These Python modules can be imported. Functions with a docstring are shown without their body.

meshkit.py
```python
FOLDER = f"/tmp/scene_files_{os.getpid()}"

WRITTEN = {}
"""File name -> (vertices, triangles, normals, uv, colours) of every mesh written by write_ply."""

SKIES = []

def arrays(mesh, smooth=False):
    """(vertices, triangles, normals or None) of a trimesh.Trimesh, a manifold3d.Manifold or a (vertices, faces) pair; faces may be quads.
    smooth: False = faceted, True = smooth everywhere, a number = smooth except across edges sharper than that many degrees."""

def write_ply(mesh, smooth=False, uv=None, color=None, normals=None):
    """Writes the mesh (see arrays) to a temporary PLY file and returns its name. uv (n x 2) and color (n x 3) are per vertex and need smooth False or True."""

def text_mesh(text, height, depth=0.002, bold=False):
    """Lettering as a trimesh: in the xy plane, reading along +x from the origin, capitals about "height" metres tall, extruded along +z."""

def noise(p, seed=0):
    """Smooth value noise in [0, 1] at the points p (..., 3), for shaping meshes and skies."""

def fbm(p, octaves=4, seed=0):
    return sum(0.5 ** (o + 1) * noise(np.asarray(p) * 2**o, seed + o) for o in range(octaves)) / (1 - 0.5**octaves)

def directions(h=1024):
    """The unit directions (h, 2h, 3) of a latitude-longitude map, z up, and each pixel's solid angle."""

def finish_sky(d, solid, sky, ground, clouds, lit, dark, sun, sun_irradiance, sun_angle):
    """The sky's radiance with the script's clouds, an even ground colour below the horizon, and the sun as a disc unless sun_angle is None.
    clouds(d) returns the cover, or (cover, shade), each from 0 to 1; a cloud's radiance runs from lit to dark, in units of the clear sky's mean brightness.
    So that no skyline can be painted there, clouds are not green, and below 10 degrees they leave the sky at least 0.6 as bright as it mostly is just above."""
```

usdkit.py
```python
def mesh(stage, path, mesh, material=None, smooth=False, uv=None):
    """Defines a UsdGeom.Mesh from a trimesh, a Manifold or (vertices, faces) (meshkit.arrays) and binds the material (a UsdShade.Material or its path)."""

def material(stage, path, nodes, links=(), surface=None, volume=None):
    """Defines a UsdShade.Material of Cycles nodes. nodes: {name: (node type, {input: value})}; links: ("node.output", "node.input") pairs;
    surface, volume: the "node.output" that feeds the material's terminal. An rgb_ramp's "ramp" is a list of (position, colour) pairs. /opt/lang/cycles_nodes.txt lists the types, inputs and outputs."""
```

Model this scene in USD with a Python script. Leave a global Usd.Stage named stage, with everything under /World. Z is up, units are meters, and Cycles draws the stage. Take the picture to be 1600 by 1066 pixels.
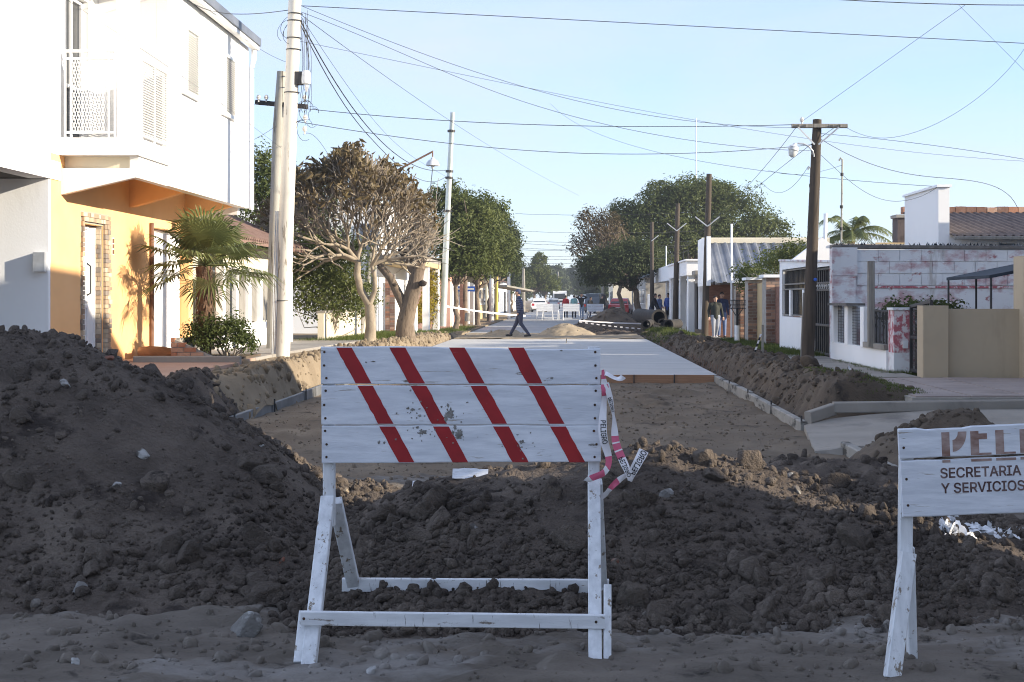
import math, random
import numpy as np
import trimesh
import manifold3d as m3
import usdkit, meshkit
from shapely.geometry import Polygon, box as sbox
from shapely.ops import unary_union
from pxr import Usd, UsdGeom, UsdLux, UsdShade, Sdf, Gf, Vt

stage = Usd.Stage.CreateInMemory()
UsdGeom.SetStageUpAxis(stage, 'Z')
UsdGeom.SetStageMetersPerUnit(stage, 1.0)
world = UsdGeom.Xform.Define(stage, '/World')
UsdGeom.Scope.Define(stage, '/World/Looks')

# ------------------------------------------------------------------ camera, sky, sun, exposure
CAM_H, FPX, VPX, HOR = 1.4, 2300.0, 885.0, 467.0        # eye height; focal length, street vanishing point and horizon in photo pixels
EXPOSURE = 1.5
SUN_EL, SUN_AZ = math.radians(17.0), math.radians(14.0)  # sun low over the right hand houses, a little behind the camera
SKY_STRENGTH, SUN_INTENSITY = 0.11, 0.95
HAZE = 0.0004
VEIL = (2.55, 2.86, 3.7)
cam = UsdGeom.Camera.Define(stage, '/World/camera')
cam.CreateHorizontalApertureAttr(36.0)
cam.CreateVerticalApertureAttr(36.0 * 682 / 1024)
cam.CreateFocalLengthAttr(36.0 * FPX / 1600)
cam.CreateHorizontalApertureOffsetAttr(-(VPX - 800) * 36.0 / 1600)
cam.CreateVerticalApertureOffsetAttr((HOR - 533) * 36.0 / 1600)
cam.CreateClippingRangeAttr(Gf.Vec2f(0.1, 5000))
cam.CreateExposureAttr(EXPOSURE)
cam.AddTranslateOp().Set(Gf.Vec3d(0, 0, CAM_H))
cam.AddRotateXOp().Set(90.0)
to_sun = np.array([math.cos(SUN_AZ) * math.cos(SUN_EL), -math.sin(SUN_AZ) * math.cos(SUN_EL), math.sin(SUN_EL)])
dome = UsdLux.DomeLight.Define(stage, '/World/sky')
sky_look = usdkit.material(stage, '/World/Looks/sky_air', {      # clear sky under a thin, uneven veil of high cloud
    's': ('sky_texture', {'sky_type': 'single_scattering', 'sun_disc': False, 'sun_elevation': SUN_EL,
                          'sun_rotation': math.atan2(to_sun[0], to_sun[1]), 'altitude': 50.0, 'air_density': 1.0, 'aerosol_density': 0.4, 'ozone_density': 4.6}),
    'tc': ('texture_coordinate', {}), 'mp': ('mapping', {'scale': (1.0, 1.6, 4.5), 'rotation': (0.2, 0.35, 0.0)}), 'n': ('noise_texture', {'scale': 1.7, 'detail': 7.0, 'roughness': 0.55, 'distortion': 0.6}),
    'f': ('map_range', {'from_min': 0.35, 'from_max': 0.75, 'to_min': 0.38, 'to_max': 1.0, 'clamp': True}), 'm': ('mix', {'color2': VEIL}),
    'b': ('background_shader', {'strength': SKY_STRENGTH})},
    [('tc.generated', 'mp.vector'), ('mp.vector', 'n.vector'), ('n.fac', 'f.value'), ('f.result', 'm.fac'), ('s.color', 'm.color1'), ('m.color', 'b.color')], surface='b.background')
UsdShade.MaterialBindingAPI.Apply(dome.GetPrim()).Bind(sky_look)
dome.GetPrim().SetCustomDataByKey('kind', 'structure')
sun = UsdLux.DistantLight.Define(stage, '/World/sun')
sun.CreateNormalizeAttr(True)
sun.CreateIntensityAttr(SUN_INTENSITY)
sun.CreateAngleAttr(0.53)
sun.CreateColorAttr(Gf.Vec3f(1.0, 0.89, 0.72))
zx = to_sun / np.linalg.norm(to_sun)
xx = np.cross([0, 0, 1], zx); xx /= np.linalg.norm(xx)
yx = np.cross(zx, xx)
sun.AddTransformOp().Set(Gf.Matrix4d(*[float(c) for r in (xx, yx, zx) for c in (*r, 0)], 0, 0, 30, 1))

# ------------------------------------------------------------------ helpers
def W(px, py, Y):
    """A point at distance Y whose direction was measured in the photograph."""
    return np.array([(px - VPX) * Y / FPX, Y, CAM_H + (HOR - py) * Y / FPX])

def unit(v):
    v = np.asarray(v, float)
    return v / (np.linalg.norm(v) + 1e-12)

class MB:
    """Collects shapes; build() makes them ONE mesh."""
    def __init__(s):
        s.v, s.f, s.n = [], [], 0
    def add(s, v, f=None):
        if f is None:
            if hasattr(v, 'to_mesh'):
                m = v.to_mesh(); v, f = m.vert_properties[:, :3], m.tri_verts
            else:
                v, f = v.vertices, v.faces
        v, f = np.asarray(v, float), np.asarray(f, int)
        if len(f) == 0: return s
        if f.shape[1] == 4: f = np.vstack([f[:, [0, 1, 2]], f[:, [0, 2, 3]]])
        s.v.append(v); s.f.append(f + s.n); s.n += len(v)
        return s
    def box(s, x0, x1, y0, y1, z0, z1):
        x0, x1 = min(x0, x1), max(x0, x1); y0, y1 = min(y0, y1), max(y0, y1)
        v = np.array([[x, y, z] for x in (x0, x1) for y in (y0, y1) for z in (z0, z1)])
        f = np.array([[0, 1, 3, 2], [4, 6, 7, 5], [0, 4, 5, 1], [2, 3, 7, 6], [0, 2, 6, 4], [1, 5, 7, 3]])
        return s.add(v, f)
    def beam(s, p, q, w, h, up=(0, 0, 1), c=None, taper=1.0):
        """A chamfered bar from p to q; w across, h along 'up'."""
        p, q = np.asarray(p, float), np.asarray(q, float)
        t = unit(q - p); a = np.cross(t, up)
        if np.linalg.norm(a) < 1e-4: a = np.cross(t, (1, 0, 0.01))
        a = unit(a); b = np.cross(a, t)
        c = min(w, h) * 0.12 if c is None else c
        pr = np.array([(-w/2 + c, -h/2), (w/2 - c, -h/2), (w/2, -h/2 + c), (w/2, h/2 - c), (w/2 - c, h/2), (-w/2 + c, h/2), (-w/2, h/2 - c), (-w/2, -h/2 + c)])
        P = [p + np.outer(pr[:, 0], a) + np.outer(pr[:, 1], b), q + taper * (np.outer(pr[:, 0], a) + np.outer(pr[:, 1], b))]
        v = np.vstack(P + [p[None], q[None]])
        f = []
        for i in range(8):
            j = (i + 1) % 8
            f += [[i, 8 + j, j], [i, 8 + i, 8 + j], [16, i, j], [17, 8 + j, 8 + i]]
        f = np.array(f)[:, ::-1] if np.dot(np.cross(a, b), t) > 0 else np.array(f)
        return s.add(v, f[:, ::-1])
    def tube(s, pts, r, sides=8, cap=True):
        p = np.asarray(pts, float); k = len(p)
        r = np.broadcast_to(np.asarray(r, float), (k,))
        t = np.gradient(p, axis=0); t /= np.linalg.norm(t, axis=1, keepdims=True) + 1e-12
        ref = np.array([0, 0, 1.0]) if abs(t[0][2]) < 0.9 else np.array([1.0, 0, 0])
        A = np.zeros_like(p)
        a = unit(np.cross(t[0], ref))
        for i in range(k):
            a = unit(a - t[i] * np.dot(a, t[i])); A[i] = a
        B = np.cross(t, A); ang = np.arange(sides) * 2 * np.pi / sides
        v = (p[:, None] + r[:, None, None] * (np.cos(ang)[None, :, None] * A[:, None] + np.sin(ang)[None, :, None] * B[:, None])).reshape(-1, 3)
        i, j = np.meshgrid(np.arange(k - 1), np.arange(sides), indexing='ij'); j2 = (j + 1) % sides
        f = np.stack([i * sides + j, i * sides + j2, (i + 1) * sides + j2, (i + 1) * sides + j], -1).reshape(-1, 4)
        f = np.vstack([f[:, [0, 1, 2]], f[:, [0, 2, 3]]])
        if cap:
            n = len(v); v = np.vstack([v, p[:1], p[-1:]]); e = (k - 1) * sides
            f = np.vstack([f] + [[[n, (q + 1) % sides, q]] for q in range(sides)] + [[[n + 1, e + q, e + (q + 1) % sides]] for q in range(sides)])
        return s.add(v, f)
    def ext(s, poly, axis, p0, p1):
        """Extrudes a polygon: axis 'x' reads (y, z), 'y' reads (x, z), 'z' reads (x, y)."""
        p0, p1 = min(p0, p1), max(p0, p1)
        if not hasattr(poly, 'exterior') and not hasattr(poly, 'geoms'): poly = Polygon(poly)
        for g in getattr(poly, 'geoms', [poly]):
            m = trimesh.creation.extrude_polygon(g, p1 - p0, engine='earcut'); v, f = np.array(m.vertices), np.array(m.faces)
            if axis == 'x': v = np.stack([v[:, 2] + p0, v[:, 0], v[:, 1]], 1)
            elif axis == 'y': v, f = np.stack([v[:, 0], v[:, 2] + p0, v[:, 1]], 1), f[:, ::-1]
            else: v = v + [0, 0, p0]
            s.add(v, f)
        return s
    def lathe(s, prof, c=(0, 0, 0), n=16, axis=(0, 0, 1)):
        m = trimesh.creation.revolve(np.array(prof, float), sections=n); v = np.array(m.vertices)
        T = trimesh.geometry.align_vectors([0, 0, 1], unit(axis))[:3, :3]
        return s.add(v @ T.T + np.asarray(c, float), m.faces)
    def data(s):
        return np.vstack(s.v), np.vstack(s.f)
    def move(s, R=None, t=(0, 0, 0)):
        s.v = [(v @ np.asarray(R).T if R is not None else v) + np.asarray(t, float) for v in s.v]
        return s
    def build(s, name, mat, parent=None, smooth=False, label=None, kind=None):
        return obj(name, s.data(), mat, parent, smooth, label, kind)

used, origin = {}, {}
def numbered(base, name):
    k = (base, name); used[k] = used.get(k, -1) + 1
    return name if used[k] == 0 else '%s_%03d' % (name, used[k])

def key(prim, **kw):
    for k, v in kw.items():
        if v: prim.SetCustomDataByKey(k, v)
    return prim

def obj(name, mesh, mat, parent=None, smooth=False, label=None, kind=None):
    base = str(parent.GetPath()) if parent is not None else '/World'
    path = base + '/' + numbered(base, name)
    if not isinstance(mesh, tuple):
        mesh = MB().add(mesh).data()
    off = origin.get(base)
    if off is not None: mesh = (np.asarray(mesh[0], float) - off, mesh[1])
    mv, mf = np.asarray(mesh[0], float), np.asarray(mesh[1], int)
    keepv = np.zeros(len(mv), bool); keepv[mf.ravel()] = True
    if not keepv.all(): idx = np.cumsum(keepv) - 1; mesh = (mv[keepv], idx[mf])
    m = usdkit.mesh(stage, path, mesh, M[mat] if isinstance(mat, str) else mat, smooth=smooth)
    if off is not None: origin[path] = off
    p = m.GetPrim()
    return key(p, label=label, kind=kind)

def structure(name, mesh, mat, smooth=False, label=None):
    return key(obj(name, mesh, mat, None, smooth), kind='structure', label=label)

def single(name, mesh, mat, label, cat, group=None, smooth=False, kind=None):
    return key(obj(name, mesh, mat, None, smooth), label=label, category=cat, group=group, kind=kind)

def thing(name, label, cat, at=(0, 0, 0), rotz=0.0, group=None, scale=None, in_world=True):
    """An Xform at the thing's base; its parts are its children. in_world: shapes are given in world metres."""
    path = '/World/' + numbered('/World', name)
    x = UsdGeom.Xform.Define(stage, path)
    x.AddTranslateOp().Set(Gf.Vec3d(*[float(c) for c in at])); x.AddRotateZOp().Set(math.degrees(rotz))
    s = (1, 1, 1) if scale is None else ((scale,) * 3 if np.ndim(scale) == 0 else scale)
    x.AddScaleOp().Set(Gf.Vec3f(*[float(c) for c in s]))
    if in_world: origin[path] = np.asarray(at, float)
    return key(x.GetPrim(), label=label, category=cat, group=group)

def dup(src, at, rotz=0.0, label=None, group=None, scale=None):
    was = src.GetCustomData()
    name = src.GetName().rstrip('0123456789').rstrip('_') if src.GetName()[-3:].isdigit() else src.GetName()
    r = thing(name, label or was['label'], was['category'], at, rotz, group or was.get('group'), scale, in_world=False)
    r.GetReferences().AddInternalReference(src.GetPath()); r.SetInstanceable(True)
    return r

# ------------------------------------------------------------------ materials
M = {}
def mat(name, c1, c2=None, scale=5.0, rough=0.8, bump=0.0, bscale=60.0, bdist=0.01, detail=5.0, metal=0.0, spots=(), stretch=(1, 1, 1), lo=0.35, hi=0.65,
        local=False, spec=0.3, coat=0.0, diff=0.0):
    """Two tones mixed by noise, spots ((colour, scale, threshold, softness, stretch) ...) over them, noise bump."""
    n = {'p': ('principled_bsdf', {'roughness': rough, 'metallic': metal, 'specular_ior_level': spec, 'coat_weight': coat, 'diffuse_roughness': diff, 'base_color': c1})}
    l = []
    if local: n['tc'] = ('texture_coordinate', {}); src = 'tc.object'
    else: n['g'] = ('geometry', {}); src = 'g.position'
    n['m'] = ('mapping', {'scale': stretch}); l.append((src, 'm.vector'))
    col = None
    if c2 is not None:
        n['n'] = ('noise_texture', {'scale': scale, 'detail': detail, 'roughness': 0.6})
        n['r'] = ('rgb_ramp', {'ramp': [(lo, c1), (hi, c2)]})
        l += [('m.vector', 'n.vector'), ('n.fac', 'r.fac')]; col = 'r.color'
    for i, (c, sc, th, so, st) in enumerate(spots):
        n['sm%d' % i] = ('mapping', {'scale': st, 'location': (3.7 * i + 1.3, 5.1 * i, 2.2 * i)})
        n['sn%d' % i] = ('noise_texture', {'scale': sc, 'detail': 6.0, 'roughness': 0.65})
        n['sr%d' % i] = ('map_range', {'from_min': th, 'from_max': th + so, 'clamp': True})
        n['sx%d' % i] = ('mix', {'color2': c, 'color1': c1})
        l += [(src, 'sm%d.vector' % i), ('sm%d.vector' % i, 'sn%d.vector' % i), ('sn%d.fac' % i, 'sr%d.value' % i), ('sr%d.result' % i, 'sx%d.fac' % i)]
        if col: l.append((col, 'sx%d.color1' % i))
        col = 'sx%d.color' % i
    if col: l.append((col, 'p.base_color'))
    if bump:
        n['bn'] = ('noise_texture', {'scale': bscale, 'detail': 4.0, 'roughness': 0.6})
        n['b'] = ('bump', {'strength': bump, 'distance': bdist})
        l += [('m.vector', 'bn.vector'), ('bn.fac', 'b.height'), ('b.normal', 'p.normal')]
    M[name] = usdkit.material(stage, '/World/Looks/' + name, n, l, surface='p.BSDF')
    return M[name]

def leafmat(name, c1, c2, scale=1.2, trans=0.35, rough=0.55, c3=None):
    n = {'g': ('geometry', {}), 'n': ('noise_texture', {'scale': scale, 'detail': 3.0}), 'a': ('math', {'math_type': 'multiply_add', 'value2': 0.45, 'value3': 0.0}),
         'ad': ('math', {'math_type': 'multiply_add', 'value2': 0.75}),
         'r': ('rgb_ramp', {'ramp': [(0.2, c1), (0.75, c2)] + ([(0.95, c3)] if c3 else [])}), 'p': ('principled_bsdf', {'roughness': rough, 'specular_ior_level': 0.25}),
         't': ('translucent_bsdf', {}), 'x': ('mix_closure', {'fac': trans})}
    l = [('g.position', 'n.vector'), ('g.random_per_island', 'a.value1'), ('n.fac', 'ad.value1'), ('a.value', 'ad.value3'), ('ad.value', 'r.fac'), ('r.color', 'p.base_color'), ('r.color', 't.color'), ('p.BSDF', 'x.closure1'), ('t.BSDF', 'x.closure2')]
    M[name] = usdkit.material(stage, '/World/Looks/' + name, n, l, surface='x.closure')

WOOD_BARE = (0.16, 0.13, 0.10)
mat('white_board', (0.69, 0.71, 0.75), (0.53, 0.555, 0.60), 4, 0.6, 0.25, 30, 0.004, local=True, stretch=(1.2, 9, 9),
    spots=[((0.20, 0.17, 0.14), 9, 0.655, 0.03, (0.6, 2, 2.2)), ((0.33, 0.30, 0.27), 16, 0.66, 0.03, (0.35, 1, 6)), ((0.36, 0.36, 0.35), 1.6, 0.6, 0.25, (1, 1, 1))])
mat('white_post', (0.70, 0.71, 0.72), (0.52, 0.53, 0.54), 4, 0.65, 0.3, 40, 0.004, local=True, stretch=(6, 6, 1),
    spots=[((0.22, 0.18, 0.14), 14, 0.60, 0.03, (1.5, 1.5, 0.8)), ((0.30, 0.28, 0.26), 40, 0.63, 0.04, (1, 1, 0.5)), ((0.12, 0.10, 0.09), 3, 0.66, 0.1, (1, 1, 1))])
mat('white_rail', (0.70, 0.71, 0.72), (0.55, 0.56, 0.57), 4, 0.65, 0.3, 40, 0.004, local=True, stretch=(1, 6, 6),
    spots=[((0.20, 0.17, 0.14), 14, 0.61, 0.04, (0.6, 1.5, 2)), ((0.10, 0.09, 0.08), 60, 0.60, 0.05, (1, 0.3, 0.12))])
mat('red_stripe_paint', (0.33, 0.018, 0.022), (0.25, 0.014, 0.018), 8, 0.5, 0.15, 60, 0.002, local=True, spots=[((0.42, 0.30, 0.30), 24, 0.70, 0.04, (0.6, 1, 3))])
mat('raw_edge', (0.30, 0.22, 0.14), (0.18, 0.13, 0.09), 30, 0.9)
mat('nail_rust', (0.05, 0.035, 0.028), (0.09, 0.05, 0.03), 40, 0.7, metal=0.3)
mat('stencil_faded', (0.20, 0.115, 0.09), (0.42, 0.33, 0.30), 14, 0.8, stretch=(1, 1, 2.5), lo=0.35, hi=0.75)
mat('stencil_dark', (0.075, 0.042, 0.04), (0.26, 0.19, 0.18), 22, 0.8, lo=0.4, hi=0.8)
mat('dirt_dark', (0.080, 0.064, 0.053), (0.138, 0.111, 0.091), 3.0, 0.95, 1.0, 45, 0.03, detail=8, spots=[((0.165, 0.135, 0.11), 1.4, 0.53, 0.16, (1, 1, 1)), ((0.045, 0.036, 0.031), 2.6, 0.56, 0.1, (1, 1, 1))], spec=0.1, diff=0.6)
mat('clod', (0.080, 0.065, 0.054), (0.145, 0.118, 0.097), 2.2, 0.95, 1.0, 60, 0.03, detail=8, spots=[((0.17, 0.14, 0.115), 3.0, 0.57, 0.12, (1, 1, 1)), ((0.042, 0.034, 0.029), 9, 0.57, 0.1, (1, 1, 1))], spec=0.1, diff=0.6)
mat('dirt_road', (0.110, 0.093, 0.077), (0.185, 0.158, 0.132), 1.6, 0.92, 0.8, 55, 0.012, detail=8, stretch=(1, 2, 1), spots=[((0.24, 0.22, 0.20), 0.7, 0.52, 0.12, (1, 2, 1)), ((0.05, 0.043, 0.037), 4, 0.6, 0.08, (1, 1, 1))], spec=0.15, diff=0.5)
mat('dirt_bed', (0.132, 0.104, 0.077), (0.19, 0.152, 0.114), 1.1, 0.95, 0.8, 40, 0.015, detail=8, stretch=(1, 0.6, 1), spots=[((0.22, 0.18, 0.135), 0.8, 0.55, 0.15, (1, .6, 1)), ((0.075, 0.06, 0.047), 2.2, 0.58, 0.1, (1, 1, 1))], spec=0.1, diff=0.5)
mat('dirt_verge', (0.20, 0.155, 0.105), (0.27, 0.215, 0.15), 1.3, 0.95, 0.8, 40, 0.015, detail=8, spots=[((0.12, 0.093, 0.066), 2.2, 0.56, 0.1, (1, 1, 1)), ((0.33, 0.28, 0.21), 0.9, 0.6, 0.12, (1, 1, 1))], spec=0.1, diff=0.5)
mat('dirt_mound', (0.085, 0.066, 0.050), (0.14, 0.11, 0.082), 1.7, 0.95, 0.9, 40, 0.015, detail=8, spots=[((0.05, 0.041, 0.034), 3, 0.56, 0.1, (1, 1, 1))], spec=0.1, diff=0.5)
mat('sand', (0.24, 0.19, 0.13), (0.31, 0.25, 0.175), 2, 0.95, 0.5, 60, 0.01)
mat('concrete_new', (0.41, 0.40, 0.38), (0.49, 0.475, 0.45), 0.6, 0.8, 0.3, 90, 0.004, detail=8, stretch=(1, 3, 1), spots=[((0.36, 0.35, 0.34), 0.8, 0.55, 0.15, (0.4, 2, 1)), ((0.33, 0.29, 0.23), 1.5, 0.62, 0.12, (0.3, 1.5, 1))])
mat('concrete_road', (0.34, 0.33, 0.315), (0.40, 0.39, 0.37), 0.25, 0.85, 0.2, 60, 0.004, detail=8, spots=[((0.22, 0.21, 0.2), 0.1, 0.6, 0.15, (1, 1, 1))])
mat('concrete_old', (0.235, 0.213, 0.185), (0.305, 0.28, 0.245), 1.4, 0.9, 0.4, 50, 0.006, detail=8, spots=[((0.17, 0.155, 0.14), 1.1, 0.57, 0.15, (1, 1, 1))])
mat('concrete_form', (0.30, 0.285, 0.255), (0.21, 0.20, 0.18), 2.0, 0.85, 0.4, 50, 0.006, detail=8, spots=[((0.055, 0.052, 0.046), 2.6, 0.52, 0.10, (1, 0.8, 2.5)), ((0.40, 0.37, 0.32), 5, 0.66, 0.06, (1, 1, 1))])
mat('steel_form', (0.13, 0.135, 0.14), (0.22, 0.225, 0.23), 1.5, 0.5, 0.2, 40, 0.003, metal=0.3, spots=[((0.05, 0.05, 0.05), 1.0, 0.54, 0.08, (1, 0.7, 0.3))])
mat('form_board', (0.24, 0.135, 0.08), (0.31, 0.185, 0.11), 3, 0.75, 0.4, 40, 0.004, stretch=(0.5, 4, 9), spots=[((0.20, 0.11, 0.06), 5, 0.60, 0.08, (0.3, 1, 3))])
mat('concrete_pole', (0.60, 0.565, 0.50), (0.50, 0.47, 0.42), 2.5, 0.85, 0.3, 40, 0.004, stretch=(1, 1, 0.25), spots=[((0.26, 0.23, 0.19), 3.0, 0.62, 0.03, (3, 3, 0.35)), ((0.68, 0.63, 0.54), 1.5, 0.58, 0.05, (2, 2, 0.3))])
mat('pole_weathered', (0.36, 0.35, 0.31), (0.27, 0.255, 0.22), 3, 0.9, 0.5, 30, 0.006, stretch=(4, 4, 0.3), spots=[((0.12, 0.105, 0.085), 3, 0.6, 0.08, (4, 4, 0.25))])
mat('pipe_dark', (0.028, 0.026, 0.025), (0.05, 0.045, 0.042), 3, 0.9, 0.4, 30, 0.01)
mat('pole_wood', (0.055, 0.043, 0.033), (0.088, 0.069, 0.052), 3, 0.9, 0.7, 25, 0.008, stretch=(7, 7, 0.35), spots=[((0.04, 0.03, 0.024), 4, 0.6, 0.08, (6, 6, 0.3))])
mat('timber_grey', (0.20, 0.185, 0.16), (0.29, 0.27, 0.24), 3, 0.9, 0.7, 25, 0.008, stretch=(7, 7, 0.4), spots=[((0.09, 0.08, 0.07), 5, 0.6, 0.08, (5, 5, 0.3))])
mat('metal_pole', (0.36, 0.40, 0.38), (0.46, 0.49, 0.46), 2, 0.5, 0.1, 60, 0.002, metal=0.2, spots=[((0.24, 0.22, 0.18), 4, 0.62, 0.08, (2, 2, 0.4))])
mat('galvanised', (0.42, 0.43, 0.44), (0.55, 0.56, 0.57), 8, 0.45, metal=0.5)
mat('lamp_rust', (0.15, 0.085, 0.06), (0.22, 0.13, 0.09), 8, 0.8, 0.2)
mat('lamp_white', (0.60, 0.61, 0.62), (0.48, 0.49, 0.50), 8, 0.45)
mat('porcelain', (0.55, 0.52, 0.48), None, rough=0.3)
mat('black_cable', (0.035, 0.036, 0.04), None, rough=0.6)
mat('black_plastic', (0.02, 0.02, 0.022), (0.035, 0.035, 0.035), 6, 0.5)
mat('dark_steel', (0.032, 0.033, 0.036), (0.055, 0.052, 0.05), 5, 0.55, metal=0.2, spots=[((0.11, 0.06, 0.035), 7, 0.66, 0.06, (1, 1, 1))])
mat('white_plaster', (0.84, 0.84, 0.835), (0.79, 0.795, 0.79), 0.7, 0.85, 0.3, 35, 0.004, spots=[((0.62, 0.61, 0.59), 0.8, 0.62, 0.2, (1, 1, 0.5)), ((0.55, 0.53, 0.50), 1.4, 0.68, 0.1, (2, 2, 0.25))])
mat('white_plaster_clean', (0.82, 0.81, 0.79), (0.78, 0.77, 0.755), 0.6, 0.85, 0.25, 40, 0.003)
mat('white_plaster_aged', (0.70, 0.71, 0.72), (0.62, 0.63, 0.64), 0.9, 0.9, 0.4, 30, 0.005, detail=8,
    spots=[((0.43, 0.27, 0.28), 1.5, 0.49, 0.14, (1.0, 1.0, 1.7)), ((0.36, 0.17, 0.175), 3.2, 0.60, 0.07, (1, 1, 1.6)), ((0.44, 0.42, 0.40), 1.8, 0.60, 0.10, (2, 2, 0.35)), ((0.28, 0.26, 0.24), 3, 0.70, 0.06, (1, 1, 1))])
mat('pink_worn', (0.42, 0.13, 0.15), (0.34, 0.10, 0.12), 2, 0.9, 0.4, 30, 0.005, detail=8, spots=[((0.62, 0.57, 0.57), 9.0, 0.47, 0.08, (1, 1, 0.8)), ((0.5, 0.48, 0.47), 1.5, 0.56, 0.1, (1, 1, 0.6))])
mat('moss_stain', (0.10, 0.095, 0.088), (0.19, 0.175, 0.16), 6, 0.95, 0.5, 40, 0.006)
mat('orange_plaster', (0.83, 0.455, 0.195), (0.88, 0.51, 0.235), 0.9, 0.85, 0.35, 45, 0.004, spots=[((0.73, 0.40, 0.17), 1.2, 0.6, 0.2, (1, 1, 0.4))])
mat('beige_plaster', (0.40, 0.325, 0.225), (0.44, 0.36, 0.25), 0.8, 0.88, 0.4, 60, 0.004, spots=[((0.34, 0.275, 0.19), 1.3, 0.6, 0.2, (1.5, 1.5, 0.4))])
mat('cream_plaster', (0.66, 0.60, 0.47), (0.58, 0.52, 0.40), 0.8, 0.88, 0.3, 40, 0.004, spots=[((0.42, 0.37, 0.28), 1.2, 0.62, 0.15, (2, 2, 0.3))])
mat('ochre_plaster', (0.52, 0.40, 0.22), (0.44, 0.33, 0.18), 0.9, 0.9, 0.3, 40, 0.004, spots=[((0.30, 0.23, 0.14), 1.4, 0.6, 0.15, (1, 1, 0.5))])
mat('pink_plaster', (0.66, 0.37, 0.28), (0.72, 0.44, 0.34), 0.9, 0.9, 0.3, 40, 0.004)
mat('yellow_plaster', (0.62, 0.48, 0.12), (0.55, 0.42, 0.10), 0.9, 0.9)
mat('grey_plaster', (0.30, 0.29, 0.28), (0.37, 0.36, 0.345), 0.9, 0.9, 0.3, 40, 0.004, spots=[((0.2, 0.19, 0.18), 1.4, 0.6, 0.12, (2, 2, 0.4))])
mat('mortar', (0.36, 0.33, 0.29), (0.28, 0.26, 0.23), 6, 0.95, 0.4, 60, 0.004)
for i, (a, b) in enumerate([((0.34, 0.16, 0.095), (0.42, 0.21, 0.13)), ((0.19, 0.105, 0.075), (0.25, 0.145, 0.105)), ((0.42, 0.25, 0.17), (0.48, 0.31, 0.22)), ((0.22, 0.155, 0.12), (0.29, 0.21, 0.165))]):
    mat('brick_%d' % i, a, b, 9, 0.9, 0.4, 60, 0.004, spots=[((0.46, 0.40, 0.34), 5, 0.62, 0.1, (1, 1, 1))])
for i, c in enumerate([(0.45, 0.36, 0.25), (0.33, 0.25, 0.18), (0.54, 0.46, 0.35), (0.25, 0.21, 0.18), (0.40, 0.29, 0.20)]):
    mat('stone_%d' % i, c, tuple(x * 0.8 for x in c), 8, 0.85, 0.4, 50, 0.004)
mat('brick_far', (0.17, 0.085, 0.06), (0.26, 0.14, 0.10), 4, 0.9, 0.4, 30, 0.01, stretch=(1, 1, 4))
mat('roof_metal', (0.125, 0.14, 0.17), (0.185, 0.20, 0.235), 1.5, 0.5, 0.1, 30, metal=0.3, spots=[((0.16, 0.155, 0.15), 1.4, 0.6, 0.1, (1, 1, 1))])
mat('roof_fibre', (0.078, 0.060, 0.056), (0.115, 0.09, 0.083), 2.2, 0.9, 0.5, 30, 0.006, spots=[((0.06, 0.045, 0.042), 3, 0.54, 0.1, (2.5, 0.5, 1)), ((0.24, 0.21, 0.195), 5, 0.66, 0.07, (1, 1, 1))])
mat('roof_tile', (0.17, 0.105, 0.085), (0.23, 0.15, 0.12), 3, 0.9, 0.4, 30, 0.006, spots=[((0.15, 0.09, 0.07), 4, 0.58, 0.1, (1, 1, 1))])
mat('roof_blue', (0.10, 0.12, 0.16), (0.14, 0.16, 0.21), 2, 0.55, 0.1, 30, metal=0.2)
mat('white_metal', (0.78, 0.78, 0.77), (0.72, 0.72, 0.715), 3, 0.4, 0.05, 40)
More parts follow.
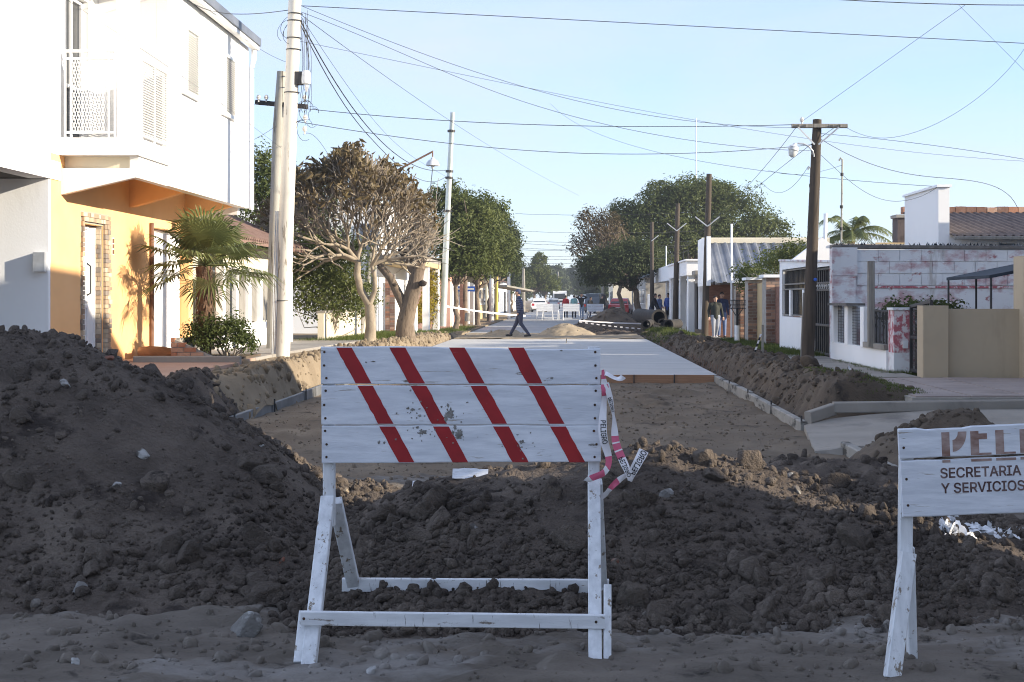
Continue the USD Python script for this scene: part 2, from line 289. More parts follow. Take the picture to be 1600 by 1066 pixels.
mat('white_slat', (0.50, 0.49, 0.47), (0.44, 0.43, 0.41), 3, 0.5)
mat('shade_cloth', (0.022, 0.03, 0.04), (0.035, 0.045, 0.058), 6, 0.8)
mat('sidewalk_tile', (0.25, 0.205, 0.185), (0.31, 0.26, 0.235), 1.8, 0.85, 0.35, 50, 0.004, detail=8, spots=[((0.19, 0.155, 0.14), 1.2, 0.57, 0.15, (1, 1, 1))])
mat('terrace_red', (0.36, 0.23, 0.17), (0.42, 0.28, 0.21), 1.2, 0.85, 0.3, 50, 0.004, detail=8, spots=[((0.46, 0.38, 0.30), 1.5, 0.57, 0.15, (1, 1, 1))])
mat('log_bark', (0.20, 0.115, 0.065), (0.30, 0.175, 0.10), 4, 0.9, 0.8, 25, 0.012, stretch=(1, 3, 3))
mat('bark_brown', (0.145, 0.108, 0.078), (0.23, 0.178, 0.13), 4, 0.95, 1.0, 18, 0.02, stretch=(5, 5, 1.0), spots=[((0.09, 0.066, 0.048), 5, 0.56, 0.08, (3, 3, 0.8))])
mat('bark_pale', (0.23, 0.185, 0.135), (0.33, 0.275, 0.205), 4, 0.9, 0.7, 25, 0.01, stretch=(2, 2, 1), spots=[((0.16, 0.12, 0.085), 7, 0.6, 0.08, (2, 2, 1))])
mat('bark_black', (0.03, 0.024, 0.02), (0.055, 0.043, 0.035), 6, 0.95, 0.8, 25, 0.015)
mat('twig', (0.25, 0.21, 0.165), (0.34, 0.29, 0.23), 6, 0.9)
mat('palm_fibre', (0.11, 0.065, 0.042), (0.20, 0.125, 0.08), 8, 0.95, 1.0, 40, 0.02, stretch=(3, 3, 1))
leafmat('leaf_green', (0.062, 0.080, 0.02), (0.17, 0.185, 0.05), 0.9, c3=(0.27, 0.25, 0.09))
leafmat('leaf_dark', (0.035, 0.048, 0.014), (0.09, 0.108, 0.032), 0.8, c3=(0.15, 0.145, 0.05))
leafmat('leaf_olive', (0.062, 0.080, 0.022), (0.175, 0.195, 0.055), 0.5, c3=(0.30, 0.275, 0.10))
leafmat('leaf_autumn', (0.07, 0.055, 0.022), (0.15, 0.105, 0.05), 0.8, c3=(0.22, 0.16, 0.09))
leafmat('leaf_brown', (0.12, 0.082, 0.045), (0.23, 0.185, 0.085), 2.0, 0.35, c3=(0.19, 0.185, 0.055))
leafmat('leaf_yellow', (0.30, 0.24, 0.02), (0.42, 0.34, 0.04), 1.0, 0.4, c3=(0.2, 0.24, 0.03))
leafmat('leaf_bush', (0.045, 0.065, 0.016), (0.12, 0.145, 0.04), 2.0, c3=(0.22, 0.20, 0.06))
leafmat('palm_frond', (0.105, 0.13, 0.045), (0.24, 0.25, 0.09), 1.5, 0.35, 0.4, c3=(0.38, 0.33, 0.14))
leafmat('grass_blade', (0.06, 0.085, 0.015), (0.13, 0.15, 0.035), 1.5, 0.3, c3=(0.26, 0.22, 0.09))
leafmat('leaf_far', (0.05, 0.066, 0.03), (0.105, 0.12, 0.055), 0.3, 0.3, c3=(0.16, 0.16, 0.08))
mat('petal_pink', (0.40, 0.06, 0.20), None, rough=0.7)
mat('rubble_pale', (0.36, 0.35, 0.335), (0.25, 0.24, 0.225), 12, 0.9, 0.6, 60, 0.01, local=True, spots=[((0.09, 0.078, 0.068), 11, 0.50, 0.08, (1, 1, 1))])
mat('rubble_dull', (0.20, 0.19, 0.178), (0.14, 0.128, 0.115), 9, 0.95, 0.8, 60, 0.02, local=True, spots=[((0.33, 0.325, 0.31), 8, 0.55, 0.08, (1, 1, 1))])
mat('rubble_red', (0.20, 0.085, 0.055), (0.15, 0.065, 0.042), 14, 0.9, 0.5, 60, 0.008, spots=[((0.10, 0.08, 0.065), 8, 0.56, 0.1, (1, 1, 1))])
mat('plastic_white', (0.72, 0.72, 0.73), (0.62, 0.63, 0.65), 8, 0.35, 0.4, 30, 0.01)
mat('tape_white', (0.74, 0.72, 0.73), (0.68, 0.66, 0.68), 8, 0.35)
mat('tape_pink', (0.60, 0.13, 0.22), (0.52, 0.09, 0.16), 12, 0.4)
mat('tape_ink', (0.02, 0.02, 0.022), None, rough=0.6)
mat('skin', (0.42, 0.25, 0.18), (0.46, 0.28, 0.20), 8, 0.55)
mat('hair_dark', (0.018, 0.014, 0.012), None, rough=0.6)
mat('cloth_navy', (0.030, 0.040, 0.085), (0.042, 0.052, 0.10), 8, 0.85)
mat('cloth_slate', (0.045, 0.05, 0.085), (0.06, 0.065, 0.10), 8, 0.85)
mat('cloth_stripe', (0.17, 0.20, 0.30), None, rough=0.85)
mat('cloth_black', (0.014, 0.014, 0.016), (0.024, 0.023, 0.024), 8, 0.8)
mat('cloth_olive', (0.022, 0.024, 0.018), (0.034, 0.035, 0.026), 8, 0.75)
mat('cloth_grey', (0.23, 0.24, 0.27), (0.29, 0.30, 0.33), 8, 0.85)
mat('cloth_jeans', (0.16, 0.21, 0.31), (0.21, 0.27, 0.38), 8, 0.85)
mat('cloth_red', (0.50, 0.035, 0.035), None, rough=0.8)
mat('cloth_aqua', (0.24, 0.42, 0.40), None, rough=0.8)
mat('cloth_blue', (0.035, 0.065, 0.22), (0.05, 0.085, 0.27), 6, 0.8)
mat('cloth_blue_pale', (0.11, 0.15, 0.27), (0.14, 0.19, 0.32), 6, 0.8)
mat('car_white', (0.75, 0.75, 0.75), None, rough=0.25, spec=0.5, coat=0.5)
mat('car_red', (0.42, 0.03, 0.03), None, rough=0.25, spec=0.5, coat=0.5)
mat('car_dark', (0.05, 0.055, 0.065), None, rough=0.25, spec=0.5, coat=0.5)
mat('car_silver', (0.36, 0.37, 0.38), None, rough=0.3, metal=0.4, coat=0.4)
mat('tyre', (0.018, 0.018, 0.018), None, rough=0.9)
mat('tail_red', (0.40, 0.02, 0.02), None, rough=0.25)
mat('sign_blue', (0.03, 0.10, 0.42), None, rough=0.5)
mat('sign_white', (0.7, 0.7, 0.7), None, rough=0.5)
M['glass'] = usdkit.material(stage, '/World/Looks/glass', {'f': ('fresnel', {'IOR': 1.5}), 't': ('transparent_bsdf', {'color': (0.75, 0.79, 0.80)}), 'g': ('glossy_bsdf', {'roughness': 0.02, 'color': (0.9, 0.9, 0.9)}), 'x': ('mix_closure', {})},
                             [('f.fac', 'x.fac'), ('t.BSDF', 'x.closure1'), ('g.BSDF', 'x.closure2')], surface='x.closure')
mat('dark_glass', (0.02, 0.024, 0.03), None, rough=0.06, spec=0.6)
mat('lamp_glass', (0.62, 0.63, 0.60), (0.52, 0.52, 0.49), 10, 0.25, spec=0.5)
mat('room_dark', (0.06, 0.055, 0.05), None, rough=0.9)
mat('mud', (0.12, 0.112, 0.10), (0.27, 0.26, 0.245), 60, 0.95)

# ------------------------------------------------------------------ shape generators
def grid(x0, x1, y0, y1, step, fz, stepy=None):
    xs = np.linspace(x0, x1, max(2, int(round((x1 - x0) / step)) + 1)); ys = np.linspace(y0, y1, max(2, int(round((y1 - y0) / (stepy or step))) + 1))
    X, Y = np.meshgrid(xs, ys, indexing='ij'); Z = fz(X, Y) + 0 * X
    nx, ny = len(xs), len(ys); i, j = np.meshgrid(np.arange(nx - 1), np.arange(ny - 1), indexing='ij'); a = i * ny + j
    f = np.stack([a, a + ny, a + ny + 1, a + 1], -1).reshape(-1, 4)
    return np.stack([X, Y, Z], -1).reshape(-1, 3), np.vstack([f[:, [0, 1, 2]], f[:, [0, 2, 3]]])

def N2(X, Y, s, octv=4, seed=0, stretch=(1, 1)):
    return meshkit.fbm(np.stack([X * s * stretch[0], Y * s * stretch[1], 0 * X + 0.37 + seed * 3.1], -1), octv, seed) - 0.5

def sstep(t):
    t = np.clip(t, 0, 1); return t * t * (3 - 2 * t)

def rock(seed, sub=2, rough=0.35, flat=(1, 1, 0.75)):
    m = trimesh.creation.icosphere(subdivisions=sub); v = np.array(m.vertices)
    d = 1 + rough * 2 * (meshkit.fbm(v * 1.3 + seed * 7.3, 3, seed) - 0.5) + 0.2 * rough * (meshkit.noise(v * 5 + seed, seed) - 0.5)
    rr = np.random.default_rng(seed)
    for _ in range(8):                         # a few broken faces
        n = unit(rr.normal(size=3)); h = 0.52 + 0.33 * rr.random(); dv = (v * d[:, None]) @ n
        d = np.where(dv > h, d * h / np.maximum(dv, 1e-6), d)
    return v * d[:, None] * np.array(flat), np.array(m.faces)

ROCKS1 = [rock(i, 1, 0.5) for i in range(10)]
ROCKS2 = [rock(40 + i, 2, 0.5) for i in range(10)]
ROCKS3 = [rock(80 + i, 3, 0.5) for i in range(10)]

def rotm(rng):
    q = rng.normal(size=4); q /= np.linalg.norm(q); w, x, y, z = q
    return np.array([[1 - 2 * (y * y + z * z), 2 * (x * y - z * w), 2 * (x * z + y * w)], [2 * (x * y + z * w), 1 - 2 * (x * x + z * z), 2 * (y * z - x * w)], [2 * (x * z - y * w), 2 * (y * z + x * w), 1 - 2 * (x * x + y * y)]])

def scatter(pts, sizes, variants, rng):
    V, F, n = [], [], 0
    for p, s in zip(pts, sizes):
        v, f = variants[rng.integers(len(variants))]
        V.append((v * (s * rng.uniform(0.75, 1.3, 3))) @ rotm(rng).T + p); F.append(f + n); n += len(v)
    return np.vstack(V), np.vstack(F)

def leaf_quads(P, Nrm, size, aspect, rng, bend=0.25, pointed=True):
    """Pointed folded leaves at P facing Nrm: 6 vertices, 4 triangles each."""
    k = len(P); size = np.broadcast_to(size, (k,))
    t = rng.normal(size=(k, 3)); t -= Nrm * (t * Nrm).sum(1, keepdims=True); t /= np.linalg.norm(t, axis=1, keepdims=True) + 1e-9
    b = np.cross(Nrm, t); L = size[:, None]; w = L * aspect * 0.5
    base, tip = P - t * L * 0.5, P + t * L * 0.5 - Nrm * L * bend * 0.5
    s1, s2 = P + b * w + Nrm * L * bend * 0.25, P - b * w + Nrm * L * bend * 0.25
    v = np.stack([base, s1, tip, s2], 1).reshape(-1, 3); o = np.arange(k)[:, None] * 4
    f = np.concatenate([o + [0, 1, 2], o + [0, 2, 3]], 0)
    return v, f

def crown(lobes, n, size, aspect, seed, clump=0.28, per=26, up=0.55, shell=(0.45, 1.0)):
    """Leaves in clumps through lobes (cx, cy, cz, rx, ry, rz)."""
    rng = np.random.default_rng(seed); lobes = np.array(lobes, float)
    w = (lobes[:, 3] * lobes[:, 4] * lobes[:, 5]) ** 0.7; nc = max(4, n // per)
    li = rng.choice(len(lobes), nc, p=w / w.sum()); d = rng.normal(size=(nc, 3)); d /= np.linalg.norm(d, axis=1, keepdims=True)
    d[:, 2] = np.where(d[:, 2] < -0.55, -d[:, 2] * 0.6, d[:, 2])
    r = rng.uniform(shell[0] ** 2, shell[1] ** 2, nc) ** 0.5
    r = np.where(rng.random(nc) < 0.14, r * rng.uniform(1.05, 1.28, nc), r)      # some sprays reach out of the round
    C = lobes[li, :3] + d * r[:, None] * lobes[li, 3:6]
    cr = clump * lobes[li, 3:6].mean(1) * rng.uniform(0.6, 1.3, nc)
    P = np.repeat(C, per, 0); g = rng.normal(size=P.shape); g *= np.array([1, 1, 0.7])
    g /= np.linalg.norm(g, axis=1, keepdims=True) ** 0.5
    P = P + g * np.repeat(cr, per)[:, None] * 0.8
    Nn = 0.5 * g + 0.5 * np.repeat(d, per, 0) + rng.normal(size=P.shape) * 0.55 + [0, 0, up]; Nn /= np.linalg.norm(Nn, axis=1, keepdims=True)
    return leaf_quads(P, Nn, size * rng.uniform(0.6, 1.35, len(P)), aspect, rng), C

def limb(p, q, r0, r1, rng, wob=0.06, k=7):
    t = np.linspace(0, 1, k)[:, None]; p, q = np.asarray(p, float), np.asarray(q, float)
    pts = p + (q - p) * t; L = np.linalg.norm(q - p)
    off = rng.normal(size=(k, 3)) * wob * L * np.sin(np.pi * t) ** 0.7
    return pts + off, np.linspace(r0, r1, k)

def trunk_to(mb, base, fork, tops, r, rng, sides=9):
    pts, rad = limb(base, fork, r, r * 0.72, rng, 0.03); rad[0] *= 1.35
    mb.tube(pts, rad, sides)
    for q in tops:
        mb.tube(*limb(fork, q, r * 0.55, r * 0.12, rng, 0.07), 6)

def tree(name, label, base, lobes, n, size, leaf, bark, seed, r=0.14, fork=None, group=None, aspect=0.5, clump=0.28, limbs=9, per=26, cat='tree', shell=(0.45, 1.0)):
    rng = np.random.default_rng(seed); base = np.asarray(base, float)
    T = thing(name, label, cat, base, group=group)
    (v, f), C = crown(lobes, n, size, aspect, seed, clump, per, shell=shell)
    mb = MB(); L = np.array(lobes)
    fork = np.array(fork if fork is not None else [base[0], base[1], L[:, 2].min() - L[:, 5].mean() * 0.5])
    idx = rng.choice(len(C), min(limbs, len(C)), replace=False)
    trunk_to(mb, base - [0, 0, 0.1], fork, C[idx], r, rng)
    mb.build('trunk', bark, T, smooth=50)
    obj('crown', (v, f), leaf, T)
    return T

def corrug(p0, pu, pv, pitch=0.18, amp=0.025, nv=2, profile='wave'):
    """A corrugated sheet: origin p0, ridge direction pu (across the waves), slope direction pv."""
    p0, pu, pv = map(lambda a: np.asarray(a, float), (p0, pu, pv)); n = unit(np.cross(pu, pv)); n = n if n[2] > 0 else -n
    k = int(np.linalg.norm(pu) / pitch * 6) + 2; t = np.linspace(0, 1, k); ph = t * np.linalg.norm(pu) / pitch * 2 * np.pi
    h = amp * (np.sin(ph) if profile == 'wave' else np.where(np.sin(ph) > 0.75, 1.0, 0.0))
    row = p0 + t[:, None] * pu + h[:, None] * n; v = np.vstack([row, row + pv, row - n * 0.012, row + pv - n * 0.012]); f = []
    for i in range(k - 1):
        f += [[i, i + 1, k + i + 1], [i, k + i + 1, k + i], [2 * k + i, 3 * k + i + 1, 2 * k + i + 1], [2 * k + i, 3 * k + i, 3 * k + i + 1],
              [i, 2 * k + i + 1, i + 1], [i, 2 * k + i, 2 * k + i + 1], [k + i, k + i + 1, 3 * k + i + 1], [k + i, 3 * k + i + 1, 3 * k + i]]
    return v, np.array(f)

def sag(p, q, drop, k=14):
    t = np.linspace(0, 1, k)[:, None]; p, q = np.asarray(p, float), np.asarray(q, float)
    return p + (q - p) * t - np.array([0, 0, 1.0]) * 4 * drop * t * (1 - t)
# ------------------------------------------------------------------ the ground
LX, RX = -3.95, 2.72            # the two edges of the new street
def z_left(Y):  return np.interp(Y, [10, 20, 26, 34, 45, 56, 70], [0.40, 0.44, 0.44, 0.38, 0.30, 0.16, 0.06])
def z_right(Y): return np.interp(Y, [10, 14, 18, 30, 42, 56, 70], [0.04, 0.12, 0.2, 0.2, 0.08, 0.03, 0.04])

def f_cross(X, Y):
    base = np.interp(Y, [3, 5.7, 9.5, 11.5, 12.6], [-0.02, 0.0, -0.02, -0.11, -0.14])
    side = sstep((np.abs(X + 0.6) - 3.6) / 1.0)
    base = base * (1 - side) + side * np.where(X < 0, np.interp(Y, [6, 12.5], [0.0, 0.36]), np.interp(Y, [6, 12.5], [0.0, 0.06]))
    rut = -0.035 * np.exp(-((Y - 5.15 - 0.12 * np.sin(X * 0.7)) / 0.16) ** 2) - 0.025 * np.exp(-((Y - 4.55 - 0.1 * np.sin(X * 0.9 + 1)) / 0.14) ** 2)
    rough = 0.9 - 0.55 * sstep((X - 0.4) / 1.2) * (Y < 6.2)
    lump = np.abs(N2(X, Y, 3.2, 4, 3, (1, 2.2))) * 0.17 * rough + np.maximum(N2(X, Y, 7, 3, 203, (0.7, 1.6)), 0) * 0.11 * rough
    return base + N2(X, Y, 0.9, 5, 1) * 0.09 * rough + lump + N2(X, Y, 9, 3, 2) * 0.028 * rough + rut * rough
structure('cross_street', grid(-6, 6, 3.4, 12.6, 0.032, f_cross), 'dirt_road', smooth=True)

def f_bed(X, Y):
    return -0.135 + N2(X, Y, 0.5, 4, 5, (1, .5)) * 0.06 + N2(X, Y, 2.6, 4, 6, (1, .6)) * 0.06 + np.maximum(N2(X, Y, 1.6, 4, 7) - 0.1, 0) * 0.32 + N2(X, Y, 9, 3, 8) * 0.022 - sum(0.03 * np.exp(-((X - c_ - 0.25 * np.sin(Y * 0.35 + c_)) / 0.13) ** 2) * (0.6 + N2(X, Y, 1.2, 2, 9)) for c_ in (-1.9, -0.2, 0.9, 2.0))
structure('street_bed', grid(LX - 0.02, RX + 0.02, 12.5, 27.0, 0.055, f_bed), 'dirt_bed', smooth=True)

def f_vl(X, Y):
    top = z_left(Y) + N2(X, Y, 0.8, 4, 11) * 0.05 + N2(X, Y, 5, 3, 12) * 0.02
    edge = -4.22 - 0.22 * (N2(0 * X, Y, 0.7, 3, 13) + 0.3) - 0.35 * sstep((19.5 - Y) / 3)
    k = sstep((X - edge) / np.where(Y < 20, 0.5, 0.24))
    k = k * sstep((57 - Y) / 4)
    wall = N2(X, Y, 4, 4, 14, (0.5, 1)) * 0.16 * k * (1 - k) * 4
    return top * (1 - k) + (-0.13) * k + wall
structure('left_verge', grid(-16, LX + 0.01, 12.5, 57, 0.07, f_vl, 0.11), 'dirt_verge', smooth=True)

def f_vr(X, Y):
    top = z_right(Y) + N2(X, Y, 0.8, 4, 21) * 0.04 + N2(X, Y, 5, 3, 22) * 0.015
    on = sstep((Y - 17.2) / 0.9) * sstep((60 - Y) / 4)
    wid = 1.0 + 0.5 * N2(0 * X, Y, 0.5, 3, 23)
    crest = 3.55 + 0.3 * N2(0 * X, Y, 0.45, 3, 24)
    heap = np.exp(-((X - crest) / (0.55 * wid)) ** 2) * (0.16 + 0.34 * N2(X, Y, 0.7, 4, 25)) * on
    heap = heap + on * np.exp(-((X - crest) / 0.75) ** 2) * (N2(X, Y, 2.8, 4, 26) * 0.26 + np.abs(N2(X, Y, 6, 3, 27)) * 0.22 + N2(X, Y, 11, 3, 127) * 0.10)
    k = on * sstep((3.28 - X + 0.2 * N2(0 * X, Y, 1.1, 3, 28)) / 0.36)
    wall = N2(X, Y, 3.5, 4, 29, (1, 1)) * 0.3 * k * (1 - k) * 4
    low = sstep((17.4 - Y) / 1.0) * sstep((3.4 - X) / 0.6)
    z = (top + heap) * (1 - k) + (-0.14 + 0.05 * N2(X, Y, 4, 3, 30)) * k + wall
    z = z - 0.12 * low
    pad = sstep((18.0 - Y) / 0.5) * sstep((Y - 13.6) / 0.8)      # lies below the concrete ramp
    return z - 0.42 * pad
structure('right_verge', grid(RX - 0.01, 17, 12.5, 60, 0.055, f_vr, 0.08), 'dirt_mound', smooth=True)

mb = MB().box(-1500, 1500, -600, 2600, -0.9, -0.45); mb.build('ground', 'dirt_verge', kind='structure')
structure('far_verge', MB().box(-260, LX - 0.1, 56.5, 900, -0.4, 0.055).data(), 'dirt_verge')
structure('far_verge', MB().box(RX + 0.1, 260, 59.5, 900, -0.4, 0.035).data(), 'dirt_verge')
structure('road', MB().box(LX - 0.1, RX + 0.1, 59, 900, -0.3, 0.0).data(), 'concrete_road')

# the new concrete slab, its edge, boards and steel
def f_slab(X, Y): return N2(X, Y, 0.8, 3, 31) * 0.008 + N2(X, Y, 5, 2, 32) * 0.004
v, f = grid(LX, RX + 0.05, 27.06, 51.2, 0.15, f_slab)
slab = structure('concrete_slab', (np.vstack([v, MB().box(LX, RX + 0.05, 27.06, 51.2, -0.16, -0.02).data()[0]]), np.vstack([f, MB().box(0, 1, 0, 1, 0, 1).data()[1] + len(v)])), 'concrete_new')
rb = MB(); rng = np.random.default_rng(3)
for y in np.arange(27.6, 46, 0.45):
    x = RX + 0.05; rb.tube([(x - 0.02, y, -0.06), (x + 0.13, y, -0.05 + rng.normal() * 0.01), (x + 0.16, y + rng.normal() * 0.03, 0.06 + rng.random() * 0.08)], 0.006, 5)
rb.build('rebar', 'lamp_rust', slab, kind='stuff')
structure('sand_strip', grid(LX, RX, 51.0, 59.3, 0.12, lambda X, Y: 0.0 + N2(X, Y, 0.7, 4, 33) * 0.12 + N2(X, Y, 3, 3, 34) * 0.08 + 0.02), 'sand', smooth=True)

T = thing('end_form', 'row of orange brown form boards closing off the near end of the new concrete slab', 'form boards', (-0.6, 27.0, -0.15))
xs = np.linspace(LX, RX, 10); rng = np.random.default_rng(5)
for i in range(9):
    dz = rng.normal() * 0.006
    MB().beam((xs[i] + 0.012, 27.02, -0.072 + dz), (xs[i + 1] - 0.012, 27.02, -0.072 + dz + rng.normal() * 0.004), 0.03, 0.155).build('board', 'form_board', T)
for i in range(1, 9):
    MB().tube([(xs[i], 26.985, -0.22), (xs[i], 26.985, 0.01)], 0.012, 6).build('peg', 'dark_steel', T)

def form_line(name, label, x, y0, y1, n, matn, h, w, mo=0.0, tilt=0.0):
    T = thing(name, label, 'form', (x, y0, -0.15))
    ys = np.linspace(y0, y1, n + 1); rr = np.random.default_rng(int(abs(x * 100) + y0))
    for i in range(n):
        o = rr.normal(size=2) * 0.008
        MB().beam((x + o[0], ys[i] + 0.012, mo - h / 2 + o[1]), (x + o[0] + rr.normal() * 0.006, ys[i + 1] - 0.012, mo - h / 2 + o[1]), w, h).build('form_panel', matn, T)
        MB().tube([(x - 0.035 * np.sign(x) * 1, ys[i] + 0.05, -0.25), (x - 0.035 * np.sign(x), ys[i] + 0.05, mo + 0.05)], 0.011, 6).build('peg', 'dark_steel', T)
    return T
form_line('steel_form', 'grey steel kerb form along the left edge of the dirt street bed', LX - 0.02, 12.6, 27.0, 6, 'steel_form', 0.20, 0.05)
form_line('concrete_form', 'stained concrete form beams along the right edge of the street bed, from ramp to slab', RX + 0.03, 16.95, 27.0, 4, 'concrete_form', 0.20, 0.09)
form_line('concrete_form', 'stained concrete form beam beside the small mound behind the lettered barrier', RX + 0.03, 10.4, 14.5, 2, 'concrete_form', 0.20, 0.09)
single('survey_peg', MB().tube([(0.0, 46.5, 0), (0.005, 46.5, 0.16)], [0.02, 0.016], 6).data(), 'timber_grey', 'short wooden peg standing on the new slab above the striped barrier', 'peg')

# ------------------------------------------------------------------ dirt piles in front
rngp = np.random.default_rng(77)
LP = np.array([(0, 510), (45, 507), (70, 523), (92, 515), (125, 533), (160, 548), (200, 562), (260, 592), (300, 620), (350, 652), (420, 695), (470, 742), (505, 780), (560, 815), (620, 850)])
Yc1 = 8.5
lx = np.concatenate([[-7.5, -6.4, -5.4, -4.3], (LP[:, 0] - VPX) * Yc1 / FPX, [-0.6]]); lz = np.concatenate([[0, 0.35, 1.0, 1.25], CAM_H + (HOR - LP[:, 1]) * Yc1 / FPX, [-0.05]])
FP = np.array([(470, 850), (520, 812), (560, 795), (620, 766), (700, 740), (760, 730), (830, 724), (900, 716), (960, 700), (1010, 692), (1050, 692), (1110, 702), (1160, 716), (1210, 732), (1260, 745), (1310, 756), (1370, 764), (1410, 772), (1460, 790), (1530, 806), (1600, 826), (1700, 850)])
Yc2 = 8.2
fx = np.concatenate([[-2.2], (FP[:, 0] - VPX) * Yc2 / FPX, [3.6, 4.3]]); fz = np.concatenate([[-0.05], CAM_H + (HOR - FP[:, 1]) * Yc2 / FPX, [0.0, -0.1]])

def pile_fn(px_, pz_, Yb, Yc, Yr, seed):
    def fn(X, Y, fine=True):
        c = np.interp(X, px_, pz_)
        yb = Yb + 0.22 * N2(X, 0 * X, 0.9, 3, seed) * 2; ycc = Yc + 0.25 * N2(X, 0 * X, 0.8, 3, seed + 1)
        u = np.where(Y < ycc, (Y - yb) / (ycc - yb), (Yr - Y) / (Yr - ycc))
        p = np.clip(u, -0.3, 1); p = np.where(p > 0, 0.45 * p + 0.55 * sstep(p), p * 0.6)
        z = c * p
        if fine:
            m = sstep((u + 0.05) / 0.2) * np.clip(c / 0.25, 0.3, 1)
            z = z + m * (N2(X, Y, 1.5, 4, seed + 2) * 0.15 + N2(X, Y, 5, 4, seed + 3) * 0.075 + np.abs(N2(X, Y, 11, 3, seed + 4)) * 0.06 + N2(X, Y, 24, 3, seed + 5) * 0.034 + np.abs(N2(X, Y, 7, 3, seed + 8)) * 0.05)
        return z - 0.035
    return fn
f_pile_l = pile_fn(lx, lz, 6.15, Yc1, 11.2, 41); f_pile_f = pile_fn(fx, fz, 6.0, Yc2, 10.6, 61)

def dirt_pile(label, fn, x0, x1, y0, y1, n_small, n_mid, n_big, seed, foot):
    rng = np.random.default_rng(seed)
    T = thing('dirt_pile', label, 'dirt pile', ((x0 + x1) / 2, (y0 + y1) / 2, 0))
    v, f = grid(x0, x1, y0, y1, 0.028, lambda X, Y: fn(X, Y))
    keep = (v[f][:, :, 2].max(1) > -0.055)
    obj('heap', (v, f[keep]), 'dirt_dark', T, smooth=True)
    def pts(n, bias):
        out = []
        while len(out) < n:
            X, Y = rng.uniform(x0, x1, 4 * n), y0 + (y1 - y0) * rng.uniform(0, 1, 4 * n) ** bias
            Z = fn(X, Y); patch = meshkit.fbm(np.stack([X * 1.3, Y * 1.3, 0 * X + seed], -1), 3, seed)
            low = np.clip(1.2 - Z / foot, 0.38, 1.0)
            ok = (Z > 0.0) & (rng.random(4 * n) < low * np.clip((patch - 0.3) * 3.2, 0.08, 1))
            out += list(np.stack([X, Y, Z], 1)[ok])
        return np.array(out[:n])
    P = pts(n_small, 1.2); s = 0.006 + 0.010 * rng.random(n_small) ** 2
    a = scatter(P + [0, 0, 0.003], s, ROCKS0, rng)
    P = pts(n_mid, 1.3); s = 0.014 + 0.026 * rng.random(n_mid) ** 2.2
    b = scatter(P + np.stack([0 * s, 0 * s, s * 0.3], 1), s, ROCKS1, rng)
    mb = MB().add(*a).add(*b); mb.build('loose_clods', 'clod', T, smooth=True, kind='stuff')
    P = pts(n_big, 1.7); s = 0.036 + 0.055 * rng.random(n_big) ** 1.8
    for p, q in zip(P, s):
        if -1.15 < p[0] < 0.3 and p[1] < 6.9: continue                 # room for the barrier's legs
        v, f = scatter([p + [0, 0, q * 0.22]], [q], ROCKS3 if q > 0.055 else ROCKS2, rng)
        obj('clod', (v, f), 'clod', T, smooth=True)
    return T
ROCKS0 = [rock(120 + i, 0, 0.5) for i in range(12)]
dirt_pile('tall pile of dark clods at the left in front of the orange house', f_pile_l, -7.2, -0.75, 5.9, 11.0, 20000, 5200, 240, 5, 0.9)
dirt_pile('low ridge of dark clods behind the striped barrier, sunlit along its crest', f_pile_f, -1.9, 4.2, 5.7, 10.6, 20000, 5600, 230, 6, 0.5)

# loose lumps over the cross street
def f_road_pts(n, x0, x1, y0, y1):
    X, Y = rngp.uniform(x0, x1, n), rngp.uniform(y0, y1, n)
    return np.stack([X, Y, f_cross(X, Y)], 1)
P = f_road_pts(3200, -3.6, 3.2, 4.6, 6.6); P2 = f_road_pts(900, -3.2, 2.6, 5.5, 6.6)
mb = MB().add(*scatter(P, 0.003 + 0.009 * rngp.random(len(P)) ** 2.5, ROCKS0, rngp)).add(*scatter(P2, 0.010 + 0.03 * rngp.random(len(P2)) ** 3, ROCKS1, rngp))
single('loose_soil', mb.data(), 'dirt_road', 'crumbled soil scattered over the dirt of the crossing in front', 'soil crumbs', kind='stuff', smooth=True)
X, Y = rngp.uniform(LX + .1, RX - .1, 5000), rngp.uniform(11, 27, 5000)
single('loose_soil', scatter(np.stack([X, Y, f_bed(X, Y) + 0.002], 1), 0.006 + 0.03 * rngp.random(5000) ** 5, ROCKS0, rngp), 'dirt_bed', 'brown soil crumbs lying over the street bed behind the barrier', 'soil crumbs', kind='stuff', smooth=True)

# clods on the right hand mound and the left bank
T = thing('excavated_mound', 'long mound of excavated brown earth lumps beside the right form, below the wooden pole', 'earth mound', (3.5, 30, 0))
X, Y = rngp.normal(3.5, 0.42, 5200), rngp.uniform(17.8, 57, 5200); X = np.clip(X, 2.95, 4.6)
Z = f_vr(X, Y)
mb = MB().add(*scatter(np.stack([X, Y, Z], 1), 0.012 + 0.05 * rngp.random(5200) ** 3.5, ROCKS1, rngp)); mb.build('loose_clods', 'dirt_mound', T, smooth=True, kind='stuff')
for k in range(80):
    y = rngp.uniform(17.8, 46); x = np.clip(rngp.normal(3.55, 0.38), 3.0, 4.5); q = 0.05 + 0.09 * rngp.random() ** 2.5
    v, f = scatter([np.array([x, y, float(f_vr(np.array([x]), np.array([y]))[0]) + q * 0.15])], [q], ROCKS2, rngp); obj('clod', (v, f), 'dirt_mound', T, smooth=True)
T = thing('bank_rubble', 'broken edge of pale earth lumps along the left side of the new slab', 'earth lumps', (-4.1, 32, 0))
X, Y = -4.25 + rngp.normal(0, 0.22, 1500), rngp.uniform(14, 54, 1500); X = np.minimum(X, -4.0)
mb = MB().add(*scatter(np.stack([X, Y, f_vl(X, Y)], 1), 0.02 + 0.07 * rngp.random(1500) ** 3, ROCKS1, rngp)); mb.build('loose_clods', 'dirt_verge', T, smooth=True, kind='stuff')
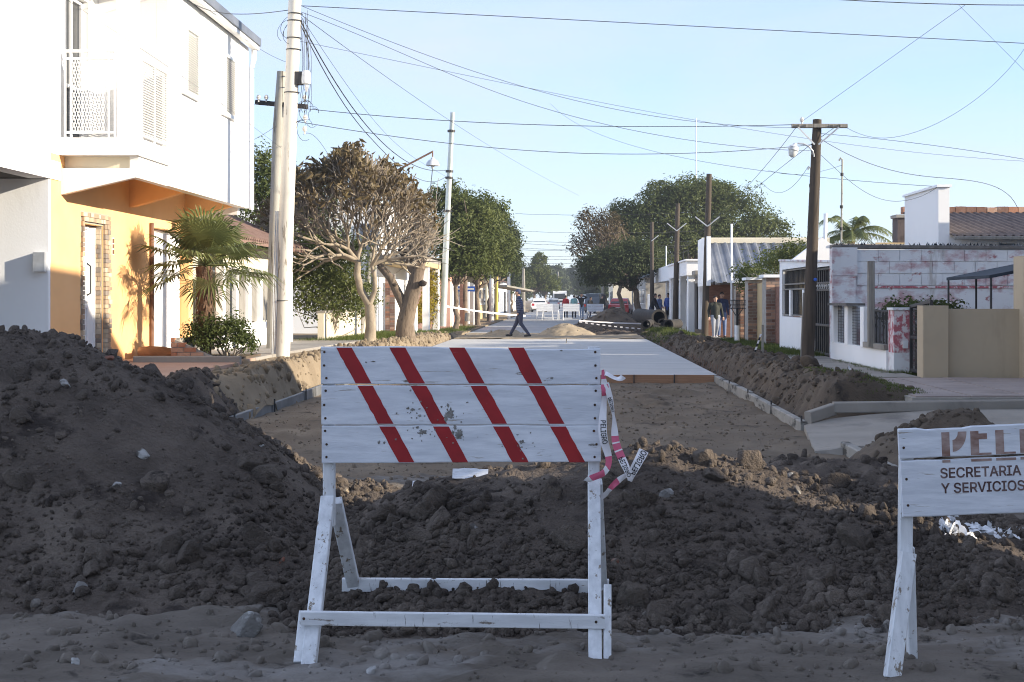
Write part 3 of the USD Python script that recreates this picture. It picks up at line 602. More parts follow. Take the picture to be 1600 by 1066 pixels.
def heap(name, label, cat, fn, x0, x1, y0, y1, step, m, nclod=0, cm=None, smax=0.06, seed=1):
    T = thing(name, label, cat, ((x0 + x1) / 2, (y0 + y1) / 2, 0))
    v, f = grid(x0, x1, y0, y1, step, fn); keep = v[f][:, :, 2].max(1) > -0.27
    obj('heap', (v, f[keep]), m, T, smooth=True)
    if nclod:
        rng = np.random.default_rng(seed); X, Y = rng.uniform(x0, x1, nclod), rng.uniform(y0, y1, nclod); Z = fn(X, Y); ok = Z > 0.02
        mb = MB().add(*scatter(np.stack([X, Y, Z], 1)[ok], (0.012 + smax * rng.random(nclod) ** 3)[ok], ROCKS1, rng)); mb.build('loose_clods', cm or m, T, smooth=True, kind='stuff')
    return T
def mound(cx, cy, rx, ry, h, seed, rough=0.3, z0=-0.28):
    def fn(X, Y):
        r = np.sqrt(((X - cx) / rx) ** 2 + ((Y - cy) / ry) ** 2) + 0.35 * N2(X, Y, 1.2 / max(rx, .5), 3, seed)
        return z0 + (h - z0) * np.clip(1.15 - r, 0, 1) ** 0.9 + rough * h * (N2(X, Y, 2.5 / max(rx, .5), 4, seed + 1)) * (r < 1.1) + 0.2 * rough * N2(X, Y, 9, 3, seed + 2) * (r < 1.1)
    return fn
heap('earth_heap', 'brown earth heap on the concrete ramp just above the lettered barrier', 'earth heap', mound(3.45, 13.2, 1.0, 1.0, 0.40, 301, 0.5), 2.3, 5.2, 11.5, 15.0, 0.035, 'dirt_mound', 900, seed=2, smax=0.05)
heap('earth_heap', 'flat strip of dark crumbly earth between the pile crest and the concrete ramp', 'earth heap', mound(2.0, 11.6, 1.5, 1.3, 0.10, 307, 0.9, -0.2), 0.3, 3.6, 10.2, 13.4, 0.04, 'dirt_dark', 1200, 'clod', 0.05, seed=3)
heap('earth_heap', 'wide brown earth heap far down the street beside the big pipe', 'earth heap', mound(2.0, 65, 2.2, 3.0, 0.95, 311, 0.35), -0.6, 4.6, 61, 69, 0.09, 'dirt_mound', 500, seed=4, smax=0.1)
heap('earth_heap', 'dark dug earth around the trench in front of the far heap and tapes', 'earth heap', mound(2.0, 58.5, 2.4, 2.6, 0.22, 317, 0.8), -0.4, 4.4, 55, 62, 0.08, 'dirt_dark', 700, 'clod', 0.1, seed=5)
heap('earth_heap', 'dark earth thrown up between the reddish terrace and the left steel form', 'earth heap', mound(-4.55, 17.6, 0.62, 3.4, 0.52, 341, 0.45), -5.4, -3.99, 13.5, 21.3, 0.04, 'dirt_dark', 1500, 'clod', 0.06, seed=9)
heap('sand_heap', 'small heap of pale sand on the far end of the slab', 'sand heap', mound(-0.05, 57.0, 1.5, 1.6, 0.46, 323, 0.45), -2.2, 2.0, 54.6, 59.4, 0.07, 'sand', 150, seed=6, smax=0.05)
heap('earth_heap', 'low sandy ridge crossing the street behind the walking man', 'earth heap', mound(-2.3, 55.5, 1.6, 1.6, 0.22, 329, 0.6), -4.1, -0.3, 53, 58, 0.08, 'sand', 250, seed=7, smax=0.08)

# pavements, ramps and kerbs
ramp = MB(); xs_ = [2.5, 2.75, 3.6, 4.4, 9.5]; zs_ = [-0.10, -0.04, 0.05, 0.10, 0.14]
poly = [(2.45, 14.5), (2.72, 16.85), (3.1, 17.25), (9.5, 17.25), (9.5, 15.2), (3.4, 15.0), (2.95, 14.25)]
m = trimesh.creation.extrude_polygon(Polygon(poly).segmentize(0.15), 0.12, engine='earcut'); v = np.array(m.vertices); v[:, 2] += np.interp(v[:, 0], xs_, zs_) - 0.12
structure('concrete_ramp', (v, np.array(m.faces)), 'concrete_old', label='pale concrete ramp with a kerb leading to the right hand pavement')
structure('kerb', MB().beam((2.78, 16.95, 0.03), (3.14, 17.33, 0.10), 0.09, 0.14).beam((3.14, 17.33, 0.12), (9.5, 17.33, 0.20), 0.12, 0.13).data(), 'concrete_old')
mb = MB()
for i in range(8):
    for j in range(4):
        mb = MB().box(4.15 + i * 0.66 + 0.006, 4.15 + (i + 1) * 0.66 - 0.006, 17.5 + j * 1.0 + 0.006, 18.5 + j * 1.0 - 0.006, 0.05, 0.245 + 0.004 * ((i * 7 + j * 3) % 3))
        if i == 0 and j == 0: pav = structure('tiled_pavement', MB().box(4.1, 9.5, 17.45, 21.55, 0.0, 0.228).data(), 'mortar')
        mb.build('tile', 'sidewalk_tile', pav)
fw = structure('footpath', MB().box(4.2, 5.3, 22.0, 22.02, 0.1, 0.2).data(), 'concrete_old')
for k in range(20):
    y = 21.7 + k * 1.6; z = float(z_right(y)) + 0.045
    MB().beam((4.75, y + 0.01, z - 0.05), (4.75, y + 1.585, float(z_right(y + 1.6)) - 0.005), 1.0 - 0.05 * (k % 3), 0.1, c=0.01).build('slab', 'concrete_old', fw)
structure('terrace', MB().box(-6.68, -4.75, 17.2, 21.4, 0.2, 0.475).data(), 'terrace_red')
structure('kerb', MB().beam((-6.3, 21.46, 0.50), (-4.75, 21.46, 0.50), 0.12, 0.13).data(), 'concrete_old')
fw = structure('footpath', MB().box(-6.68, -5.2, 21.6, 21.62, 0.2, 0.43).data(), 'concrete_old')
for k in range(11):
    y = 21.55 + k * 1.3
    MB().beam((-5.75, y + 0.008, float(z_left(y)) - 0.0), (-5.75, y + 1.29, float(z_left(y + 1.3)) - 0.0), 1.85, 0.09, c=0.008).build('slab', 'terrace_red' if k < 1 else 'concrete_old', fw)
# ------------------------------------------------------------------ left: the orange corner house
def rect(a, b, c, d): return sbox(min(a, b), min(c, d), max(a, b), max(c, d))
def louvre(mb, x, y0, y1, z0, z1, pitch=0.035, w=0.03):
    for z in np.arange(z0, z1, pitch):
        mb.beam((x, y0, z), (x, y1, z), w, 0.006, up=(0.75, 0, 0.66), c=0.001)

H = thing('corner_house', 'two-storey white and orange house with a balcony at the left edge', 'house', (-6.7, 19.4, 0.42))
MB().ext(rect(19.12, 26.4, 0.0, 3.3).difference(rect(20.4, 21.28, 0.3, 2.45)).difference(rect(23.75, 26.1, 0.3, 2.56)), 'x', -7.0, -6.7).build('orange_wall', 'orange_plaster', H)
MB().box(-14, -6.703, 19.05, 19.118, 0, 2.955).build('white_wall', 'white_plaster', H)
MB().ext(rect(13.5, 26.4, 2.96, 6.6).difference(rect(19.72, 20.62, 3.56, 5.55)), 'x', -6.95, -6.701).box(-14, -6.95, 13.5, 13.7, 2.96, 6.6).build('upper_wall', 'white_plaster_clean', H)
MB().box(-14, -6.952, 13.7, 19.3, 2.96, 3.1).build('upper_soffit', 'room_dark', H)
MB().box(-6.7, -6.682, 13.5, 19.44, 2.96, 3.20).build('string_course', 'white_plaster', H)
MB().box(-14, -7.02, 26.2, 26.38, 0, 6.3).build('rear_wall', 'white_plaster', H)
# the projecting upper room
MB().ext(rect(21.06, 26.4, 3.02, 5.9), 'x', -5.86, -5.7).box(-6.7, -5.862, 21.06, 21.2, 3.3, 6.2).box(-6.7, -5.862, 26.25, 26.399, 2.9, 6.0).box(-6.7, -5.862, 19.7, 26.25, 3.30, 3.42).build('upper_room', 'white_plaster_clean', H)
MB().ext([(-6.698, 2.78), (-5.7, 3.01), (-5.7, 3.13), (-6.698, 3.13)], 'y', 19.5, 19.62).box(-5.82, -5.70, 19.623, 21.055, 3.012, 3.3).build('balcony_beam', 'white_plaster_clean', H)
MB().box(-6.698, -5.825, 19.66, 19.7, 3.0, 3.298).build('beam_infill', 'cream_plaster', H)
MB().box(-6.698, -5.66, 19.44, 21.05, 3.3, 3.53).build('balcony_floor', 'white_plaster_clean', H)
for y in (22.55, 25.85):
    MB().ext([(-6.7, 2.80), (-5.87, 3.03), (-5.87, 3.298), (-6.7, 3.298)], 'y', y, y + 0.2).build('bracket', 'orange_plaster', H)
MB().beam((-5.84, 19.62, 3.53), (-5.84, 19.62, 6.25), 0.24, 0.26, up=(0, 1, 0), c=0.01).build('balcony_column', 'white_plaster_clean', H)
MB().box(-6.7, -5.6, 19.3, 21.3, 5.98, 6.2).build('balcony_ceiling', 'white_plaster_clean', H)
bl = MB().tube([(-6.2, 20.3, 5.98), (-6.2, 20.3, 5.86)], 0.012, 6).lathe([(0, 0), (0.09, 0), (0.07, 0.1), (0.02, 0.12), (0, 0.12)], (-6.2, 20.3, 5.74), 10); bl.build('balcony_lamp', 'dark_steel', H)
r = MB()
for z in (3.60, 4.58): r.tube([(-6.64, 19.5, z), (-5.98, 19.5, z)], 0.018, 6)
r.tube([(-6.64, 19.5, 4.68), (-5.98, 19.5, 4.68)], 0.022, 6)
for x in (-6.64, -6.56, -6.06, -5.98): r.tube([(x, 19.5, 3.53), (x, 19.5, 4.68)], 0.016, 6)
rl = r.build('railing', 'white_metal', H)
r = MB()
for k in range(-22, 22):
    for s in (1, -1):
        a0, a1 = k * 0.035, k * 0.035 + s * 0.98 * 0.35
        pts = [(a0, 3.6), (a1, 4.58)]; lo_, hi_ = 0.0, 0.50
        g = np.array(pts); t = np.linspace(0, 1, 15); xs_ = g[0, 0] + (g[1, 0] - g[0, 0]) * t; ok = (xs_ >= lo_) & (xs_ <= hi_)
        if ok.sum() > 1:
            q = np.where(ok)[0]; z_ = 3.6 + 0.98 * t
            r.tube([(-6.56 + xs_[q[0]], 19.5, z_[q[0]]), (-6.56 + xs_[q[-1]], 19.5, z_[q[-1]])], 0.004, 4, cap=False)
r.build('mesh_panel', 'white_metal', rl)
r = MB()
for y in (19.78, 20.4, 21.02): r.beam((-5.71, y, 3.53), (-5.71, y, 4.62), 0.035, 0.035)
for z in (3.6, 4.62): r.beam((-5.71, 19.78, z), (-5.71, 21.02, z), 0.035, 0.035)
rl = r.build('side_railing', 'white_metal', H)
r = MB(); louvre(r, -5.71, 19.8, 21.0, 3.64, 4.6); r.build('slats', 'white_slat', rl)
d = MB()
for y in (19.74, 20.17, 20.60): d.beam((-6.80, y, 3.56), (-6.80, y, 5.53), 0.05, 0.05)
for z in (3.58, 4.3, 5.52): d.beam((-6.80, 19.74, z), (-6.80, 20.6, z), 0.05, 0.05)
dr = d.build('balcony_door', 'white_metal', H); MB().box(-6.82, -6.81, 19.76, 20.58, 3.6, 5.5).build('pane', 'dark_glass', dr)
for (y0, y1) in ((21.78, 22.72), (24.28, 25.22)):
    w = MB().box(-5.70, -5.64, y0, y1, 4.44, 4.50).box(-5.70, -5.655, y0 + 0.18, y1, 5.44, 5.49)
    w.box(-5.70, -5.655, y0 + 0.18, y0 + 0.23, 4.5, 5.44).box(-5.70, -5.655, y1 - 0.05, y1, 4.5, 5.44)
    wn = w.build('window', 'white_metal', H)
    w = MB(); louvre(w, -5.672, y0 + 0.23, y1 - 0.05, 4.53, 5.43); w.build('shutter', 'white_slat', wn)
    MB().box(-5.70, -5.69, y0 + 0.02, y0 + 0.16, 4.5, 5.46).build('reveal', 'galvanised', wn)
rf = MB().add(*corrug((-5.52, 19.2, 5.98), (0, 7.35, 0), (-3.2, 0, 0.75), 0.25, 0.02)); roof = rf.build('roof', 'roof_metal', H)
MB().beam((-5.60, 21.2, 5.93), (-5.60, 26.55, 5.93), 0.13, 0.11).build('gutter', 'white_metal', roof)
MB().beam((-5.52, 21.2, 6.02), (-5.52, 26.55, 6.02), 0.03, 0.14).build('fascia', 'roof_metal', roof)
MB().tube([(-5.62, 26.46, 5.88), (-5.62, 26.46, 5.7), (-5.66, 26.46, 5.55), (-5.66, 26.46, 3.0)], 0.045, 8).build('downpipe', 'white_metal', H)
# entrance door in its stone surround
d = MB().box(-6.86, -6.82, 20.42, 21.26, 0.42, 2.43); dr = d.build('entrance_door', 'white_metal', H)
d = MB()
for y in (20.44, 20.92, 21.24): d.beam((-6.815, y, 0.42), (-6.815, y, 2.43), 0.045, 0.03)
for z in (1.28, 1.36, 2.40): d.beam((-6.815, 20.44, z), (-6.815, 20.92, z), 0.045, 0.03)
d.build('door_frame', 'white_metal', dr)
MB().tube([(-6.79, 20.85, 1.45), (-6.74, 20.85, 1.48), (-6.74, 20.85, 1.86), (-6.79, 20.85, 1.9)], 0.014, 6).build('handle', 'dark_steel', dr)
rs = np.random.default_rng(8); st = MB().box(-6.715, -6.699, 21.285, 21.58, 0.4, 2.62).box(-6.715, -6.699, 20.30, 20.395, 0.4, 2.62).box(-6.715, -6.699, 20.395, 21.285, 2.455, 2.62).box(-7.0, -6.716, 21.262, 21.279, 0.4, 2.45).build('stone_surround', 'mortar', H)
z = 0.42
while z < 2.58:
    h = 0.058 + 0.022 * rs.random()
    def stone(y0, y1, o=0):
        MB().box(-6.706, -6.672 + 0.012 * rs.random(), y0 + 0.003, y1 - 0.003, z + 0.003, z + h - 0.003).build('stone', 'stone_%d' % rs.integers(5), st)
    s = 21.29 + 0.1 + 0.08 * rs.random(); e = 21.54 + 0.07 * rs.random()
    stone(21.288, s); stone(s, e); stone(20.27 + 0.06 * rs.random(), 20.39)
    if z > 2.44:
        y = 20.39
        while y < 21.28:
            q = min(21.285, y + 0.1 + 0.14 * rs.random()); stone(y, q); y = q
    elif z < 2.38:
        xx_ = -6.98
        while xx_ < -6.75:
            q = min(-6.72, xx_ + 0.08 + 0.1 * rs.random()); MB().box(xx_ + 0.003, q - 0.003, 21.24 + 0.008 * rs.random(), 21.27, z + 0.003, z + h - 0.003).build('stone', 'stone_%d' % rs.integers(5), st); xx_ = q
    z += h
sgn = MB()
MB().box(-6.70, -6.685, 21.68, 21.76, 2.05, 2.30).build('number_plate', 'sign_white', H)
for k in range(3): MB().box(-6.69, -6.682, 21.685, 21.755, 2.062 + k * 0.08, 2.125 + k * 0.08).build('number_tile', 'rubble_red', H)
g = MB().box(-6.90, -6.86, 23.78, 26.08, 0.42, 2.55); gd = g.build('garage_door', 'white_metal', H)
g = MB()
for y in np.linspace(23.80, 26.06, 11): g.beam((-6.855, y, 0.44), (-6.855, y, 2.54), 0.02, 0.012)
for z in (0.45, 2.53): g.beam((-6.85, 23.8, z), (-6.85, 26.06, z), 0.03, 0.04)
g.build('rib', 'white_metal', gd)
MB().tube([(-6.66, 23.66, 0.42), (-6.66, 23.66, 2.62)], 0.032, 8).build('drain_pipe', 'lamp_rust', H)
MB().box(-6.87, -6.72, 18.95, 19.05, 1.75, 2.0).build('meter_box', 'galvanised', H)

# garden in front of it
single('cut_log', MB().tube([(-6.62, 22.75, 0.56), (-6.45, 22.78, 0.565), (-6.25, 22.82, 0.56), (-6.12, 22.85, 0.555)], [0.09, 0.105, 0.10, 0.075], 12).data(), 'log_bark', 'cut brown log lying on the ground by the orange wall', 'log', smooth=40)
P = thing('brick_planter', 'low sloping brick planter wall under the palm and bush', 'planter', (-5.6, 22.2, 0.44))
MB().ext([(-5.95, 0.42), (-5.2, 0.42), (-5.2, 0.47), (-5.95, 0.81)], 'y', 22.16, 22.26).box(-5.95, -5.85, 22.262, 23.6, 0.42, 0.8).build('mortar_core', 'mortar', P)
rs = np.random.default_rng(12)
for k in range(5):
    z = 0.45 + k * 0.073; xe = -5.95 + (0.80 - z - 0.03) / 0.34 * 0.75; x = -5.955 - (0.1 if k % 2 else 0)
    while x < xe - 0.06:
        q = min(x + 0.2, xe)
        MB().box(max(x, -5.955) + 0.006, q - 0.006, 22.140 + 0.006 * rs.random(), 22.22, z + 0.005, z + 0.068).build('brick', 'brick_%d' % (2 if rs.random() < .6 else 0), P); x = q
MB().box(-5.84, -4.9, 22.27, 23.6, 0.40, 0.52).build('soil', 'dirt_mound', P)

PT = thing('fan_palm', 'small fan palm with a shaggy brown trunk in front of the orange wall', 'palm tree', (-5.62, 22.85, 0.45))
rs = np.random.default_rng(21); px_, py_, pz_ = -5.62, 22.85, 0.45
tr = MB(); zz = np.linspace(0.40, 1.9, 22); tr.tube(np.stack([px_ + 0.02 * np.sin(zz * 2), py_ + 0 * zz, zz], 1), 0.078 + 0.018 * np.sin(zz * 9) ** 2 + 0.035 * (zz > 1.2), 12)
tr.build('trunk', 'palm_fibre', PT)
fib = MB()
for k in range(420):
    a, z = rs.uniform(0, 2 * np.pi), rs.uniform(0.8, 1.9); rr = 0.086 + 0.03 * (z > 1.2)
    p = np.array([px_ + rr * np.cos(a), py_ + rr * np.sin(a), z]); o = np.array([np.cos(a), np.sin(a), 0])
    tan = np.array([-np.sin(a), np.cos(a), 0]) * 0.012; L = rs.uniform(0.06, 0.16)
    fib.add([p - tan, p + tan, p + o * L * 0.45 + [0, 0, -L]], [[0, 1, 2]])
fib.build('fibre', 'palm_fibre', PT)
top = np.array([px_ + 0.02, py_, 1.92])
for k in range(28):
    a = k * 2.39996 + rs.normal() * 0.15; el = np.interp(k, [0, 27], [1.35, -0.36]) + rs.normal() * 0.07
    d = np.array([np.cos(a) * np.cos(el), np.sin(a) * np.cos(el), np.sin(el)]); L = rs.uniform(0.48, 0.72) * (0.8 if el > 1 else 1)
    hub = top + d * L - np.array([0, 0, 0.12]) * (1 - np.sin(el)) * L
    fr = MB().tube([top, top + d * L * 0.5 + [0, 0, 0.02], hub], [0.011, 0.009, 0.007], 5)
    side = unit(np.cross(d, [0, 0, 1.0]) + rs.normal(size=3) * 0.1); n = unit(np.cross(side, d)); fwd = unit(hub - top - d * L * 0.4)
    for j in range(30):
        b = np.interp(j, [0, 29], [-2.35, 2.35]); dd = fwd * np.cos(b) + side * np.sin(b) + n * 0.10; dd = unit(dd)
        l = (0.56 + 0.10 * np.cos(b)) * rs.uniform(0.85, 1.08); w = 0.019; sd = unit(np.cross(dd, n)) * w
        mid, tip = hub + dd * l * 0.55, hub + dd * l * 0.88 - np.array([0, 0, 1]) * l * rs.uniform(0.10, 0.34)
        fr.add([hub, mid + sd, mid - n * 0.006, mid - sd, tip], [[0, 1, 2], [0, 2, 3], [1, 4, 2], [2, 4, 3]])
    fr.build('frond', 'palm_frond', PT)

def bush(name, label, cat, lobes, n, size, leaf, seed, group=None, aspect=0.5, stems=10, per=16, bark='twig', clump=0.3):
    rng = np.random.default_rng(seed); L = np.array(lobes); base = np.array([L[:, 0].mean(), L[:, 1].mean(), (L[:, 2] - L[:, 5]).min()])
    T = thing(name, label, cat, base, group=group); (v, f), C = crown(lobes, n, size, aspect, seed, clump, per, shell=(0.35, 1.0))
    s = MB()
    for c in C[rng.choice(len(C), min(stems, len(C)), False)]: s.tube(*limb(base - [0, 0, .05], c, 0.018, 0.006, rng, 0.08, 5), 5)
    s.build('stem', bark, T); obj('leaves', (v, f), leaf, T); return T
bush('garden_bush', 'leafy green bush with yellowish tips in the brick planter', 'bush', [(-5.55, 22.75, 0.82, 0.36, 0.4, 0.34), (-5.2, 22.75, 0.85, 0.30, 0.38, 0.36), (-4.95, 22.7, 0.72, 0.2, 0.3, 0.25)], 5200, 0.05, 'leaf_bush', 31)

# ------------------------------------------------------------------ left: second house, hedge, further houses
H = thing('tile_roof_house', 'low cream house with a brown tiled roof behind the palm', 'house', (-7, 31, 0.3))
MB().box(-13, -6.95, 27.0, 36.0, 0, 2.55).build('wall', 'cream_plaster', H)
MB().ext([(-6.35, 2.50), (-6.35, 2.58), (-9.6, 4.0), (-13, 2.6), (-13, 2.5), (-9.6, 3.9)], 'y', 26.6, 36.2).build('roof', 'roof_tile', H)
rt = MB()
for k in range(48):
    y = 26.65 + k * 0.2
    rt.tube([(-6.33, y, 2.60), (-9.55, y, 3.99)], 0.055, 6)
rt.build('tile_rows', 'roof_tile', H)
MB().box(-6.93, -6.85, 28.2, 29.4, 1.3, 2.3).build('window', 'dark_glass', H)
Fn = thing('garden_fence', 'low white front wall with white posts and beige panels beside the concrete pole', 'fence', (-6.3, 29.5, 0.35))
MB().box(-6.36, -6.24, 26.6, 33.6, 0.2, 0.92).build('base_wall', 'white_plaster', Fn)
ys = np.linspace(26.8, 33.4, 7)
for y in ys: MB().beam((-6.3, y, 0.9), (-6.3, y, 2.0), 0.16, 0.16, up=(0, 1, 0)).build('post', 'white_plaster_clean', Fn)
for a, b in zip(ys[:-1], ys[1:]):
    p = MB()
    for k in range(7):
        y = a + 0.1 + (b - a - 0.2) * (k + 0.5) / 7; p.beam((-6.32, y, 0.95), (-6.32, y, 1.92), (b - a - 0.2) / 7 - 0.01, 0.02, up=(1, 0, 0))
    p.build('panel', 'timber_grey', Fn)
bush('climber_hedge', 'tall dark green climbing hedge over the fence left of the pale branched tree', 'hedge', [(-6.5, 36.5, 1.6, 0.8, 1.2, 1.25), (-5.8, 37.0, 1.5, 0.8, 1.3, 1.1), (-5.35, 37.5, 1.35, 0.55, 1.0, 0.8), (-6.5, 38.5, 2.6, 0.9, 1.4, 1.0), (-5.7, 37.5, 2.4, 0.7, 1.2, 0.8)], 18000, 0.085, 'leaf_green', 33, stems=18, clump=0.3)
F2 = thing('front_wall', 'low pale yellow front wall below the climbing hedge', 'wall', (-5.9, 38, 0.3)); MB().box(-6.0, -5.85, 35.5, 44, 0.2, 1.05).build('wall', 'cream_plaster', F2); MB().box(-6.03, -5.82, 35.5, 44, 1.052, 1.11).build('coping', 'concrete_old', F2)
tree('garden_tree', 'tall dense green tree behind the white house roof', (-9.0, 43, 0.3), [(-7.3, 43, 4.2, 0.7, 1, 0.9), (-8.9, 43, 5.0, 0.9, 1.0, 0.8), (-9.2, 43, 4.0, 1.2, 1.3, 1.4), (-8.4, 43.5, 4.3, 1.0, 1.1, 1.0), (-9.0, 42.6, 2.6, 1.2, 1.2, 1.1), (-7.8, 43.5, 3.5, 0.8, 1, 0.9)], 12000, 0.12, 'leaf_olive', 'bark_brown', 35)

# the pale branched tree with brown leaves (many forked twigs)
BT = thing('frangipani_tree', 'pale many-branched tree with curled brown leaves on top, beside the concrete pole', 'tree', (-4.74, 35.5, 0.3))
rs = np.random.default_rng(55); br = MB(); tips = []
crown_c, crown_r = np.array([-5.2, 35.5, 2.95]), np.array([1.74, 1.35, 1.56])
def fork(p, d, r, lvl):
    L = rs.uniform(0.30, 0.46) if lvl > 0 else 0.35
    q = p + d * L; side = rs.normal(size=3) * 0.05
    br.tube([p, (p + q) / 2 + side * L * 0.6, q], [r, r * 0.93, r * 0.86], 6 if lvl > 2 else 8, cap=lvl > 4)
    e = (q - crown_c) / (crown_r * (0.78 + 0.48 * float(meshkit.noise(unit(q - crown_c) * 2.2 + 5.0, 4))))
    if (np.dot(e, e) > 1.0 and (q[2] > 2.3 or lvl > 2)) or lvl > 8: tips.append((q, d)); return
    k = 2 if (lvl < 1 or rs.random() < 0.42) else 3
    ph = rs.uniform(0, 2 * np.pi); a = unit(np.cross(d, [0.3, 0.2, 1] if abs(d[2]) < .9 else [1, 0, 0])); b = np.cross(d, a)
    for i in range(k):
        an = ph + i * 2 * np.pi / k + rs.normal() * 0.3; sp = rs.uniform(0.40, 0.72)
        nd = unit(d * np.cos(sp) + (a * np.cos(an) + b * np.sin(an)) * np.sin(sp) + np.array([0, 0, (0.42 if q[2] < 2.2 else 0.2) if lvl > 1 else 0.05]) + unit((q - crown_c)) * 0.10)
        fork(q, nd, max(r * (0.76 if k == 2 else 0.68), 0.012), lvl + 1)
B0 = np.array([-4.74, 35.5, 0.25])
br.tube([B0, B0 + [0.02, 0, 0.5], B0 + [-0.01, 0, 1.0]], [0.16, 0.125, 0.115], 10)
J = B0 + [-0.01, 0, 1.0]
l1 = [J, J + [-0.22, 0.05, 0.35], J + [-0.30, 0.0, 0.75], J + [-0.27, 0, 1.05]]; br.tube(l1, [0.10, 0.09, 0.085, 0.08], 9)
l2 = [J, J + [0.14, -0.05, 0.35], J + [0.13, 0, 0.65], J + [0.05, 0.05, 0.95]]; br.tube(l2, [0.07, 0.055, 0.05, 0.045], 8)
for d, r in (((-1, 0.1, 0.30), 0.06), ((-0.55, -0.3, 0.7), 0.06), ((0.15, 0.2, 0.95), 0.055), ((-0.2, 0.7, 0.6), 0.05), ((-0.7, -0.5, 0.35), 0.05)): fork(np.array(l1[-1]), unit(d), r, 1)
for d, r in (((0.9, 0.1, 0.35), 0.05), ((0.5, -0.5, 0.7), 0.045), ((0.1, 0.3, 0.9), 0.04), ((0.75, 0.5, 0.5), 0.04)): fork(np.array(l2[-1]), unit(d), r, 1)
br.build('branches', 'bark_pale', BT, smooth=50)
tp = np.array([t[0] for t in tips]); sel = tp[(tp[:, 2] > 2.7)]
high = sel[np.clip((sel[:, 2] - 2.9) / 1.3, 0.08, 1) > rs.random(len(sel))]
high = high[meshkit.noise(high * 1.7, 8) > 0.33]
Pn = np.repeat(high, 3, 0)[rs.random(len(high) * 3) < 0.75]; Pn = Pn + rs.normal(size=Pn.shape) * 0.09 - [0, 0, 0.02]
nn = rs.normal(size=Pn.shape); nn[:, 2] *= 0.5; nn /= np.linalg.norm(nn, axis=1, keepdims=True)
obj('crown', leaf_quads(Pn, nn, rs.uniform(0.13, 0.27, len(Pn)), 0.36, rs, 0.5), 'leaf_brown', BT)
print('tips', len(tips), 'high', len(high))

# the pruned tree with thin upright shoots
PR = thing('pruned_tree', 'stout pruned tree trunk with black cut stubs and thin bare shoots', 'tree', (-4.4, 40.5, 0.3))
t = MB(); b0 = np.array([-4.42, 40.5, 0.22])
t.tube([b0, b0 + [-0.02, 0, .5], b0 + [0.12, 0, 1.1], b0 + [0.28, 0, 1.7], b0 + [0.36, 0, 2.15]], [0.30, 0.24, 0.215, 0.20, 0.18], 14)
t.tube([b0 + [0.05, -0.02, 0.8], b0 + [-0.22, -0.03, 1.35], b0 + [-0.42, 0, 1.75], b0 + [-0.72, 0, 2.1]], [0.15, 0.13, 0.11, 0.10], 10)
t.tube([b0 + [0.30, 0, 1.75], b0 + [0.10, 0, 2.2], b0 + [-0.02, 0, 2.5]], [0.16, 0.12, 0.11], 10)
t.tube([b0 + [0.34, 0, 2.0], b0 + [0.42, 0.05, 2.5], b0 + [0.5, 0.05, 2.75]], [0.2, 0.13, 0.11], 10)
t.build('trunk', 'bark_brown', PR, smooth=60)
for c, q in (((0.48, -0.22, 1.6), 0.12), ((-0.08, -0.05, 2.45), 0.16), ((-0.72, 0, 2.12), 0.09), ((-0.30, -0.12, 1.55), 0.07)):
    v, f = ROCKS2[int(q * 50) % 10]; obj('stub', (v * q + b0 + c, f), 'bark_black', PR, smooth=True)
sh = MB()
for k in range(260):
    s = b0 + np.array([rs.uniform(0.1, 0.6) if rs.random() < 0.75 else rs.uniform(-0.75, 0.1), rs.uniform(-0.25, 0.25), rs.uniform(2.1, 2.8)])
    d = unit(np.array([rs.normal() * 0.33, rs.normal() * 0.3, 1.0 if rs.random() < 0.8 else rs.uniform(-0.1, 0.5)])); L = rs.uniform(0.5, 1.75)
    sh.tube([s, s + d * L * 0.5 + rs.normal(size=3) * 0.05, s + d * L + rs.normal(size=3) * 0.07], [0.014, 0.011, 0.006], 4, cap=False)
sh.build('shoots', 'twig', PR)

# further left
H = thing('white_house', 'white two-storey house with a projecting canopy behind the pruned tree', 'house', (-6.5, 54, 0.2))
MB().box(-14, -6.3, 49.0, 60.0, 0, 4.7).build('wall', 'white_plaster_clean', H)
cn = MB().box(-6.298, -4.95, 48.6, 58.0, 2.55, 2.72).build('canopy', 'ochre_plaster', H); MB().box(-6.298, -4.95, 48.55, 58.0, 2.724, 2.86).build('canopy_edge', 'concrete_old', H)
MB().box(-6.85, -6.25, 48.92, 48.998, 3.0, 3.9).build('window', 'roof_blue', H)
for x, y in ((-5.1, 49.0), (-5.1, 53.5), (-5.1, 57.5)): MB().beam((x, y, 0.1), (x, y, 2.55), 0.26, 0.26, up=(0, 1, 0)).build('pillar', 'white_plaster', H)
pc = MB().box(-5.86, -5.56, 47.6, 47.86, 0.1, 2.2).build('brick_pier', 'mortar', H); rs = np.random.default_rng(4)
for k in range(28):
    for s in (0, 1):
        x0 = -5.865 + s * 0.155; MB().box(x0 + 0.004, x0 + 0.15, 47.585, 47.7, 0.12 + k * 0.074, 0.185 + k * 0.074).build('brick', 'brick_%d' % rs.integers(4), pc)
MB().beam((-5.2, 50.6, 0.2), (-5.2, 50.6, 2.3), 0.9, 0.06, up=(1, 0, 0)).build('door', 'white_metal', H)
single('wooden_post', MB().tube([W(562, 525, 42), W(574, 440, 42), W(578, 395, 42)], [0.09, 0.08, 0.075], 9).data(), 'timber_grey', 'grey wooden post leaning behind the pale branched tree', 'post', smooth=50)
bush('yellow_shrub', 'yellow-leaved columnar shrub between the pruned trunk and the metal pole', 'shrub', [(-5.45, 57, 0.8, 0.42, 0.4, 0.75), (-5.3, 57, 1.5, 0.36, 0.4, 0.6), (-5.2, 57, 2.1, 0.26, 0.3, 0.45)], 3800, 0.09, 'leaf_yellow', 37)
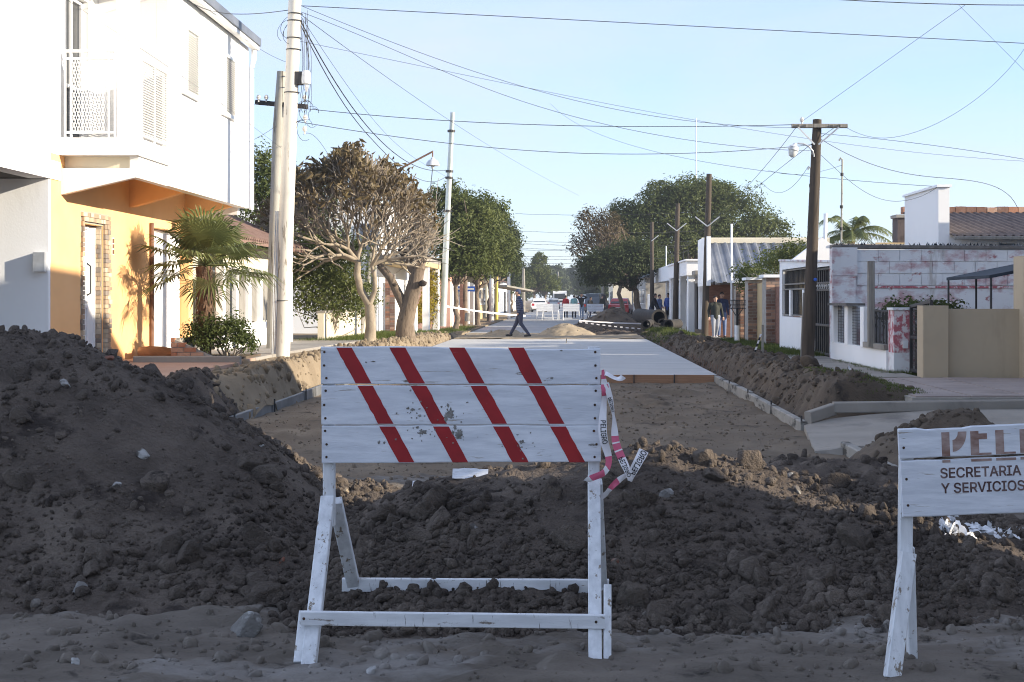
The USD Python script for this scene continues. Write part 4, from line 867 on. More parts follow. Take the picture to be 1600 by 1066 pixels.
def street_tree(label, x, y, lobes, n, size, leaf, seed, r=0.13):
    return tree('street_tree', label, (x, y, 0.05), [(x + a, y + b, c, d, e, g) for a, b, c, d, e, g in lobes], n, size, leaf, 'bark_brown', seed, r, fork=(x, y, 1.9), group=None)
street_tree('full green street tree right behind the metal lamp pole', -4.75, 63, [(0, 0, 3.8, 1.5, 1.6, 1.3), (0.7, 0, 4.9, 1.2, 1.3, 1.1), (0.9, 0, 3.6, 1.1, 1.4, 1.1), (-0.4, 0.3, 5.5, 0.9, 1, 0.9), (0.3, -0.3, 2.7, 1.2, 1.2, 0.7)], 17000, 0.15, 'leaf_green', 41)
street_tree('rounded green street tree, middle of the left row', -4.5, 75, [(0, 0, 4.4, 1.5, 1.7, 1.5), (0.4, 0, 5.6, 1.2, 1.4, 1.1), (0.9, 0, 3.9, 1.1, 1.4, 1.2), (0.1, 0, 2.9, 1.5, 1.4, 0.7), (-0.7, 0, 6.0, 1, 1, 1)], 16000, 0.17, 'leaf_green', 43)
street_tree('darker green street tree, farthest of the left row', -4.7, 90, [(0, 0, 4.2, 1.5, 1.8, 1.6), (0.7, 0, 4.9, 1.2, 1.5, 1.4), (1.0, 0, 3.6, 1.0, 1.4, 1.0), (0.2, 0, 6.1, 1.1, 1.2, 0.9)], 14000, 0.19, 'leaf_dark', 45)
street_tree('small tree at the end of the left row, over the white car', -5.2, 108, [(0, 0, 4.4, 1.5, 1.8, 1.4), (0.8, 0, 5.6, 1.0, 1.2, 1.0)], 7000, 0.22, 'leaf_dark', 47)

def simple_house(name, label, x0, x1, y0, y1, h, wall, roofm, roofkind='flat', front=None, group=None):
    """front: x of the street side; openings are set on it and on the near side."""
    T = thing(name, label, 'house', ((x0 + x1) / 2, (y0 + y1) / 2, 0.0), group=group)
    MB().box(x0, x1, y0, y1, -0.1, h).build('wall', wall, T)
    s = 1 if front == x1 else -1
    if roofkind == 'flat': MB().box(x0 - .08, x1 + .08, y0 - .08, y1 + .08, h + .002, h + 0.22).build('roof', roofm, T)
    else:
        xm = (x0 + x1) / 2; MB().ext([(x0 - .3, h), (x1 + .3, h), (xm, h + (x1 - x0) * 0.2)], 'y', y0 - .3, y1 + .3).build('roof', roofm, T)
    rr = np.random.default_rng(int(y0 * 10) % 9999); y = y0 + 1
    while y < y1 - 1.5:
        if rr.random() < 0.4: MB().box(front - 0.03 * s, front + 0.03 * s, y, y + 0.95, 0.0, 2.1).build('door', 'white_metal' if rr.random() < .5 else 'dark_steel', T); y += 1.6
        else:
            w = MB().box(front - 0.03 * s, front + 0.04 * s, y, y + 1.3, 1.0, 2.1).build('window', 'white_metal', T); MB().box(front + 0.035 * s, front + 0.05 * s, y + 0.08, y + 1.22, 1.08, 2.02).build('pane', 'dark_glass', w); y += 2.2
    return T
simple_house('pink_wall_house', 'pink walled house beyond the metal lamp pole', -12, -5.3, 67, 73, 2.4, 'pink_plaster', 'concrete_old', 'flat', -5.3)
bw = thing('brick_yard_wall', 'dark brick yard wall under the left street trees', 'wall', (-5.6, 83, 0)); MB().box(-9, -5.6, 79.5, 79.8, 0, 2.2).box(-5.6, -5.45, 79.5, 90, 0, 2.0).build('wall', 'brick_far', bw)
for q in range(3): MB().box(-5.5, -5.2, 78.9 + 4.2 * q, 79.2 + 4.2 * q, 0, 2.3).build('pier', ('white_plaster', 'grey_plaster', 'brick_far')[q], bw)
sg = thing('blue_street_sign', 'small blue and white sign on a thin post by the left trees', 'sign', (-4.9, 76.5, 0.0)); MB().box(-5.35, -4.75, 76.48, 76.52, 1.78, 2.05).build('panel', 'sign_blue', sg); MB().box(-5.3, -4.8, 76.46, 76.478, 1.87, 1.95).build('band', 'sign_white', sg); MB().tube([(-4.82, 76.55, 0), (-4.82, 76.55, 2.1)], 0.04, 6).build('post', 'white_metal', sg)
for (px, y, w, m, lab) in ((727, 72, 0.22, 'bark_brown', 'brown wooden post below the left street trees'), (768, 86, 0.24, 'concrete_pole', 'pale concrete post with a mossy side by the brick yard wall'), (776, 92, 0.18, 'yellow_plaster', 'yellow painted post by the left pavement'), (795, 101, 0.22, 'white_plaster_clean', 'white painted post before the white car')):
    top = 3.4 if m != 'white_plaster_clean' else 3.2
    x = (px - VPX) * y / FPX; single('roadside_post', MB().tube([(x, y, -0.05), (x, y, top * 0.5), (x, y, top)], [w * 0.55, w * 0.52, w * 0.48], 9).data(), m, lab, 'post', smooth=50)
simple_house('orange_house', 'ochre house behind the left roadside posts', -12, -5.7, 92, 104, 2.9, 'ochre_plaster', 'roof_tile', 'gable', -5.7)
simple_house('yellow_house', 'cream house past the last left street tree', -12, -5.9, 110, 128, 3.0, 'cream_plaster', 'concrete_old', 'flat', -5.9)
single('plank_awning', MB().beam(W(780, 447, 96), W(823, 455, 99), 1.2, 0.12).data(), 'timber_grey', 'thin flat awning sticking out over the left pavement', 'awning')
single('low_stump', MB().tube([W(730, 502, 64), W(731, 489, 64)], [0.12, 0.11], 9).data(), 'timber_grey', 'short pale stump post on the left verge', 'post')
# ------------------------------------------------------------------ right: houses and walls
rs = np.random.default_rng(91)
# peeling party wall facing the camera
PW = thing('peeling_wall', 'white wall with peeling red paint, facing the camera behind the front yard', 'wall', (7, 28.8, 0.2))
MB().box(5.2, 11, 28.7, 28.9, 0.0, 1.62).box(5.2, 11, 28.72, 28.9, 1.62, 2.36).build('wall', 'white_plaster_aged', PW)
MB().box(5.17, 5.66, 28.63, 28.92, 1.85, 2.40).box(5.17, 5.62, 28.60, 28.92, 0.0, 1.84).build('pier', 'white_plaster_aged', PW)
for k in range(3):
    x = 5.66 - (0.2 if k % 2 else 0); z = 1.66 + k * 0.235
    while x < 10.9:
        x0, x1 = max(x, 5.665), x + 0.42
        MB().box(x0 + 0.006, x1 - 0.006, 28.695 + 0.008 * rs.random(), 28.75, z + 0.006, z + 0.225).build('block', 'white_plaster_aged', PW); x += 0.42
MB().beam((5.9, 28.69, 1.63), (11, 28.69, 1.62), 0.02, 0.045).build('red_band', 'pink_worn', PW)
MB().beam((5.17, 28.79, 2.415), (11, 28.79, 2.395), 0.25, 0.07).build('coping', 'moss_stain', PW)
sp = MB()
for k in range(170):
    x, y = rs.uniform(5.2, 10.9), rs.uniform(28.7, 28.88); h = rs.uniform(0.03, 0.09); w = rs.uniform(0.01, 0.025); d = rs.normal(size=2) * 0.03
    sp.add([(x - w, y, 2.43), (x + w, y, 2.43), (x, y + 0.012, 2.43), (x + d[0], y + d[1], 2.43 + h)], [[0, 1, 3], [1, 2, 3], [2, 0, 3]])
sp.build('glass_shards', 'dark_glass', PW, kind='stuff')

# house with the dark grille and door along the pavement
GH = thing('grille_house', 'white house front with a dark barred window and tall dark door by the wooden pole', 'house', (5.3, 32, 0.2))
MB().ext(Polygon([(28.95, 0), (35.9, 0), (35.9, 2.31), (28.95, 2.11)]).difference(rect(31.55, 35.5, 0.98, 2.10)).difference(rect(28.98, 31.1, 0.05, 2.05)), 'x', 5.2, 5.38).build('wall', 'white_plaster', GH)
MB().beam((5.29, 28.95, 2.135), (5.29, 35.9, 2.335), 0.24, 0.045).build('coping', 'white_plaster_aged', GH)
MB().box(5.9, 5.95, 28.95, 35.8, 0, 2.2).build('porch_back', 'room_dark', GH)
g = MB()
for z in (1.02, 1.62, 1.74, 2.07): g.beam((5.25, 31.57, z), (5.25, 35.48, z), 0.04, 0.035)
wg = g.build('window', 'timber_grey', GH)
g = MB()
for y in np.linspace(31.6, 35.45, 22): g.tube([(5.27, y, 1.0), (5.27, y, 2.09)], 0.012, 5)
g.build('bars', 'dark_steel', wg); MB().box(5.30, 5.31, 31.57, 35.48, 1.0, 2.09).build('pane', 'dark_glass', wg)
for y in (32.4, 34.3): MB().beam((5.25, y, 1.0), (5.25, y, 1.60), 0.2, 0.1, up=(1, 0, 0)).build('mullion', 'white_plaster', GH)
g = MB().box(5.28, 5.31, 29.0, 31.08, 0.2, 2.04); dg = g.build('door', 'dark_steel', GH)
g = MB()
for y in np.linspace(29.02, 31.06, 9): g.beam((5.265, y, 0.22), (5.265, y, 2.02), 0.05, 0.03, up=(1, 0, 0))
for z in (0.28, 0.86, 1.58, 1.72, 2.01): g.beam((5.26, 29.0, z), (5.26, 31.08, z), 0.05, 0.05)
g.build('door_rib', 'ochre_plaster' if False else 'dark_steel', dg)
g = MB()
for k in range(7):
    y = 29.2 + k * 0.26; a = np.linspace(0, 2 * np.pi * 0.8, 9)
    g.tube(np.stack([5.25 + 0 * a, y + 0.06 * np.cos(a), 1.65 + 0.05 * np.sin(a)], 1), 0.010, 5)
g.build('scrollwork', 'white_metal', dg)
MB().box(5.20, 5.24, 31.15, 31.35, 1.2, 1.45).build('meter_box', 'galvanised', GH)
# lit gable behind it
GB = thing('white_gable', 'bright white gable wall and parapet behind the barred window', 'house', (7, 36.8, 0.2))
MB().ext([(5.40, 0), (5.40, 2.22), (6.32, 2.92), (6.62, 2.70), (11, 2.66), (11, 0)], 'y', 36.4, 36.65).box(5.42, 11, 36.65, 37.4, 0, 1.2).build('wall', 'white_plaster_clean', GB)
MB().beam((6.62, 36.52, 2.735), (11, 36.52, 2.695), 0.34, 0.06).build('coping', 'concrete_old', GB)

# front yard with low wall
FY = thing('front_yard_wall', 'low white front wall with wire mesh openings and posts along the right pavement', 'wall', (5.2, 26, 0.2))
MB().box(5.13, 5.27, 23.62, 28.58, 0.0, 0.57).build('base_wall', 'white_plaster', FY)
for y, w in ((28.3, 0.2), (26.95, 0.3), (25.5, 0.3)): MB().beam((5.2, y, 0.56), (5.2, y, 1.27 if y > 26 else 1.26), 0.17, w, up=(0, 1, 0), c=0.008).build('post', 'white_plaster', FY)
MB().box(5.02, 5.36, 26.4, 28.3, 1.275, 1.32).build('cap_slab', 'moss_stain', FY)
for a, b in ((27.12, 28.2), (25.67, 26.78)):
    g = MB()
    for z in np.arange(0.6, 1.26, 0.052): g.tube([(5.2, a, z), (5.2, b, z)], 0.004, 4, cap=False)
    for y in np.arange(a, b, 0.075): g.tube([(5.2, y, 0.57), (5.2, y, 1.27)], 0.004, 4, cap=False)
    g.build('wire_mesh', 'dark_steel', FY)
g = MB()
for y in np.arange(23.8, 25.34, 0.11): g.tube([(5.2, y, 0.62), (5.2, y, 1.22)], 0.011, 5)
for z in (0.64, 1.2): g.beam((5.2, 23.7, z), (5.2, 25.34, z), 0.03, 0.03)
g.build('iron_railing', 'dark_steel', FY)
MB().box(5.10, 5.30, 23.65, 25.34, 0.572, 0.66).build('planter_box', 'concrete_old', FY)
PP = MB().box(5.16, 5.50, 23.2, 23.6, 0.55, 1.22).build('gate_pillar', 'pink_worn', FY, label='pink worn gate pillar with a small meter box'); MB().box(5.162, 5.498, 23.202, 23.598, 0.0, 0.548).build('pillar_foot', 'white_plaster_aged', PP); MB().box(5.14, 5.52, 23.18, 23.62, 1.222, 1.26).build('pillar_cap', 'white_plaster_aged', PP); MB().box(5.30, 5.38, 23.17, 23.198, 0.62, 0.74).build('meter_box', 'sign_white', PP)
g = MB().beam((5.42, 23.15, 1.28), (5.42, 21.85, 1.36), 0.04, 0.05).beam((5.42, 23.15, 0.28), (5.42, 21.85, 0.28), 0.04, 0.05).beam((5.42, 23.15, 0.8), (5.42, 21.85, 0.8), 0.04, 0.05).beam((5.42, 23.13, 0.26), (5.42, 23.13, 1.3), 0.04, 0.05).beam((5.42, 21.87, 0.26), (5.42, 21.87, 1.36), 0.04, 0.05)
GT = thing('yard_gate', 'narrow dark metal mesh gate between pink pillar and beige wall', 'gate', (5.42, 22.5, 0.2)); origin.pop(str(GT.GetPath())); GT.GetAttribute('xformOp:translate').Set(Gf.Vec3d(0, 0, 0))
g.build('frame', 'dark_steel', GT)
g = MB()
for z in np.arange(0.3, 1.3, 0.06): g.tube([(5.43, 21.9, z), (5.43, 23.1, z)], 0.005, 4, cap=False)
for y in np.arange(21.9, 23.1, 0.06): g.tube([(5.43, y, 0.28), (5.43, y, 1.3)], 0.005, 4, cap=False)
g.build('mesh_panel', 'dark_steel', GT)
single('timber_post', MB().beam((5.08, 24.55, 0.6), (5.08, 24.55, 2.03), 0.11, 0.11, up=(0, 1, 0)).data(), 'timber_grey', 'weathered square timber post rising from the planter box of the front wall', 'post')
bush('yard_shrub', 'glossy dark green shrub behind the front wall and pink pillar', 'shrub', [(5.9, 25.6, 1.15, 0.45, 0.4, 0.28), (6.45, 25.5, 1.2, 0.5, 0.4, 0.22), (6.0, 25.5, 0.7, 0.5, 0.4, 0.4)], 2600, 0.075, 'leaf_bush', 51, stems=16)
BW = thing('beige_wall', 'smooth beige garden wall with a stout pillar at the right edge', 'wall', (6.1, 21.7, 0.2))
MB().beam((5.42, 21.78, 0.1), (5.42, 21.78, 1.30), 0.38, 0.36, up=(0, 1, 0), c=0.008).build('pillar', 'beige_plaster', BW)
MB().box(5.612, 6.68, 21.72, 21.9, 0.1, 1.25).build('wall', 'beige_plaster', BW)
MB().beam((6.98, 21.75, 0.1), (6.98, 21.75, 2.03), 0.6, 0.5, up=(0, 1, 0), c=0.008).build('gate_column', 'beige_plaster', BW)
MB().box(6.70, 6.82, 21.47, 21.497, 0.95, 1.3).build('intercom_plate', 'grey_plaster', BW)
MB().box(7.29, 9.3, 21.7, 21.9, 0.1, 1.9).build('gate_panel', 'beige_plaster', BW)
CN = thing('shade_canopy', 'dark shade cloth canopy on thin posts behind the beige wall', 'canopy', (7.6, 24, 0.2))
v, f = grid(6.62, 9.0, 23.0, 25.6, 0.12, lambda X, Y: 1.77 + (X - 6.62) * 0.20 - 0.03 * np.sin((Y - 23) / 2.6 * np.pi) * np.sin((X - 6.62) / 2.4 * np.pi * 2)); obj('cloth', (v, f), 'shade_cloth', CN, smooth=True)
g = MB()
for y in (23.0, 25.6): g.beam((6.62, y, 1.745), (9.0, y, 2.22), 0.02, 0.05)
g.beam((6.62, 23, 1.745), (6.62, 25.6, 1.745), 0.02, 0.05); g.build('valance', 'shade_cloth', CN)
for x, y in ((6.64, 23.02), (7.12, 23.02), (6.64, 25.58), (7.12, 25.58), (8.9, 23.02), (8.9, 25.58)): MB().tube([(x, y, 0.2), (x, y, 1.76 + (x - 6.62) * 0.2)], 0.018, 6).build('post', 'dark_steel', CN)

# white roof house behind the peeling wall
RH = thing('corrugated_roof_house', 'white house with brown corrugated roof and tall white end parapet at the right', 'house', (9, 31, 0.2))
MB().box(7.62, 13, 29.3, 29.5, 0, 2.62).build('wall', 'white_plaster_clean', RH); MB().box(8.3, 13, 33.8, 34.0, 0, 3.3).build('rear_wall', 'white_plaster_clean', RH)
MB().ext([(29.28, 0), (29.28, 3.62), (32.2, 3.62), (32.2, 0)], 'x', 7.4, 7.62).build('parapet', 'white_plaster_clean', RH)
MB().box(7.36, 7.66, 29.24, 32.24, 3.622, 3.67).build('parapet_cap', 'white_plaster', RH)
rf = obj('roof', corrug((7.66, 29.05, 2.64), (5.4, 0, 0), (0, 4.6, 0.74), 0.16, 0.024), 'roof_fibre', RH)
MB().beam((7.64, 29.0, 2.60), (13, 29.0, 2.60), 0.1, 0.07).build('gutter', 'timber_grey', rf)
for k in range(22):
    x = 7.66 + k * 0.24; MB().box(x + 0.004, x + 0.232, 33.5 + 0.02 * rs.random(), 33.75, 3.34, 3.48 + 0.03 * rs.random()).build('ridge_brick', 'brick_%d' % rs.integers(3), rf)
MB().box(8.6, 8.9, 29.2, 29.3, 1.6, 2.5).build('window', 'dark_glass', RH)
MB().tube([(9.55, 29.22, 2.6), (9.55, 29.22, 1.5)], 0.03, 6).build('downpipe', 'white_metal', RH)
ch = thing('brick_tank_base', 'small brown brick tower left of the tall white parapet', 'tower', (8.35, 36.9, 0)); MB().box(8.26, 8.7, 36.7, 37.3, 2.0, 3.42).build('wall', 'roof_fibre', ch); MB().box(8.22, 8.74, 36.66, 37.34, 3.422, 3.5).build('cap', 'concrete_old', ch); MB().box(7.7, 8.7, 36.66, 36.698, 2.7, 2.8).build('ledge', 'ochre_plaster', ch)

# metal roofed house with brick porch
MH = thing('metal_roof_house', 'house with a ribbed grey metal roof and pale ridge behind the brick gate', 'house', (6.6, 52, 0))
MB().box(5.45, 9.5, 52.05, 54.0, 0, 2.0).build('wall', 'grey_plaster', MH)
obj('roof', corrug((4.98, 50.4, 1.95), (4.6, 0, 0), (0, 3.4, 1.5), 0.36, 0.055, profile='rib'), 'roof_metal', MH)
MB().beam((4.95, 53.85, 3.52), (9.6, 53.85, 3.52), 0.35, 0.22).build('ridge', 'cream_plaster', MH)
MB().box(4.84, 4.97, 50.6, 54.2, 1.85, 3.55).build('parapet', 'white_plaster', MH)
MB().box(4.99, 5.9, 51.98, 52.04, -0.1, 1.9).build('porch_wall', 'brick_far', MH)
BG = thing('brick_gateway', 'row of brown brick gate pillars and yard wall with white caps on the right pavement', 'wall', (5.7, 42, 0))
def bricks(y0, y1, x, zt, T):
    pass
for (y0, y1, zt) in ((46.6, 47.2, 1.90), (43.4, 44.2, 1.95), (39.5, 40.3, 1.97)):
    c = MB().box(5.36, 5.92, y0, y1, 0, zt).build('pillar', 'mortar', BG)
    for k in range(int(zt / 0.085)):
        o = 0.1 if k % 2 else 0.0; x = 5.36 - o
        while x < 5.91:
            a, b = max(x, 5.355), min(x + 0.235, 5.925); MB().box(a + 0.004, b - 0.004, y0 - 0.012, y0 + 0.05, 0.01 + k * 0.085, 0.08 + k * 0.085).build('brick', 'brick_%d' % rs.choice([1, 3, 3, 2]), c) if b - a > 0.03 else None; x += 0.24
    MB().box(5.28, 6.0, y0 - 0.1, y1 + 0.1, zt + 0.002, zt + 0.08).build('cap', 'white_plaster', BG)
MB().box(5.6, 5.75, 36.2, 39.48, 0, 1.72).build('yard_wall', 'brick_far', BG); MB().box(5.62, 5.74, 40.32, 43.38, 0, 1.85).build('side_panel', 'ochre_plaster', BG); MB().box(5.62, 5.66, 44.25, 46.55, 0.1, 1.7).build('gate', 'dark_steel', BG)
bush('bougainvillea', 'straggly flowering bush hanging over the brick gateway', 'bush', [(5.75, 46, 2.15, 0.55, 1.0, 0.35), (6.1, 43, 2.35, 0.7, 1.2, 0.5), (6.5, 41.5, 2.55, 0.6, 0.9, 0.45), (5.6, 45.5, 1.9, 0.35, 0.6, 0.5), (6.8, 40.5, 2.2, 0.4, 0.6, 0.4)], 5200, 0.10, 'leaf_olive', 53, stems=30, clump=0.42)
TB = thing('litter_basket', 'black wire litter basket on a dark post with white lower tube', 'basket', (5.0, 43.2, 0.05))
g = MB()
for z in (1.12, 1.22, 1.36): g.tube([(4.78, 43.05, z), (5.24, 43.05, z), (5.24, 43.35, z), (4.78, 43.35, z), (4.78, 43.05, z)], 0.012, 5)
for t in np.linspace(0, 1, 7): g.tube([(4.82 + 0.38 * t, 43.05, 1.12), (4.78 + 0.46 * t, 43.05, 1.36)], 0.006, 4); g.tube([(4.82 + 0.38 * t, 43.35, 1.12), (4.78 + 0.46 * t, 43.35, 1.36)], 0.006, 4)
g.build('basket', 'black_plastic', TB); MB().tube([(5.01, 43.2, 0.5), (5.01, 43.2, 1.13)], 0.04, 8).tube([(5.01, 43.2, 0.85), (4.84, 43.2, 1.12)], 0.012, 5).tube([(5.01, 43.2, 0.85), (5.18, 43.2, 1.12)], 0.012, 5).build('post', 'black_plastic', TB); MB().tube([(5.01, 43.2, 0.0), (5.01, 43.2, 0.62)], 0.075, 10).build('sleeve', 'white_plaster_clean', TB)

# long white building with canopies further on
WB = thing('white_row_house', 'long white house with flat canopy and white pillars beyond the brick gateway', 'house', (6, 75, 0))
MB().box(5.95, 11, 58.5, 88, -0.1, 2.35).build('wall', 'white_plaster', WB)
MB().box(5.3, 11, 74.0, 92, 2.352, 3.15).build('upper_wall', 'white_plaster_clean', WB)
MB().box(4.9, 6.6, 60.0, 71.0, 2.36, 2.95).box(4.85, 6.62, 59.9, 71.1, 2.952, 3.02).build('canopy', 'white_plaster_clean', WB)
MB().box(5.1, 6.4, 58.3, 59.8, 2.36, 2.52).build('porch_roof', 'concrete_old', WB)
for y in (60.3, 64.5, 70.6): MB().beam((5.1, y, -0.05), (5.1, y, 2.36), 0.3, 0.35, up=(0, 1, 0)).build('pillar', 'white_plaster', WB)
for y in (58.9, 62.0, 66.5, 73, 78): 
    d = MB().box(5.88, 5.948, y, y + 1.2, 0, 2.1).build('door', 'dark_steel', WB)
for y in (75.5, 81.5): MB().box(5.88, 5.948, y, y + 1.3, 0.9, 2.0).build('window', 'dark_glass', WB)
MB().box(5.1, 5.9, 71.4, 73.6, 2.2, 2.28).build('awning', 'dark_steel', WB)
g = MB()
for y in (60.5, 63, 66, 70): g.tube([(5.0, y, 3.02), (5.0, y, 3.45)], 0.015, 5)
g.tube([(5.0, 60.5, 3.4), (5.0, 70, 3.4)], 0.01, 5); g.build('roof_rail', 'dark_steel', WB)
FW = thing('white_fence', 'white board fence on the right beyond the white row house', 'fence', (5.4, 93, 0))
for k in range(9): MB().box(5.36, 5.42, 88.4 + k * 1.0, 88.4 + k * 1.0 + 0.94, 0, 1.7 - 0.05 * (k % 2)).build('panel', 'white_metal', FW)
simple_house('cream_house', 'cream house end lit beyond the big right tree', 4.3, 12, 136, 150, 3.2, 'cream_plaster', 'concrete_old', 'flat', 4.3)
simple_house('grey_house', 'grey house half hidden by the big right tree', 5.6, 12, 104, 126, 2.9, 'grey_plaster', 'roof_metal', 'gable', 5.6)
simple_house('far_house', 'white house far down the right side of the street', 5.5, 12, 160, 185, 3.0, 'white_plaster', 'concrete_old', 'flat', 5.5)
simple_house('far_house', 'pale house far down the left side of the street', -13, -6, 140, 175, 3.0, 'white_plaster', 'roof_tile', 'gable', -6)

# houses beyond the picture's right edge that throw the morning shade over the crossing
for nm, lab, x0, x1, y0, y1, h in (('near_corner_house', 'white corner house just outside the right edge beside the camera', 6.2, 8.4, -9, 5.85, 5.6), ('side_street_house', 'grey two-storey house outside the right edge past the camera', 8.0, 14, 9.6, 17.0, 7.2), ('neighbour_house', 'beige house outside the right edge behind the canopy yard', 9.9, 16, 19.5, 28.4, 3.7)):
    T = thing(nm, lab, 'house', ((x0 + x1) / 2, (y0 + y1) / 2, 0)); side = nm == 'side_street_house'; MB().ext([(y0, -0.2), (y1, -0.2), (y1, h), (y0, h)] if not side else [(y0, -0.2), (18.9, -0.2), (18.9, 5.0), (16.6, 6.4), (y0, 6.7)], 'x', x0, x1).build('wall', 'grey_plaster' if side else 'white_plaster', T)
    if not side: MB().box(x0 - .1, x1 + .1, y0 - .1, y1 + .1, h + .002, h + 0.2).build('roof', 'concrete_old', T)
    if nm == 'near_corner_house': MB().box(6.25, 6.6, 5.852, 7.0, 2.65, 5.5).build('balcony', 'white_plaster', T)
    for y in np.arange(y0 + 1.2, y1 - 1.5, 2.6): MB().box(x0 - 0.04, x0 + 0.02, y, y + 1.1, 1.1, 2.2).build('window', 'white_metal', T)
T = thing('corner_yard_wall', 'plain yard wall between the two houses outside the right edge', 'wall', (7, 8, 0)); MB().box(7.0, 7.2, 6.4, 9.5, -0.1, 2.15).build('wall', 'grey_plaster', T)

# right hand trees
tree('broad_tree', 'huge spreading green tree rising behind the right hand houses', (8.6, 100, 0), [(6.3, 100, 6.8, 2.3, 2.4, 2.0), (8.6, 100, 7.6, 2.7, 2.6, 2.1), (5.0, 99, 5.5, 1.8, 2.0, 1.6), (11.4, 100, 7.0, 2.4, 2.5, 2.2), (13.3, 100, 5.7, 1.8, 2.2, 1.8), (10.0, 99, 5.2, 2.6, 2.4, 1.8), (7.5, 98.5, 5.2, 2.4, 2.0, 1.8), (14.4, 100, 4.4, 1.3, 1.8, 1.3), (9.6, 100.5, 8.4, 2.0, 2, 1.3), (4.0, 100, 6.6, 1.5, 1.8, 1.5), (3.6, 99, 5.0, 1.4, 1.6, 1.4), (6.5, 98.5, 3.8, 2.0, 1.6, 1.2), (6.5, 99.5, 8.3, 1.5, 1.5, 1.0)], 58000, 0.21, 'leaf_olive', 'bark_brown', 61, r=0.4, fork=(8.6, 100, 3.2), limbs=16, clump=0.24)
tree('pavement_tree', 'dark tree over the right pavement with thin browning leaves on its street side', (4.3, 86, 0), [(3.4, 86, 3.4, 1.6, 1.8, 1.3), (1.9, 86, 3.3, 1.3, 1.6, 1.0), (4.6, 86, 3.6, 1.3, 1.6, 1.3), (2.6, 86, 2.5, 1.6, 1.4, 0.6)], 20000, 0.16, 'leaf_dark', 'bark_brown', 63, r=0.22, fork=(4.0, 86, 2.0), limbs=10)
tree('thinning_tree', 'half bare tree with sparse brown leaves on the right of the street', (3.6, 92, 0), [(2.4, 92, 5.2, 1.5, 1.6, 1.3), (1.4, 92, 6.2, 1.0, 1.2, 0.9), (0.9, 92, 4.6, 0.9, 1.2, 0.9), (2.6, 92, 6.3, 0.8, 1, 0.7)], 3600, 0.16, 'leaf_autumn', 'bark_brown', 65, r=0.16, fork=(3.2, 92, 2.6), limbs=60, clump=0.34, per=8)
tree('far_street_tree', 'tall yellowish green tree closing the left side of the far street', (-3.9, 178, 0), [(-3.5, 178, 4.2, 1.5, 1.6, 2.2), (-2.6, 178, 3.4, 1.2, 1.5, 1.7), (-4.4, 178, 3.6, 1.2, 1.5, 1.8), (-3.3, 178, 6.0, 1.0, 1.2, 1.0), (-1.6, 178, 3.0, 0.8, 1.2, 1.4)], 9000, 0.26, 'leaf_green', 'bark_brown', 67, r=0.2)
tree('far_street_tree', 'dark tree beside the left kerb in front of the far yellowish tree', (-5.6, 150, 0), [(-5.4, 150, 3.6, 1.6, 1.6, 2.0), (-6.4, 150, 3.0, 1.2, 1.5, 1.6)], 6000, 0.26, 'leaf_dark', 'bark_brown', 69)
k = 0
for (px, y, top, rad, lab) in ((868, 300, 9, 3.2, 'hazy far tree left of the street end'), (885, 420, 11, 4.5, 'hazy far tree closing the middle of the street end'), (905, 310, 9.5, 3.4, 'hazy far tree at the right of the street end'), (925, 230, 7, 2.6, 'mid green tree on the right verge near the street end'), (940, 200, 6.0, 2.2, 'green tree on the right verge beyond the cream house'), (852, 260, 8, 2.6, 'far dark tree behind the yellowish tree'), (900, 380, 8.5, 3.5, 'pale far tree right of the street centre'), (872, 400, 10, 4, 'tall far tree on the left of the street centre')):
    x = (px - VPX) * y / FPX
    tree('distant_tree', lab, (x, y, 0), [(x, y, top * 0.55, rad * 0.8, rad * 0.8, top * 0.38), (x + rad * .4, y, top * 0.42, rad * 0.7, rad * .7, top * 0.28), (x - rad * .4, y, top * 0.45, rad * 0.7, rad * .7, top * 0.3), (x, y, top * 0.78, rad * .5, rad * .5, top * .2)], 4200, 0.42 + y * 0.0006, 'leaf_far', 'bark_brown', 700 + k, r=0.25); k += 1
# a far belt of trees that reads as one mass
rb = np.random.default_rng(19); lob = [(x, 520 + rb.uniform(-20, 20), rb.uniform(3, 6), rb.uniform(5, 9), 6, rb.uniform(3, 6)) for x in np.arange(-120, 125, 7)]
(v, f), C = crown(lob, 26000, 1.0, 0.6, 23, 0.3); single('distant_woodland', (v, f), 'leaf_far', 'hazy band of trees along the horizon', 'trees', kind='stuff')
for (sx, n) in ((-1, 8), (1, 8)):
    rb2 = np.random.default_rng(30 + n + sx)
    lob = [(sx * rb2.uniform(9, 30), rb2.uniform(190, 420), rb2.uniform(2.5, 4.5), rb2.uniform(3, 5), 4, rb2.uniform(2.5, 4)) for _ in range(34)]
    (v, f), C = crown(lob, 16000, 0.7, 0.6, 29 + sx, 0.3); single('distant_woodland', (v, f), 'leaf_far', 'mass of far trees behind the %s row of houses' % ('left' if sx < 0 else 'right'), 'trees', kind='stuff')

